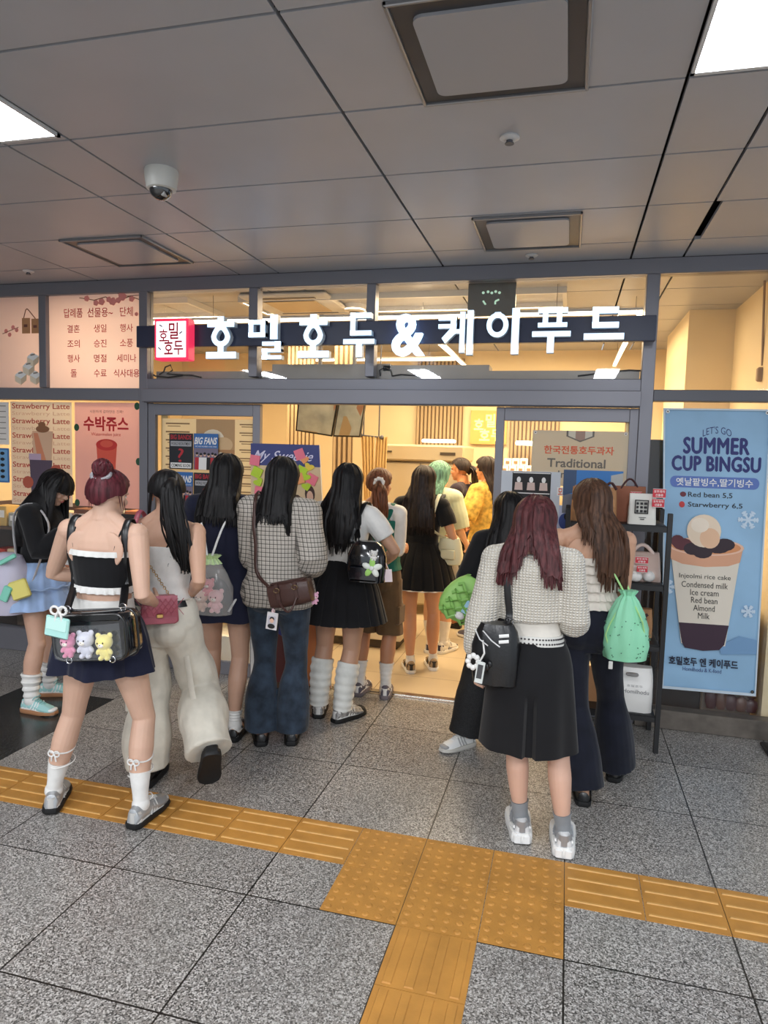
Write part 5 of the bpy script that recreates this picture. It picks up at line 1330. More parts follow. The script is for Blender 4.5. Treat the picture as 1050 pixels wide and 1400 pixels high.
    def cap(s, m, tie, hair_th=1.95, nstr=150, seed=1, name='hair', off=.006, front=1.0):
        """hair drawn back over the skull to a tie point (a direction th, ph)"""
        rnd = random.Random(seed); b = MB(); cols = 60; rows = 14; grid = []
        lim = lambda ph: lerp(hair_th+.28-.5*smooth01(abs(ph)/1.1), front, smooth01((abs(ph)-1.2)/.9))
        for r in range(rows+1):
            grid.append([s.scalp(.02+lim(-pi+2*pi*c/cols)*r/rows, -pi+2*pi*c/cols, off+.002*sin(c*1.9)) for c in range(cols+1)])
        b.sheet(grid, -.014)
        D_ = lambda th, ph: V((sin(th)*sin(ph), -sin(th)*cos(ph), cos(th)))
        td = D_(*tie)
        for q in range(nstr):
            ph = rnd.uniform(-pi, pi); a = D_(lim(ph)*rnd.uniform(.85, 1.0), ph); pts = []; o_ = off+.001+rnd.random()*.006
            for j in range(9):
                d = a.lerp(td, j/8)
                if d.length < .05: d = a
                d.normalize(); th = math.acos(max(-1, min(1, d.z))); p_ = math.atan2(d.x, -d.y); pts.append(s.scalp(th, p_, o_))
            r0 = rnd.uniform(.003, .006); b.tube(pts, [(r0*.6, r0)]*9, 5)
        return b.build(name, m, s.root, angle=60)
    def tail(s, m, pts, r0=.02, nstr=60, seed=2, parent=None, spread=.02, name='ponytail', wavy=.01):
        rnd = random.Random(seed); b = MB(); pts = [V(p) for p in pts]; N = 18
        def sm(t):
            u = t*(len(pts)-1); i = min(int(u), len(pts)-2); f = u-i; p0 = pts[max(i-1, 0)]; p1 = pts[i]; p2 = pts[i+1]; p3 = pts[min(i+2, len(pts)-1)]
            return .5*((2*p1)+(p2-p0)*f+(2*p0-5*p1+4*p2-p3)*f*f+(3*p1-p0-3*p2+p3)*f**3)
        b.tube([sm(j/N) for j in range(N+1)], [r0*(.6+.9*sin(pi*min(1, j/N*1.1+.08)))*(1 if j < N-3 else (N-j+.3)/3.3) for j in range(N+1)], 12)
        for q in range(nstr):
            a = rnd.uniform(0, 2*pi); rr = rnd.uniform(.3, 1.15); ph = rnd.uniform(0, 6); end = rnd.uniform(.8, 1.03); L = []
            for j in range(13):
                t = j/12*end; w_ = (r0+spread*t)*rr*(.5+.9*sin(pi*min(1, t+.1))); L.append(sm(min(1, t))+V((cos(a)*w_+wavy*t*sin(t*8+ph), sin(a)*w_*.8+wavy*t*cos(t*7+ph), 0)))
            b.tube(L, [(.003, .0055*(1 if j < 10 else (13-j)/3.4)) for j in range(13)], 5)
        return b.build(name, m, parent or s.root, angle=60)
    def drape_strap(s, name, pts, w, m, parent, th=.004, sub=4, up=None):
        """flat strap through points (Catmull-Rom)"""
        pts = [V(p) for p in pts]; out = []
        for i in range(len(pts)-1):
            p0 = pts[max(i-1, 0)]; p1 = pts[i]; p2 = pts[i+1]; p3 = pts[min(i+2, len(pts)-1)]
            for j in range(sub): f = j/sub; out.append(.5*((2*p1)+(p2-p0)*f+(2*p0-5*p1+4*p2-p3)*f*f+(3*p1-p0-3*p2+p3)*f**3))
        out.append(pts[-1]); b = MB(); b.tube(out, [(w/2, th)]*len(out), 8, up=up or (1, 0, 0)); return b.build(name, m, parent)
def hair_mat(name, col, rough=.5, spec=.28, tip=None):
    m = bpy.data.materials.new(name); m.use_nodes = True; t = NT(m); c = srgb(col)
    nz = t.n('ShaderNodeTexNoise', i_Scale=1.0); nz.inputs['Detail'].default_value = 3; t.l(t.coord('Object', (90, 90, 5)), nz.inputs['Vector'])
    lo = tuple(x*.6 for x in c[:3])+(1,); hi = tuple(min(1, x*1.7+.004) for x in c[:3])+(1,)
    t.l(t.ramp(nz.outputs[0], [(.35, lo), (.65, hi)]), t.b.inputs['Base Color']); t.b.inputs['Roughness'].default_value = rough; t.b.inputs['Specular IOR Level'].default_value = spec
    return m
def cloth(name, col, rough=.85, scale=500, bump=.15, noise_amt=.06, sheen=.15):
    if name in _mats: return _mats[name]
    m = bpy.data.materials.new(name); m.use_nodes = True; t = NT(m); c = srgb(col); co = t.coord('Object')
    nz = t.n('ShaderNodeTexNoise', i_Scale=14.0); nz.inputs['Detail'].default_value = 5; t.l(co, nz.inputs['Vector'])
    t.l(t.ramp(nz.outputs[0], [(.3, tuple(x*(1-noise_amt*2) for x in c[:3])+(1,)), (.7, tuple(min(1, x*(1+noise_amt)) for x in c[:3])+(1,))]), t.b.inputs['Base Color'])
    t.b.inputs['Roughness'].default_value = rough; t.b.inputs['Sheen Weight'].default_value = sheen; t.b.inputs['Specular IOR Level'].default_value = .25
    n2 = t.n('ShaderNodeTexNoise', i_Scale=float(scale)); t.l(co, n2.inputs['Vector']); t.bump(n2.outputs[0], bump, .002); _mats[name] = m; return m
def bow(mb, c, r, R=None, rad=.004):
    for sd in (-1, 1):
        mb.tube([V(c)+V((sd*r*(1-cos(a))*.6, -.004, r*.55*sin(a))) for a in [2*pi*j/10 for j in range(11)]], rad, 6)
        mb.tube([V(c), V(c)+V((sd*r*.4, -.006, -r*.7)), V(c)+V((sd*r*.5, -.004, -r*1.5))], rad, 6)
def FP(heel, toe):
    """heel and toe pixels on the floor -> ankle point and world toe direction"""
    a, b = fl(*heel), fl(*toe); d = (b-a); d.z = 0; d.normalize(); return a+d*.06, math.atan2(d.x, d.y)
def make(label, rz, height, L, R, **kw):
    """L, R: (heel px, toe px) of the left and right foot"""
    (a, ta), (b_, tb) = FP(*L), FP(*R); c = (a+b_)/2
    off = kw.pop('shift', (0, 0))
    return Person(label, (c.x+off[0], c.y+off[1]), rz, height, feet=((a.x, a.y), (b_.x, b_.y)), toe=(ta+rz, tb+rz), **kw)
def zu(p, px, py, dy=0): return (at(px, py, p.loc.y+dy).z-p.dz)/p.k
def px(x, y, Y): return lambda s: s.loc_at(x, y, Y)
def held(p, name, label, cat, group=None): return thing(name, label, cat, tuple(p.root.location), p.rz, group)
SKIN = (208, 166, 143)
HB = hair_mat('black_hair', (15, 13, 14)); HDB = hair_mat('dark_brown_hair', (38, 25, 21)); HRED = hair_mat('dark_red_hair', (74, 24, 32)); HMINT = hair_mat('mint_green_hair', (108, 150, 128), .5); HBR = hair_mat('brown_hair', (104, 62, 40)); HBURG = hair_mat('burgundy_hair', (72, 34, 36))
CBLK = cloth('black_cloth', (20, 20, 23)); CNAVY = cloth('navy_cloth', (24, 27, 48)); CWHITE = cloth('white_cotton', (232, 230, 226)); COFF = cloth('off_white_cargo', (214, 208, 194)); CBLUE = cloth('pale_blue_cotton', (160, 186, 226)); CDEN = cloth('dark_denim', (50, 62, 77), noise_amt=.28); CINK = cloth('ink_denim', (24, 27, 40), noise_amt=.15)
SOCKW = cloth('white_sock_rib', (236, 234, 230), scale=300); SOCKG = cloth('grey_sock', (140, 144, 148))
LEATHB = mat('black_leather', (18, 18, 20), .3, spec=.6, bump=.2, bump_scale=90); PVC = mat('black_patent_vinyl', (14, 15, 20), .14, spec=.8, coat=.5)
LEATHBR = mat('brown_leather', (66, 40, 34), .38, bump=.25, bump_scale=70); PINKQ = mat('dusty_pink_leather', (166, 84, 98), .3, bump=.2, bump_scale=40)
RUB = mat('black_rubber', (18, 18, 19), .6); GUM = mat('gum_rubber', (170, 120, 84), .6); WHR = mat('white_rubber', (236, 236, 234), .5); SILV = mat('silver_mesh', (186, 188, 190), .35, .5, bump=.3, bump_scale=200); GOLDM = mat('gold_metal', (214, 176, 110), .3, 1); CHR = mat('chrome', (210, 210, 214), .15, 1); GREYS = mat('grey_suede', (96, 92, 104), .8)

def ruffle(name, p, z, ease, h, m, n=120, amp=.008, parent=None, over=None):
    b = MB(); rows = []
    for i in range(5):
        f = i/4; ring = over(z-h*f) if over else p.sec(z-h*f, ease, n=n)
        c = sum(ring, V((0, 0, 0)))/len(ring); rows.append([q+(q-c).normalized()*(amp*f*(sin(j*2*pi*26/len(ring))*.6+.8)) for j, q in enumerate(ring)])
    rows = [r+[r[0]] for r in rows]; b.sheet(rows, .003); return b.build(name, m, parent or p.root)

# ------------------------------------------------ 1 girl at the far left eating, in profile
p = P1 = make('person in black top and pale blue skirt eating by the Strawberry Latte poster', radians(-78), 1.575, ((56, 951), (92, 950)), ((33, 972), (80, 979)), lean=.10, head=(0, .55, 0),
    wrists=(px(84, 727, 3.95), px(92, 722, 3.72)), elbow_out=((-.5, -.4, -1), (.5, -.6, -1)), hand_pose=('hold', 'hold'), skin=SKIN, palm=((.6, -.6, .3), (-.6, -.6, .3)))
p.hair(HB, p.head.z-.40, spread=1.0, phmax=2.15, bangs=1.5, seed=3, width=.13, side_front=True, nstr=300)
p.top('long_sleeve_top', CBLK, 1.0, sleeves=1.95, ease=.018, hem=.02, puff=.012, cuff=.008, wr=.006, seed=1)
sk = p.skirt('ruffle_skirt', CBLUE, 1.02, .70, .10, pleats=16, depth=.012, wave=.012, ease=.014)
def ring_at(p, z, e): return [p.sec(max(z, .8), e)]
b = MB(); b.tube([V((cos(a)*.262*p.k, -.012+sin(a)*.218*p.k, .835*p.k+.006*sin(a*16))) for a in [2*pi*j/96 for j in range(96)]], .007, 6, closed=True); b.build('ruffle_seam', CBLUE, p.root)
for i in (0, 1):
    p.sock(i, SOCKW, 1.52, 'slouch_sock', ease=.008, slouch=.009, rings_=4)
    p.shoe(i, mat('mint_suede', (160, 206, 204), .7), GUM, accent=WHR, lace=mat('mint_lace', (140, 196, 196), .7))
bp = held(p, 'backpack', 'pale lavender backpack with yellow and mint panels at the left picture edge', 'backpack')
b = MB(); bx_, bz_ = .05, 1.0*p.k
c0 = p.loc_at(10, 796, 3.6)
for_ = []
b.loft([[c0+V((w_*cos(a), d_*math.copysign(abs(sin(a))**.7, sin(a)), z)) for a in [2*pi*j/24 for j in range(24)]] for z, w_, d_ in ((-.2, .05, .06), (-.19, .11, .13), (-.1, .125, .155), (.0, .12, .15), (.1, .105, .125), (.17, .07, .09), (.19, .03, .04))])
bk = b.build('bag_body', mat('lavender_nylon', (190, 186, 204), .6, noise_amt=.08, noise_scale=6), bp)
b = MB(); q1 = p.loc_at(27, 806, 3.525); b.box(q1, (.03, .115, .12), Matrix.Rotation(.35, 3, 'X'), bev=.01); b.build('front_pocket', mat('yellow_nylon', (226, 214, 120), .6), bp)
b = MB(); b.box(p.loc_at(8, 812, 3.49), (.02, .05, .1), Matrix.Rotation(-.4, 3, 'X'), bev=.006); b.box(p.loc_at(10, 765, 3.5), (.02, .12, .03), Matrix.Rotation(.5, 3, 'X'), bev=.006); b.build('mint_panel', mat('mint_nylon', (130, 206, 184), .6), bp)
p.drape_strap('shoulder_strap', [c0+V((0, .06, .17)), p.up(V((.15*p.k, -.12, 1.3*p.k))), p.up(V((.135*p.k, -.02, 1.39*p.k))), p.up(V((.14*p.k, .1, 1.28*p.k))), p.up(V((.16*p.k, .1, 1.12*p.k))), c0+V((.02, .14, -.08))], .026, mat('white_webbing', (206, 204, 206), .6), bp)
# snack in her hands
b = MB(); b.ell(p.to_world(p.wr[1].lerp(p.wr[0], .4)+V((0, .10, .035))), (.03, .03, .025)); o = b.build('walnut_cake', mat('baked_brown', (110, 64, 36), .6, noise_amt=.2)); tag(o, 'small brown cake held at the mouth of the girl on the far left', 'snack')

# ------------------------------------------------ 2 red bun girl, near left
p = P2 = make('person with dark red hair bun, black crop top and navy frilled mini skirt, standing wide', radians(4), 1.665, ((70, 1113), (86, 1078)), ((182, 1134), (224, 1098)), skin=(212, 172, 149), head=(0, .15, 0), shift=(.045, 0), sway=.02, neck_drop=.028,
    wrists=((-.12, .20, 1.08), (.185, .12, 1.0)), elbow_out=((-1, -.25, -.5), (.35, -.8, -.5)), girth=.96, voxel=.0038)
p.root.location.z = .006
p.cap(HRED, (.75, 0), seed=2, hair_th=1.95)
tb = p.scalp(.55, 0, .03)
b = MB(); rnd = random.Random(4)
b.ell(tb, (.04, .036, .036)); 
for q in range(40):
    a0, a1 = rnd.uniform(0, 6.28), rnd.uniform(-.9, .9); ax = V((cos(a0), sin(a0), a1)).normalized(); o_ = ax.orthogonal().normalized(); o2 = ax.cross(o_); b.tube([tb+(o_*cos(t_)+o2*sin(t_))*.041 for t_ in [j*.35 for j in range(9)]], [.003, .006, .007, .007, .007, .007, .006, .005, .002], 5)
b.build('hair_bun', HRED, p.root)
b = MB(); b.tube([tb+V((.044*cos(t_), -.012+.02*sin(t_), -.028+.02*sin(t_))) for t_ in [2*pi*j/18 for j in range(18)]], .009, 8, closed=True); b.build('hair_tie', mat('grey_satin', (150, 146, 150), .4), p.root)
b = MB()
for sd in (-1, 1):
    for q in range(3): b.tube([p.scalp(1.6+.05*q, sd*(1.15+.16*q), .004)+V((sd*.002*j, .001*j, -.016*j)) for j in range(6)], [.002, .002, .002, .0015, .001, .0006], 5)
b.build('loose_strand', HRED, p.root)
zt, zb = 1.235, 1.075
p.top('crop_top', CBLK, zb, zt, ease=.011, wr=.002, voxel=.006)
ruffle('lace_trim', p, zt+.014, .013, .024, CWHITE, amp=.006); ruffle('lace_trim', p, zb+.015, .014, .028, CWHITE, amp=.010)
for sd in (-1, 1): p.drape_strap('thin_strap', [p.back(zt, .006, sd*.095), p.back(1.29, .008, sd*.105), p.up(V((sd*.115*p.k, -.01, 1.372*p.k))), p.front(1.27, .008, sd*.1)], .009, CBLK, p.root)
p.top('white_waist_band', CWHITE, .955, 1.03, ease=.009, wr=.002)
p.skirt('frilled_skirt', CNAVY, .985, .715, .055, pleats=14, depth=.012, wave=.016, ease=.014, seed=4)
for i in (0, 1):
    p.sock(i, SOCKW, 1.60, 'knee_sock', ease=.003)
    for t_, nm in ((1.44, 'ribbon_band'),):
        pc, (ry, rx) = p.legp(i, t_, .003); b = MB(); b.tube([pc+V((rx*cos(a), ry*sin(a), .003*sin(3*a))) for a in [2*pi*j/24 for j in range(24)]], .004, 6, closed=True); bow(b, pc+V((0, -ry, 0)), .024, rad=.0035)
        b.tube([pc+V((rx*cos(a), ry*sin(a), -.06+.05*(a/6.28))) for a in [-2.6+4.2*j/14 for j in range(15)]], .003, 6); b.build(nm, CWHITE, p.root)
    p.shoe(i, SILV, RUB, accent=mat('pale_silver_strap', (216, 214, 210), .3, .4), lace=CWHITE, chunk=.001, sole_h=.026)
# ita bag
ib = held(p, 'clear_front_bag', 'black patent bag with clear window of plush toys, low on the red-haired girl\'s back', 'backpack')
c0 = p.loc_at(135, 868, 2.50); W_, H_, D_ = .175, .10, .065; R0 = Matrix.Rotation(radians(-6), 3, 'Y')
def rrect(w, h, r, n=6):
    o_ = []
    for sx, sz, a0 in ((1, -1, -pi/2), (1, 1, 0), (-1, 1, pi/2), (-1, -1, pi)):
        for k_ in range(n): a = a0+pi/2*k_/(n-1); o_.append((sx*(w-r)+r*cos(a), sz*(h-r)+r*sin(a)))
    return o_
b = MB(); prof = [(D_, .84), (D_*.8, .97), (0, 1.0), (-D_*.8, .98), (-D_, .93)]
b.loft([[c0+R0 @ V((x*s_, y, z*s_)) for x, z in rrect(W_, H_, .045)] for y, s_ in prof]); b.build('bag_body', PVC, ib)
b = MB(); b.tube([c0+R0 @ V((x*.96, -D_-.002, z*.94)) for x, z in rrect(W_, H_, .045, 8)], .0065, 8, closed=True); b.tube([c0+R0 @ V((x*1.0, D_*.2, z*1.0)) for x, z in rrect(W_, H_, .045, 8)], .005, 8, closed=True); b.build('piping', LEATHB, ib)
b = MB(); b.box(c0+R0 @ V((0, -D_-.001, .012+.07)), (.29, .012, .03), R0, bev=.004); b.build('zip_flap', LEATHB, ib)
for sd in (-1, 1):
    b = MB(); e0 = c0+R0 @ V((sd*.13, -.01, H_)); b.tube([e0+V((.014*cos(a), 0, .012+.014*sin(a))) for a in [2*pi*j/12 for j in range(12)]], .003, 6, closed=True); b.tube([c0+R0 @ V((sd*.1+.013*cos(a), -D_-.008, -H_*.93+.013*sin(a))) for a in [2*pi*j/12 for j in range(12)]], .0025, 6, closed=True); b.build('ring', CHR, ib)
    p.drape_strap('strap', [e0+V((0, .0, .015)), p.back(1.10, .025, sd*.125), p.back(1.22, .022, sd*.13), p.up(V((sd*.128*p.k, -.055, 1.345*p.k))), p.up(V((sd*.125*p.k, 0, 1.385*p.k))), p.front(1.27, .02, sd*.12), p.front(1.1, .03, sd*.125)], .034, LEATHB, ib, th=.004)
b = MB(); b.sheet([[c0+R0 @ V((x, -D_-.052+.03*abs(x/.155)**4, z)) for x in [-.155+.31*j/16 for j in range(17)]] for z in (-.082, -.04, 0, .03, .062)], .0015); b.build('clear_window', film_mat('clear_vinyl', (235, 240, 245), .04, .06), ib)
def plush(name, c, R, r, col, label, ears='round', cat='plush toy', accent=None, group=None, face=True):
    t = thing(name, label, cat, tuple(c), group=group); m = cloth('plush_%d_%d_%d' % col, col, scale=160, bump=.6, sheen=.5); P = lambda x, y, z: R @ (V((x, y, z))*r)
    b = MB(); b.ell(P(0, 0, 0), (1.0*r, .85*r, .9*r), R); b.build('head', m, t)
    b = MB(); b.ell(P(0, .1, -1.25), (.72*r, .6*r, .75*r), R); b.build('body', m, t)
    for sd in (-1, 1):
        b = MB(); b.ell(P(sd*.72, .1, .72), (.34*r, .2*r, (.36 if ears == 'round' else .75)*r), R @ Matrix.Rotation(sd*.25, 3, 'Y')); b.build('ear', m, t)
        b = MB(); b.ell(P(sd*.72, -.15, -1.05), (.26*r, .28*r, .42*r), R @ Matrix.Rotation(sd*-.6, 3, 'Y')); b.ell(P(sd*.4, -.25, -1.8), (.3*r, .42*r, .28*r), R); b.build('paw', m, t)
    b = MB()
    for sd in (-1, 1): b.ell(P(sd*.34, -.82, .05), (.09*r, .06*r, .1*r), R, 8, 6)
    b.ell(P(0, -.86, -.16), (.1*r, .06*r, .07*r), R, 8, 6); b.build('face', BLK, t)
    b = MB(); b.ell(P(0, -.72, -.24), (.36*r, .2*r, .26*r), R); b.build('muzzle', cloth('plush_muzzle', (240, 232, 222), scale=160, bump=.6), t)
    return t
Rw = Matrix.Rotation(p.rz, 3, 'Z') @ R0; cw = p.to_world(c0)
for u, v, col, r, lb, er in ((-.085, -.022, (230, 150, 180), .033, 'pink plush bear, left in the clear bag window', 'round'), (-.005, -.018, (214, 214, 226), .037, 'white and grey plush, middle of the clear bag window', 'round'), (.08, -.03, (240, 226, 140), .036, 'pale yellow plush, right in the clear bag window', 'round')):
    plush('plush_toy', cw+Rw @ V((u, -D_-.022, v+.02)), Rw, r, col, lb, er, group=None)
pc = held(p, 'card_pouch', 'pale mint rectangular pouch clipped to the black clear-front bag', 'pouch')
R1 = R0 @ Matrix.Rotation(radians(14), 3, 'Y'); cc = c0+V((-.095, -D_-.075, .055))
b = MB(); b.box(cc, (.105, .012, .088), R1, bev=.005); b.build('pouch_body', mat('mint_leatherette', (176, 226, 218), .5), pc)
b = MB(); b.box(cc+R1 @ V((0, -.007, .012)), (.09, .003, .05), R1, bev=.001); b.build('pouch_front', mat('mint_leatherette_pale', (196, 236, 228), .5), pc)
b = MB(); bow(b, cc+V((.01, 0, .07)), .03, rad=.005); b.tube([cc+V((0, 0, .045)), cc+V((.008, .02, .075))], .004, 6); b.build('bow', CWHITE, pc)

# ------------------------------------------------ 3 ponytail girl in white cargo trousers, stepping
p = P3 = Person('person with black ponytail, white camisole and off-white cargo trousers, one heel lifted', (fl(213, 1066).x+.055, 3.06), radians(6), 1.615, feet=((fl(208, 1066).x, 3.05), (at(287, 1024, 3.0).x, 3.0)), toe=(-.1, -.5), lift=(0, at(287, 1024, 3.0).z-.082), foot_pitch=(0, -1.0),
    wrists=((-.12, .2, 1.06), px(262, 812, 3.12)), elbow_out=((-.4, -.8, -.4), (.5, -.8, -.2)), knee_pole=(None, (-.35, 1, 0)), lean=.05, sway=.02, head=(.45, .15, 0), skin=(206, 163, 138), voxel=.0042)
p.cap(HB, (1.25, .35), seed=5)
tp = p.scalp(1.15, .35, .01)
p.tail(HB, [tp, tp+V((.02, -.06, -.04)), tp+V((.045, -.075, -.18)), tp+V((.085, -.06, -.33)), tp+V((.115, -.04, -.45))], r0=.024, nstr=80, spread=.03, wavy=.02)
b = MB(); b.tube([p.scalp(.8+.1*j, .75-.05*j, .016) for j in range(8)], .006, 6); b.build('hair_clip', mat('silver_clip', (200, 198, 196), .2, .9), p.root)
b = MB()
for q in range(6): b.tube([p.scalp(1.5+.05*q, -1.6+.1*q, .006)+V((-.006*j, .006*j, -.03*j+.0*q)) for j in range(8)], [.003]*6+[.002, .001], 5)
b.build('loose_strand', HB, p.root)
p.top('camisole', CWHITE, .96, 1.245, ease=.008, wr=.003, hem=.004, voxel=.0055)
for sd in (-1, 1):
    p.drape_strap('thin_strap', [p.back(1.24, .004, sd*.075), p.back(1.3, .006, sd*.1), p.up(V((sd*.11*p.k, -.01, 1.375*p.k))), p.front(1.26, .006, sd*.1)], .011, CWHITE, p.root)
    p.drape_strap('black_inner_strap', [p.back(1.24, .003, sd*.055), p.back(1.3, .005, sd*.08), p.up(V((sd*.09*p.k, -.012, 1.375*p.k)))], .009, CBLK, p.root)
def cargo(t, i): return .018+.034*smooth01(t/1.1)+.03*smooth01((t-1)/.9)+.006*sin(t*9+i)
p.pants('cargo_trousers', COFF, .985, cargo, t1=(1.95, 2.02), ease=.026, wr=.012, seed=5, wscale=7)
for i in (0,):
    pc_, (ry, rx) = p.legp(i, .95, .05); b = MB(); b.box(pc_+V(((-1, 1)[i]*.085, -.02, -.02)), (.03, .12, .16), bev=.012); b.box(pc_+V(((-1, 1)[i]*.1, -.02, .05)), (.014, .126, .05), bev=.005); b.build('cargo_pocket', COFF, p.root)
b = MB(); pk = p.legp(1, .55)[0]; b.tube([pk+V((.03, -.12, .05)), pk+V((.06, -.125, -.12)), pk+V((.1, -.12, -.3)), pk+V((.12, -.13, -.42))], [(.016, .004)]*4, 8, up=(1, 0, 0)); b.build('hanging_strap', COFF, p.root)
b = MB(); b.loft([p.sec(z, .026, fx=1.0) for z in (.985, .955)]); b.build('belt', LEATHB, p.root)
tat = MB()
for q in range(3):
    a = p.back(1.21-.02*q, .0105, .085+.008*q); tat.tube([p.back(1.2-.012*j-.016*q, .010, .075+.012*sin(j*1.3+q)+.01*q) for j in range(6)], .0022, 5)
tat.build('back_print', BLK, p.root)
for i in (0, 1): p.shoe(i, LEATHB, RUB, accent=RUB, lace=RUB, chunk=.006, sole_h=.036, name='boot')
pb = held(p, 'chain_shoulder_bag', 'dusty pink quilted handbag on a woven chain behind the white camisole', 'handbag')
c0 = p.loc_at(218, 833, 2.88); R0 = Matrix.Rotation(.5, 3, 'Z')
b = MB(); rr = rrect(.075, .062, .02)
b.loft([[c0+R0 @ V((x*s_*(1+.05*sin(z*90)), y*(1+.12*sin(x*75+z*75)*sin(x*75-z*75)), z*s_)) for x, z in rrect(.085, .068, .02, 10)] for y, s_ in ((.035, .86), (.028, .97), (0, 1), (-.028, .98), (-.035, .9))]); b.build('bag_body', PINKQ, pb)
b = MB(); b.sheet([[c0+R0 @ V((x, -.04-.006*sin(pi*v), .072-.1*v)) for x in [-.08+.16*j/12 for j in range(13)]] for v in (0, .2, .4, .6, .8, 1)], .008)
for q in range(-3, 4):
    b.tube([c0+R0 @ V((q*.026-.03, -.049, .06)), c0+R0 @ V((q*.026+.03, -.049, -.02))], .0016, 5); b.tube([c0+R0 @ V((q*.026+.03, -.049, .06)), c0+R0 @ V((q*.026-.03, -.049, -.02))], .0016, 5)
b.build('flap', PINKQ, pb)
b = MB(); b.box(c0+R0 @ V((0, -.055, -.02)), (.03, .008, .02), R0, bev=.003); b.build('clasp', GOLDM, pb)
shp = p.up(V((-.125*p.k, -.02, 1.40*p.k)))
for q, off in ((0, -.05), (1, .045)):
    a0 = c0+R0 @ V((off, 0, .066)); pts = [a0.lerp(shp+V((0, -.085+.02*q, -.14)), j/26) for j in range(27)]; b = MB()
    for j in range(26):
        m_ = (pts[j]+pts[j+1])/2; dd = (pts[j+1]-pts[j]).normalized(); sd_ = dd.orthogonal().normalized() if j % 2 else dd.cross(dd.orthogonal().normalized())
        b.tube([m_+dd*.0085*cos(a)+sd_*.0055*sin(a) for a in [2*pi*k_/8 for k_ in range(8)]], .0017, 5, closed=True)
    b.build('chain', GOLDM, pb)
p.drape_strap('shoulder_pad', [c0+R0 @ V((0, 0, .066))+(shp+V((0, -.085, -.14))-c0)*.97, shp+V((-.0, -.07, -.06)), shp+V((0, -.01, .012)), shp+V((.0, .06, -.05)), shp+V((0, .09, -.16))], .028, PINKQ, pb, th=.006)

# ------------------------------------------------ 4 navy dress girl with clear drawstring bag
p = P4 = make('person with long black hair in a short navy dress, facing the concert flyers', radians(4), 1.70, ((289, 991), (292, 966)), ((317, 1014), (333, 990)), skin=(202, 160, 136), head=(.0, .05, 0), wrists=((-.14, .2, 1.02), (.15, .16, 1.0)), elbow_out=((-1, -.3, -.4), (.3, -.9, -.4)))
p.hair(HB, 1.30, spread=1.0, seed=7, width=.125, jag=.03)
p.top('navy_dress_top', CNAVY, .88, sleeves=.95, ease=.022, puff=.014, wr=.006, straight=.9, seed=4)
p.skirt('navy_dress_skirt', CNAVY, .98, .69, .055, pleats=9, depth=.010, wave=.012, ease=.03, seed=6)
for i in (0, 1):
    p.sock(i, SOCKW, 1.78, 'ankle_sock', ease=.005, slouch=.003); p.shoe(i, LEATHB, RUB, style='flat', sole_h=.03, chunk=.004)
db = held(p, 'drawstring_bag', 'clear drawstring bag full of pink plush toys on the navy dress', 'drawstring bag')
c0 = p.loc_at(288, 802, p.loc.y-.22)
b = MB(); b.loft([[c0+V((w_*cos(a)*(1+.05*sin(a*5+z*30)), d_*sin(a)*(1+.06*sin(a*7+z*20)), z)) for a in [2*pi*j/28 for j in range(28)]] for z, w_, d_ in ((-.165, .09, .04), (-.155, .125, .065), (-.08, .14, .08), (.0, .13, .075), (.08, .1, .06), (.14, .06, .045), (.165, .035, .03))], cap=False); b.build('clear_body', film_mat('clear_bag_film', (238, 236, 232), .28, .15), db)
b = MB(); b.loft([[c0+V((w_*cos(a)*(1+.12*sin(a*11)), w_*.8*sin(a)*(1+.12*sin(a*11)), z)) for a in [2*pi*j/44 for j in range(44)]] for z, w_ in ((.135, .062), (.15, .05), (.165, .036), (.185, .058))]); b.build('gathered_mouth', mat('pale_lime_fabric', (206, 232, 172), .7), db)
W1 = mat('white_cord', (222, 222, 220), .6)
for sd in (-1, 1):
    p.drape_strap('cord', [c0+V((sd*.01, -.02, .165)), p.back(1.24, .04, sd*.075-.015), p.back(1.30, .035, sd*.125), p.up(V((sd*.13*p.k, -.02, 1.385*p.k))), p.front(1.27, .03, sd*.125), p.front(1.1, .04, sd*.15), p.up(V((sd*.185, -.02, .97*p.k))), c0+V((sd*.11, 0, -.14))], .014, W1, db, th=.005)
cw = p.to_world(c0); Rw = Matrix.Rotation(p.rz, 3, 'Z')
for u, v, col, r, lb in ((-.045, -.085, (240, 206, 190), .042, 'cream-pink plush, lower left in the clear drawstring bag'), (.045, -.08, (246, 196, 200), .045, 'pale pink plush bear, lower right in the clear drawstring bag'), (.0, -.01, (236, 150, 160), .034, 'rose pink plush, upper in the clear drawstring bag'), (-.05, .03, (150, 96, 76), .026, 'small brown plush near the top of the clear drawstring bag')):
    plush('plush_toy', cw+Rw @ V((u, -.03, v+.03)), Rw, r, col, lb)

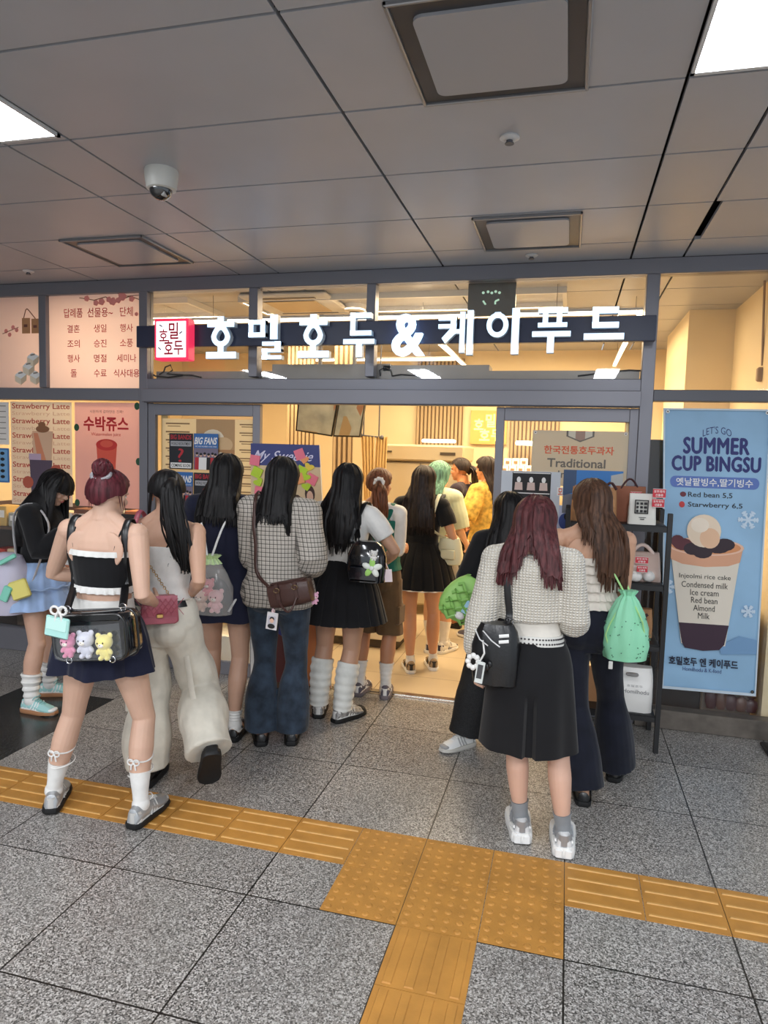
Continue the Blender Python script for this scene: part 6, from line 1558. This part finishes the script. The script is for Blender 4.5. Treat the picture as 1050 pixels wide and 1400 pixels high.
# ------------------------------------------------ 5 plaid shirt girl
p = P5 = make('person with long straight black hair in an oversized plaid shirt and flared jeans', radians(2), 1.69, ((357, 1020), (356, 992)), ((398, 1019), (402, 992)), skin=SKIN, head=(0, .1, 0), wrists=((-.13, .22, 1.0), px(430, 775, 3.85)), elbow_out=((-.15, -.9, -.4), (.35, -.9, -.5)), girth=.97)
p.hair(HB, 1.33, spread=.95, seed=9, width=.10, jag=.02, zlen=lambda ph: -.06*smooth01((abs(ph)-.9)/.5))
def plaid():
    m = bpy.data.materials.new('grey_plaid_cotton'); m.use_nodes = True; t = NT(m); sx = t.n('ShaderNodeSeparateXYZ'); t.l(t.coord('Object'), sx.inputs[0])
    def lines(sock, period, lo, hi):
        a = t.n('ShaderNodeMath', operation='MULTIPLY'); t.l(sock, a.inputs[0]); a.inputs[1].default_value = 1/period
        f = t.n('ShaderNodeMath', operation='FRACT'); t.l(a.outputs[0], f.inputs[0]); return t.ramp(f.outputs[0], [(0, (lo, lo, lo, 1)), (.22, (lo, lo, lo, 1)), (.28, (hi, hi, hi, 1)), (.5, (hi, hi, hi, 1)), (.55, (.5, .5, .5, 1)), (.62, (hi, hi, hi, 1)), (1, (hi, hi, hi, 1))])
    add = t.n('ShaderNodeMath', operation='ADD'); t.l(sx.outputs[0], add.inputs[0]); 
    mul = t.n('ShaderNodeMath', operation='MULTIPLY'); t.l(sx.outputs[1], mul.inputs[0]); mul.inputs[1].default_value = .8; t.l(mul.outputs[0], add.inputs[1])
    mx = t.n('ShaderNodeMixRGB', blend_type='MULTIPLY'); mx.inputs[0].default_value = 1; t.l(lines(add.outputs[0], .024, .36, 1), mx.inputs[1]); t.l(lines(sx.outputs[2], .024, .36, 1), mx.inputs[2])
    g = t.n('ShaderNodeMixRGB', blend_type='MULTIPLY'); g.inputs[0].default_value = 1; t.l(mx.outputs[0], g.inputs[1]); g.inputs[2].default_value = srgb(196, 188, 178); t.l(g.outputs[0], t.b.inputs['Base Color']); t.b.inputs['Roughness'].default_value = .85
    return m
p.top('plaid_shirt', plaid(), .80, sleeves=1.92, ease=.034, hem=.02, puff=.018, cuff=.012, wr=.011, straight=1.0, seed=7, wscale=7)
p.pants('flared_jeans', CDEN, .95, lambda t: .010+.004*t+.052*smooth01((t-1.0)/.95), t1=2.0, ease=.012, wr=.006, seed=3)
for i in (0, 1): p.shoe(i, LEATHB, RUB, style='flat', sole_h=.03)
cb = held(p, 'crossbody_bag', 'dark brown leather handbag hanging at the plaid shirt girl\'s hip', 'handbag')
c0 = p.loc_at(398, 811, p.loc.y-.24); R0 = Matrix.Rotation(radians(-14), 3, 'Y')
b = MB(); b.loft([[c0+R0 @ V((x, y*(1+.05*sin(x*30)), z)) for y, z in [(d_*math.copysign(abs(cos(a))**.6, cos(a)), .068*hh*math.copysign(abs(sin(a))**.7, sin(a))) for a in [2*pi*j/24 for j in range(24)]]] for x, d_, hh in ((-.122, .03, .7), (-.118, .045, .93), (-.06, .052, 1.02), (0, .053, 1.0), (.06, .052, 1.02), (.118, .045, .93), (.122, .03, .7))]); b.build('bag_body', LEATHBR, cb)
b = MB()
for x in (-.055, .05): b.box(c0+R0 @ V((x, -.055, .02)), (.022, .008, .1), R0, bev=.003)
b.tube([c0+R0 @ V((-.055+.105*j/10, -.06-.025*sin(pi*j/10), -.02-.065*sin(pi*j/10))) for j in range(11)], .006, 8); b.box(c0+R0 @ V((0, -.003, .068)), (.2, .05, .012), R0, bev=.004); b.build('handle', LEATHBR, cb)
b = MB()
for x in (-.055, .05): b.tube([c0+R0 @ V((x+.016*cos(a), -.062, .035+.012*sin(a))) for a in [2*pi*j/10 for j in range(10)]], .003, 6, closed=True)
b.build('buckle', mat('dull_brass', (120, 100, 76), .35, .9), cb)
p.drape_strap('strap', [c0+R0 @ V((-.115, 0, .05)), p.back(1.0, .085, -.07), p.back(1.15, .075, -.085), p.back(1.27, .062, -.10), p.up(V((-.115*p.k, -.03, 1.43*p.k))), p.front(1.25, .06, -.05), p.front(1.1, .07, .06), p.front(.98, .08, .14), c0+R0 @ V((.115, .03, .05))], .02, LEATHBR, cb)
ch = held(p, 'photo_card_holder', 'clear card holder with a portrait photo hanging below the brown handbag', 'card holder')
c1 = p.loc_at(372, 849, p.loc.y-.27); R1 = Matrix.Rotation(radians(6), 3, 'Y')
b = MB(); b.box(c1, (.062, .008, .095), R1, bev=.004); b.build('card_case', mat('card_case_white', (214, 210, 212), .25), ch)
b = MB(); b.box(c1+R1 @ V((0, -.0046, -.004)), (.044, .002, .066), R1); b.build('card_backdrop', mat('photo_grey_lilac', (190, 186, 196), .4), ch)
b = MB(); b.mi = 0; b.ell(c1+R1 @ V((0, -.0058, .004)), (.012, .0008, .014), R1); b.mi = 1; b.ell(c1+R1 @ V((0, -.0055, .012)), (.0145, .0008, .013), R1); b.ell(c1+R1 @ V((0, -.0056, -.028)), (.021, .0008, .014), R1); b.build('card_portrait', [SKIN_P, BLK], ch)
b = MB(); b.tube([c1+R1 @ V((0, 0, .047)), c1+V((.0, .01, .075)), c0+R0 @ V((-.11, -.02, -.01))], .004, 6); b.tube([c1+R1 @ V((.009*cos(a), 0, .056+.009*sin(a))) for a in [2*pi*j/10 for j in range(10)]], .002, 5, closed=True); b.build('key_loop', mat('pink_beads', (226, 196, 200), .3), ch)
o = plush('key_charm', p.to_world(p.loc_at(430, 815, p.loc.y-.2)), Matrix.Rotation(.5, 3, 'Z'), .022, (236, 180, 206), 'small pink plush charm beside the brown handbag')

# ------------------------------------------------ 6 white tee, black pleated skirt
p = P6 = make('person in white T-shirt, black pleated skirt and white leg warmers', radians(-2), 1.655, ((435, 982), (440, 958)), ((458, 988), (500, 974)), shift=(.055, 0), sway=.035, skin=(200, 156, 130), head=(0, .05, 0), wrists=((-.2, .18, 1.02), (.215, .17, 1.0)), elbow_out=((-1, -.4, -.4), (1, -.4, -.4)), girth=1.04, limb=1.1)
p.hair(HB, 1.13, spread=1.05, seed=11, width=.13, jag=.08, zlen=lambda ph: .10*smooth01(abs(ph)/1.1), wave=.006)
p.top('white_t_shirt', CWHITE, .985, sleeves=.62, ease=.010, puff=.01, wr=.004, seed=9, hem=.004)
p.skirt('pleated_skirt', CBLK, 1.03, .655, .115, pleats=22, depth=.012, box=True, ease=.012)
LEGW = cloth('leg_warmer_knit', (232, 232, 226), scale=260, bump=.3)
for i in (0, 1):
    p.sock(i, LEGW, 1.22, 'leg_warmer', ease=.008, slouch=.006, grow=.02, rings_=6)
    p.shoe(i, mat('grey_camo_mesh', (150, 148, 146), .4, .2, noise_amt=.5, noise_scale=60), RUB, accent=mat('pale_overlay', (220, 218, 214), .4), lace=WHR, chunk=.002)
    o_, R_ = p.footframe(i); b = MB(); b.ell(o_+R_ @ V((0, .155, .03)), (.046, .04, .034), R_); b.build('toe_cap', RUB, p.root)
sb = held(p, 'shoulder_backpack', 'glossy black backpack hanging from one shoulder of the white T-shirt', 'backpack')
c0 = p.loc_at(502, 768, p.loc.y-.22)
b = MB(); b.loft([[c0+V((w_*math.copysign(abs(cos(a))**.8, cos(a)), d_*math.copysign(abs(sin(a))**.8, sin(a))*(1+.05*sin(a*6+z*40)), z)) for a in [2*pi*j/26 for j in range(26)]] for z, w_, d_ in ((-.125, .08, .04), (-.115, .115, .07), (-.04, .125, .075), (.04, .12, .07), (.1, .095, .055), (.125, .06, .035))]); b.build('bag_body', PVC, sb)
b = MB(); b.box(c0+V((0, -.073, -.06)), (.17, .02, .09), bev=.009); b.build('front_pocket', PVC, sb)
p.drape_strap('strap', [c0+V((.0, .0, .11)), p.back(1.16, .07, .10), p.back(1.26, .055, .115), p.up(V((.135*p.k, -.05, 1.385*p.k))), p.up(V((.14*p.k, .04, 1.375*p.k))), p.front(1.2, .03, .13), c0+V((.08, .08, -.02))], .03, LEATHB, sb)
fw = held(p, 'flower_charm', 'white and green fabric flower charm on the glossy black backpack', 'bag charm')
b = MB(); bg = MB()
for q in range(5):
    a = q*1.257+.3; cp = c0+V((.06+.034*cos(a), -.09, -.02+.03*sin(a))); (bg if q % 2 else b).ell(cp, (.03, .012, .018), Matrix.Rotation(-a, 3, 'Y'))
b.build('white_petal', cloth('felt_white', (236, 240, 232)), fw); bg.build('green_petal', cloth('felt_green', (170, 222, 120)), fw)
b = MB(); b.ell(c0+V((.06, -.104, -.02)), (.014, .008, .014)); b.tube([c0+V((.05, -.09, .03)), c0+V((.04, -.08, .08))], .003, 6); b.build('charm_center', mat('pearl', (226, 226, 224), .2), fw)
plush('key_charm', p.to_world(c0+V((.07, -.09, .065))), Matrix.Rotation(0, 3, 'Z'), .02, (226, 224, 220), 'tiny white plush charm at the top of the glossy black backpack')
tg = held(p, 'hanging_card', 'pale pink card tag hanging at the right of the glossy black backpack', 'card holder')
c1 = p.loc_at(531, 787, p.loc.y-.24); b = MB(); b.box(c1, (.045, .006, .075), Matrix.Rotation(-.1, 3, 'Y'), bev=.003); b.build('card_case', mat('card_pink_white', (232, 216, 220), .3), tg); b = MB(); b.tube([c1+V((0, 0, .037)), c1+V((-.03, .01, .09)), c0+V((.09, -.05, .03))], .003, 6); b.build('cord', mat('pink_beads', (226, 196, 200), .3), tg)

# ------------------------------------------------ 7 brown ponytail, green vest, brown shorts
p = P7 = make('person with brown ponytail and white scrunchie in a teal vest and knee-length brown shorts', radians(-8), 1.62, ((488, 952), (509, 930)), ((526, 956), (530, 934)), skin=(190, 136, 104), head=(-.15, .05, 0), wrists=((-.13, .2, 1.05), (.13, .22, 1.04)), elbow_out=((-.3, -.9, -.4), (.15, -.95, -.4)), limb=1.02)
p.cap(HBR, (1.6, .55), seed=8)
tp = p.scalp(1.55, .55, .012)
p.tail(HBR, [tp, tp+V((.03, -.05, -.05)), tp+V((.05, -.055, -.16)), tp+V((.055, -.045, -.27))], r0=.022, nstr=60, spread=.025)
b = MB(); b.tube([tp+V((.03*cos(a)+.012, -.02+.01*sin(a)*.5, .026*sin(a))) for a in [2*pi*j/20 for j in range(20)]], [.013+.004*sin(j*2.5) for j in range(20)], 8, closed=True); b.build('scrunchie', CWHITE, p.root)
p.top('white_t_shirt', CWHITE, .98, sleeves=1.05, ease=.009, puff=.006, wr=.005, straight=.7, seed=12)
p.top('teal_vest', cloth('teal_nylon', (36, 112, 96), .5, sheen=0), .92, 1.27, ease=.034, wr=.006, straight=1, seed=13)
p.drape_strap('vest_strap', [p.back(1.24, .04, .09), p.back(1.31, .03, .12), p.up(V((.12*p.k, -.01, 1.385*p.k))), p.front(1.25, .03, .12)], .05, cloth('teal_nylon', (36, 112, 96)), p.root)
p.pants('cargo_shorts', cloth('olive_brown_twill', (106, 82, 56)), .98, lambda t: .016+.028*t, t1=1.02, ease=.018, wr=.008, seed=14)
for i in (0, 1):
    b = MB(); pc_, (ry, rx) = p.legp(i, .62, .05); b.box(pc_+V(((-1, 1)[i]*.085, 0, 0)), (.035, .12, .14), bev=.012); b.build('cargo_pocket', cloth('olive_brown_twill', (106, 82, 56)), p.root)
    p.sock(i, SOCKW, 1.55, 'crew_sock', ease=.005, slouch=.003); p.shoe(i, GREYS, mat('grey_sole', (120, 112, 118), .6), accent=WHR, lace=GREYS)

# ------------------------------------------------ 8 black dress girl inside the doorway
p = P8 = make('person in black pleated dress with long dark hair, standing just inside the doorway', radians(-4), 1.635, ((562, 921), (553, 900)), ((593, 917), (583, 895)), skin=(204, 150, 116), head=(-.1, .05, 0), wrists=((-.15, .2, 1.05), (.2, .2, 1.06)), elbow_out=((-1, -.4, -.4), (.5, -.8, -.6)), shift=(-.04, 0))
HDK = hair_mat('espresso_hair', (34, 24, 22))
p.hair(HDK, 1.14, spread=1.05, seed=13, width=.125, jag=.05)
p.top('black_shirt', CBLK, .96, sleeves=.6, ease=.014, puff=.012, wr=.005, seed=15, hem=.004)
p.skirt('pleated_skirt', CBLK, 1.03, .685, .125, pleats=20, depth=.013, box=True, ease=.014, seed=3)
b = MB(); b.tube([V((cos(a)*(.30+.010*cos(20*a))*p.k, -.014+sin(a)*(.245+.010*cos(20*a))*p.k, .68*p.k+p.dz)) for a in [2*pi*j/160 for j in range(160)]], .005, 5, closed=True); b.build('lace_hem', CWHITE, p.root)
for i in (0, 1):
    p.sock(i, SOCKW, 1.86, 'ankle_sock', ease=.004); p.shoe(i, mat('tan_mesh', (170, 144, 110), .6), WHR, accent=mat('black_overlay', (40, 36, 36), .4), lace=mat('cream_lace', (220, 206, 180), .6))
wb = held(p, 'shoulder_bag', 'pale cream slouchy shoulder bag on the black dress girl\'s right arm', 'handbag')
c0 = p.loc_at(615, 753, p.loc.y-.02)
b = MB(); b.loft([[c0+V((w_*cos(a)*(1+.05*sin(5*a+z*30)), .06*math.copysign(abs(sin(a))**.8, sin(a))*w_/.1, z)) for a in [2*pi*j/22 for j in range(22)]] for z, w_ in ((-.11, .07), (-.1, .1), (-.03, .105), (.05, .09), (.1, .075))]); CR = mat('cream_nylon', (226, 222, 190), .5, bump=.4, bump_scale=30); b.build('bag_body', CR, wb)
p.drape_strap('strap', [c0+V((-.02, -.01, .09)), p.back(1.15, .06, .11), p.back(1.26, .05, .12), p.up(V((.14*p.k, -.06, 1.375*p.k))), p.up(V((.14*p.k, .02, 1.395*p.k))), p.front(1.22, .03, .13), c0+V((.05, .05, .09))], .03, CR, wb)
b = MB(); b.box(c0+V((.0, -.072, -.02)), (.11, .02, .08), bev=.008); b.build('pocket', CR, wb)

# ------------------------------------------------ 9 mint hair
p = P9 = make('person with short mint-green hair in a pale green shirt inside the shop', radians(-20), 1.67, ((585, 893), (603, 882)), ((601, 894), (622, 886)), skin=(222, 170, 136), head=(-.3, .05, 0), wrists=((-.08, .25, 1.05), (.2, .2, .95)), elbow_out=((-.2, -.9, -.4), (.4, -.8, -.4)), shift=(-.06, .05))
p.hair(HMINT, p.head.z-.22, spread=1.0, seed=15, width=.095, jag=.06, vol=.022, wave=.01)
p.top('pale_green_shirt', cloth('pale_sage_cotton', (214, 222, 190)), .9, sleeves=.95, ease=.035, puff=.02, wr=.008, straight=.9, seed=17)
b = MB(); rows = []
for v in range(7):
    f = v/6; w_ = .15*(1-f*.95); rows.append([p.back(1.36-.24*f, .05, -w_+2*w_*j/8, ease=.03) for j in range(9)])
b.sheet(rows, .006); b.build('sailor_collar', cloth('black_satin', (22, 22, 30), .3), p.root)
b = MB(); b.box(p.back(1.12, .06, .02), (.07, .02, .05), bev=.01); b.build('collar_bow', mat('lilac_ribbon', (150, 140, 196), .5), p.root)
p.pants('grey_shorts', cloth('grey_twill', (150, 146, 140)), .95, lambda t: .02+.04*t, t1=.75, ease=.016)
for i in (0, 1): p.sock(i, SOCKW, 1.5, 'crew_sock', ease=.005); p.shoe(i, mat('white_leather', (226, 222, 214), .4), WHR, accent=mat('navy_overlay', (50, 50, 80), .4), lace=WHR)

# ------------------------------------------------ 10, 11 two women at the counter, looking left
p = P10 = Person('person in dark navy top with tied-back dark hair, profile to the left at the counter', (at(633, 650, 6.92).x, 6.92), radians(75), 1.70, skin=(206, 140, 96), head=(0, .08, 0), wrists=((-.15, .28, 1.0), (.15, .28, 1.0)))
p.cap(HDB, (1.5, .0), seed=9, nstr=120, hair_th=2.0)
tp = p.scalp(1.45, 0, .01); p.tail(HDB, [tp, tp+V((0, -.05, -.04)), tp+V((.01, -.05, -.15)), tp+V((.01, -.03, -.24))], r0=.02, nstr=40)
p.top('navy_shirt', cloth('plum_navy_cotton', (44, 34, 48)), .9, sleeves=.95, ease=.02, puff=.012, wr=.006, straight=.8, seed=18)
p.pants('dark_trousers', CBLK, .95, lambda t: .015+.012*t, t1=1.97)
for i in (0, 1): p.shoe(i, LEATHB, RUB, style='flat')
p = P11 = Person('person in yellow patterned shirt with shoulder-length dark hair, profile to the left', (at(667, 650, 6.55).x, 6.55), radians(62), 1.72, skin=(216, 152, 108), head=(.05, -.02, 0), wrists=((-.14, .15, 1.06), (.16, .15, 1.08)), elbow_out=((-1, -.4, -.5), (1, -.5, -.5)), hand_pose=('hold', 'hold'))
p.hair(HDB, p.head.z-.27, spread=.95, seed=17, width=.10, jag=.05, phmax=1.55, bangs=1.0)
YPM = mat('yellow_print_cotton', (222, 178, 84), .8, noise_amt=.45, noise_scale=22)
p.top('yellow_shirt', YPM, .88, sleeves=.95, ease=.03, puff=.02, wr=.008, straight=.9, seed=19)
p.pants('beige_trousers', cloth('beige_twill', (170, 150, 120)), .95, lambda t: .02+.015*t, t1=1.97)
for i in (0, 1): p.shoe(i, GREYS, WHR, lace=WHR)

# ------------------------------------------------ 12 black cardigan girl with the green bag
p = P12 = make('person with long black hair in black cardigan and lace trousers behind the cream knit', radians(12), 1.53, ((646, 1018), (624, 1024)), ((690, 1012), (676, 996)), skin=SKIN, head=(.1, .1, 0), wrists=((-.17, .2, 1.0), (.17, .2, 1.0)), shift=(.10, .02))
p.hair(HB, 1.0, spread=1.1, seed=19, width=.14, jag=.06)
p.top('black_cardigan', CBLK, .9, sleeves=1.92, ease=.02, puff=.014, wr=.006, straight=.6, seed=20)
LACE = mat('black_lace', (20, 20, 22), .8, noise_amt=.9, noise_scale=150)
p.pants('lace_trousers', LACE, .96, lambda t: .014+.03*t, t1=1.98, ease=.014, wr=.006)
for i in (0, 1): p.shoe(i, WHR, mat('cream_sole', (206, 202, 194), .6), lace=WHR, accent=mat('grey_overlay', (160, 160, 160), .5))
gb = held(p, 'green_tote_bag', 'lime green woven shoulder bag left of the cream knit sweater', 'handbag')
c0 = p.loc_at(631, 818, p.loc.y-.16); R0 = Matrix.Rotation(radians(28), 3, 'Y'); LIME = mat('lime_leatherette', (150, 200, 106), .45)
b = MB(); b.loft([[c0+R0 @ V((w_*cos(a), .05*math.copysign(abs(sin(a))**.7, sin(a))*w_/.1, z)) for a in [2*pi*j/24 for j in range(24)]] for z, w_ in ((-.135, .03), (-.128, .065), (-.105, .095), (-.06, .11), (0, .112), (.05, .1), (.1, .075), (.13, .05), (.14, .03))]); b.build('bag_body', LIME, gb)
b = MB()
for q in range(7):
    b.tube([c0+R0 @ V((-.09+.022*j+.004*q, -.052-.012*sin(pi*j/8), -.11+.03*q+.02*sin(j*1.6+q*pi))) for j in range(9)], [(.011, .005)]*9, 6)
b.build('woven_strip', mat('lime_strip', (130, 182, 92), .4), gb)
b = MB(); b.box(c0+R0 @ V((.05, -.062, -.02)), (.05, .006, .08), R0, bev=.002); b.build('photo_card', mat('card_sky', (160, 200, 226), .3), gb)
b = MB(); b.ell(c0+R0 @ V((.03, -.06, -.085)), (.03, .02, .022), R0); b.build('charm', CWHITE, gb)
p.drape_strap('strap', [c0+R0 @ V((-.05, 0, .12)), p.up(V((-.2*p.k, -.02, 1.15*p.k))), p.up(V((-.15*p.k, -.02, 1.39*p.k))), p.front(1.2, .04, -.14), c0+R0 @ V((.05, .05, .12))], .022, LIME, gb)

# ------------------------------------------------ 13 cream knit, black midi skirt, front right
p = P13 = make('person with burgundy hair in a cropped cream knit sweater and black midi skirt', radians(-3), 1.575, ((713, 1153), (706, 1118)), ((770, 1173), (768, 1135)), skin=(214, 172, 150), head=(-.1, .2, .05), neck_drop=.012, wrists=(px(650, 930, 3.0), (.13, .22, 1.0)), elbow_out=((-1, -.6, 0), (.3, -.9, -.5)), hand_pose=('grip', 'relax'), voxel=.004, lean=.02, shift=(-.085, 0), sway=-.03, girth=.93)
p.hair(HBURG, 1.20, spread=1.0, seed=21, width=.13, jag=.025, split=.16, phmax=1.95, vol=.008)
def knit():
    m = bpy.data.materials.new('cream_open_knit'); m.use_nodes = True; t = NT(m)
    w1 = t.n('ShaderNodeTexWave', wave_type='BANDS', bands_direction='Z', i_Scale=26.0, i_Distortion=1.0); t.l(t.coord('Object'), w1.inputs['Vector'])
    w2 = t.n('ShaderNodeTexWave', wave_type='BANDS', bands_direction='X', i_Scale=22.0, i_Distortion=1.5); t.l(t.coord('Object'), w2.inputs['Vector'])
    mu = t.n('ShaderNodeMath', operation='MULTIPLY'); t.l(w1.outputs[1], mu.inputs[0]); t.l(w2.outputs[1], mu.inputs[1])
    t.l(t.ramp(mu.outputs[0], [(0, srgb(190, 182, 168)), (.35, srgb(230, 224, 212)), (1, srgb(242, 238, 228))]), t.b.inputs['Base Color']); t.b.inputs['Roughness'].default_value = .9; t.b.inputs['Sheen Weight'].default_value = .3
    t.bump(mu.outputs[0], .9, .008); return m
KN = knit()
p.top('knit_sweater', KN, 1.055, 1.36, sleeves=1.9, ease=.020, puff=.020, cuff=.012, wr=.006, seed=22, hem=.012, straight=.6)
p.top('white_inner_top', cloth('dotted_white', (222, 216, 206)), .96, 1.1, ease=.008, wr=.003)
b = MB(); b.loft([p.sec(z, .014) for z in (.995, .955)]); bl = b.build('belt', mat('pale_studded_leather', (206, 204, 198), .4), p.root)
b = MB()
for z in (.985, .967):
    ring = p.sec(z, .0165, n=64)
    for q in ring: b.ell(q, (.0042, .0042, .0042), nu=6, nv=4)
b.build('belt_stud', mat('dark_stud', (60, 58, 60), .3, .8), bl)
p.skirt('midi_skirt', CBLK, .965, .475, .045, pleats=4, depth=.008, wave=.006, ease=.014, seed=8, rows=26, n=120, slit=(-pi/2+.12, .10, .35))
for i in (0, 1):
    p.sock(i, SOCKG, 1.74, 'ankle_sock', ease=.005); p.shoe(i, mat('white_grey_mesh', (214, 214, 214), .4, bump=.3, bump_scale=200), WHR, style='chunky', accent=mat('silver_overlay', (170, 172, 176), .3, .5), lace=WHR, chunk=.009, sole_h=.052)
lb = held(p, 'black_shoulder_bag', 'black leather shoulder bag with white stripes hanging beside the midi skirt', 'handbag')
c0 = p.loc_at(678, 892, p.loc.y-.12)
b = MB(); b.loft([[c0+V((w_*cos(a)*(1+.06*sin(4*a+z*22)), .06*math.copysign(abs(sin(a))**.7, sin(a))*(w_/.1)*(1+.1*sin(9*a+z*30)), z)) for a in [2*pi*j/30 for j in range(30)]] for z, w_ in ((-.14, .07), (-.13, .098), (-.05, .106), (.03, .1), (.10, .085), (.13, .07))]); b.build('bag_body', LEATHB, lb)
p.drape_strap('strap', [c0+V((.03, -.01, .12)), p.back(1.08, .05, -.085), p.back(1.17, .05, -.09), p.back(1.27, .04, -.095), p.up(V((-.1*p.k, -.05, 1.385*p.k))), p.up(V((-.105*p.k, .02, 1.40*p.k))), p.front(1.25, .05, -.1), p.front(1.05, .06, -.15), c0+V((-.03, .05, .1))], .03, LEATHB, lb)
b = MB(); q0 = p.back(1.06, .06, -.08); b.tube([q0+V((.018*cos(a), -.004, .018*sin(a))) for a in [2*pi*j/4+pi/4 for j in range(4)]], .003, 6, closed=True); b.build('buckle', CHR, lb)
b = MB()
for q in range(2): b.tube([c0+V((-.085+.035*q, -.05-.01*q, .105)), c0+V((-.06+.05*q, -.075, .07)), c0+V((-.025+.05*q, -.07, .045))], [(.008, .002)]*3, 6, up=(0, -1, 0)); b.tube([c0+V((.02, -.07, .065+.025*q)), c0+V((.06, -.06, .07+.025*q))], [(.007, .002)]*2, 6, up=(0, 0, 1))
b.build('white_stripe', WHR, lb)
b = MB()
for q in range(6): b.ell(c0+V((-.07+.011*q, -.07, -.06+.012*(q % 3))), (.011, .006, .015)); 
b.build('bag_tassel', LEATHB, lb)
wr_ = thing('plush_charm', 'white fluffy charm and clear photo tag held beside the black shoulder bag', 'bag charm', tuple(p.root.location), p.rz)
c1 = p.loc_at(652, 905, p.loc.y-.215); b = MB()
for q in range(8): a = q*pi/4; b.ell(c1+V((-.016+.022*cos(a), 0, .0+.026*sin(a))), (.012, .012, .012))
b.build('fluffy_ring', CWHITE, wr_)
b = MB(); b.box(c1+V((.016, -.012, -.04)), (.035, .008, .095), Matrix.Rotation(.12, 3, 'Y'), bev=.003); b.build('tag_case', mat('clear_tag', (214, 218, 214), .15), wr_)
b = MB(); b.box(c1+V((.016, -.0165, -.035)), (.022, .002, .06), Matrix.Rotation(.12, 3, 'Y')); b.build('tag_photo', mat('tag_photo_dark', (70, 70, 72), .3), wr_)
b = MB(); b.tube([c1+V((.01, 0, .0)), c1+V((.03, .0, .04)), c0+V((-.05, -.05, .06))], .004, 6); b.build('cord', CWHITE, wr_)

# ------------------------------------------------ 14 bare-shouldered girl with the mint drawstring bag
p = P14 = make('person with long brown hair, bare shoulders, white ruffled top and dark jeans', radians(6), 1.645, ((797, 1102), (793, 1070)), ((838, 1069), (846, 1045)), skin=(206, 160, 132), head=(.35, .1, 0), wrists=((-.14, .25, 1.05), (.13, .24, 1.05)), elbow_out=((-1, -.4, -.4), (.2, -1, -.6)), shift=(-.10, 0), girth=.95)
p.hair(HBR2 := hair_mat('walnut_hair', (74, 50, 36)), 1.12, spread=1.0, seed=23, width=.11, jag=.06, zlen=lambda ph: .24*smooth01((-ph+.1)/.9), xshift=.045)
RUF = cloth('white_ruffle_cotton', (230, 222, 210))
p.top('tube_top', RUF, .98, 1.235, ease=.010, wr=.003)
for z in (1.235, 1.19, 1.145, 1.10, 1.055, 1.01): ruffle('ruffle', p, z, .013, .034, RUF, n=160, amp=.011)
p.pants('dark_jeans', CINK, .99, lambda t: .010+.010*t+.045*smooth01((t-.9)/1.1), t1=2.02, ease=.012, wr=.005, seed=24)
for i in (0, 1): p.shoe(i, LEATHB, RUB, style='flat')
mb_ = held(p, 'mint_drawstring_bag', 'mint green dotted drawstring backpack on the bare-shouldered girl', 'drawstring bag')
c0 = p.loc_at(856, 858, p.loc.y-.1); MINT = mat('mint_dotted_nylon', (150, 224, 184), .6, bump=.4, bump_scale=24)
b = MB(); b.loft([[c0+V((w_*cos(a)*(1+.05*sin(6*a+z*20)+.05*f_*sin(13*a)), w_*.75*sin(a)*(1+.05*sin(7*a)+.06*f_*sin(13*a)), z)) for a in [2*pi*j/52 for j in range(52)]] for z, w_, f_ in ((-.165, .06, 0), (-.155, .1, 0), (-.08, .115, 0), (.0, .108, .3), (.08, .08, .7), (.14, .05, 1.5), (.165, .03, 1.5), (.19, .045, 2))]); b.build('bag_body', MINT, mb_)
b = MB(); rnd = random.Random(3)
for q in range(40):
    a, z = rnd.uniform(pi, 2*pi), rnd.uniform(-.14, .06); w_ = .116 if z < 0 else .112-.3*z; b.ell(c0+V((w_*1.0*cos(a), w_*.76*sin(a), z)), (.003, .003, .003), nu=6, nv=4)
b.build('dot', mat('mint_dark_dot', (70, 120, 96), .6), mb_)
MC = mat('mint_cord', (176, 226, 150), .6)
for sd, x in ((-1, .07), (1, .135)):
    p.drape_strap('cord', [c0+V((sd*.012, 0, .165)), p.back(1.22, .035, x), p.back(1.30, .025, x+.0), p.up(V(((.11 if sd < 0 else .14)*p.k, -.01, 1.39*p.k))), p.front(1.25, .02, .12)], .010, MC, mb_, th=.004)
    b = MB(); b.tube([c0+V((sd*.012, -.01, .165)), c0+V((-.09, -.05, .02)), c0+V((-.105, -.05, -.03)), c0+V((-.08, -.05, -.12))] if sd < 0 else [c0+V((.01, .0, .165)), c0+V((.06, -.08, .05)), c0+V((.09, -.04, -.06)), c0+V((.08, -.03, -.14))], .004, 6); b.build('loose_cord', MC, mb_)
b = MB(); b.box(c0+V((-.075, -.06, -.18)), (.02, .006, .04), bev=.002); b.build('bag_tag', CWHITE, mb_)
bpy.data.scenes.remove(WORK)
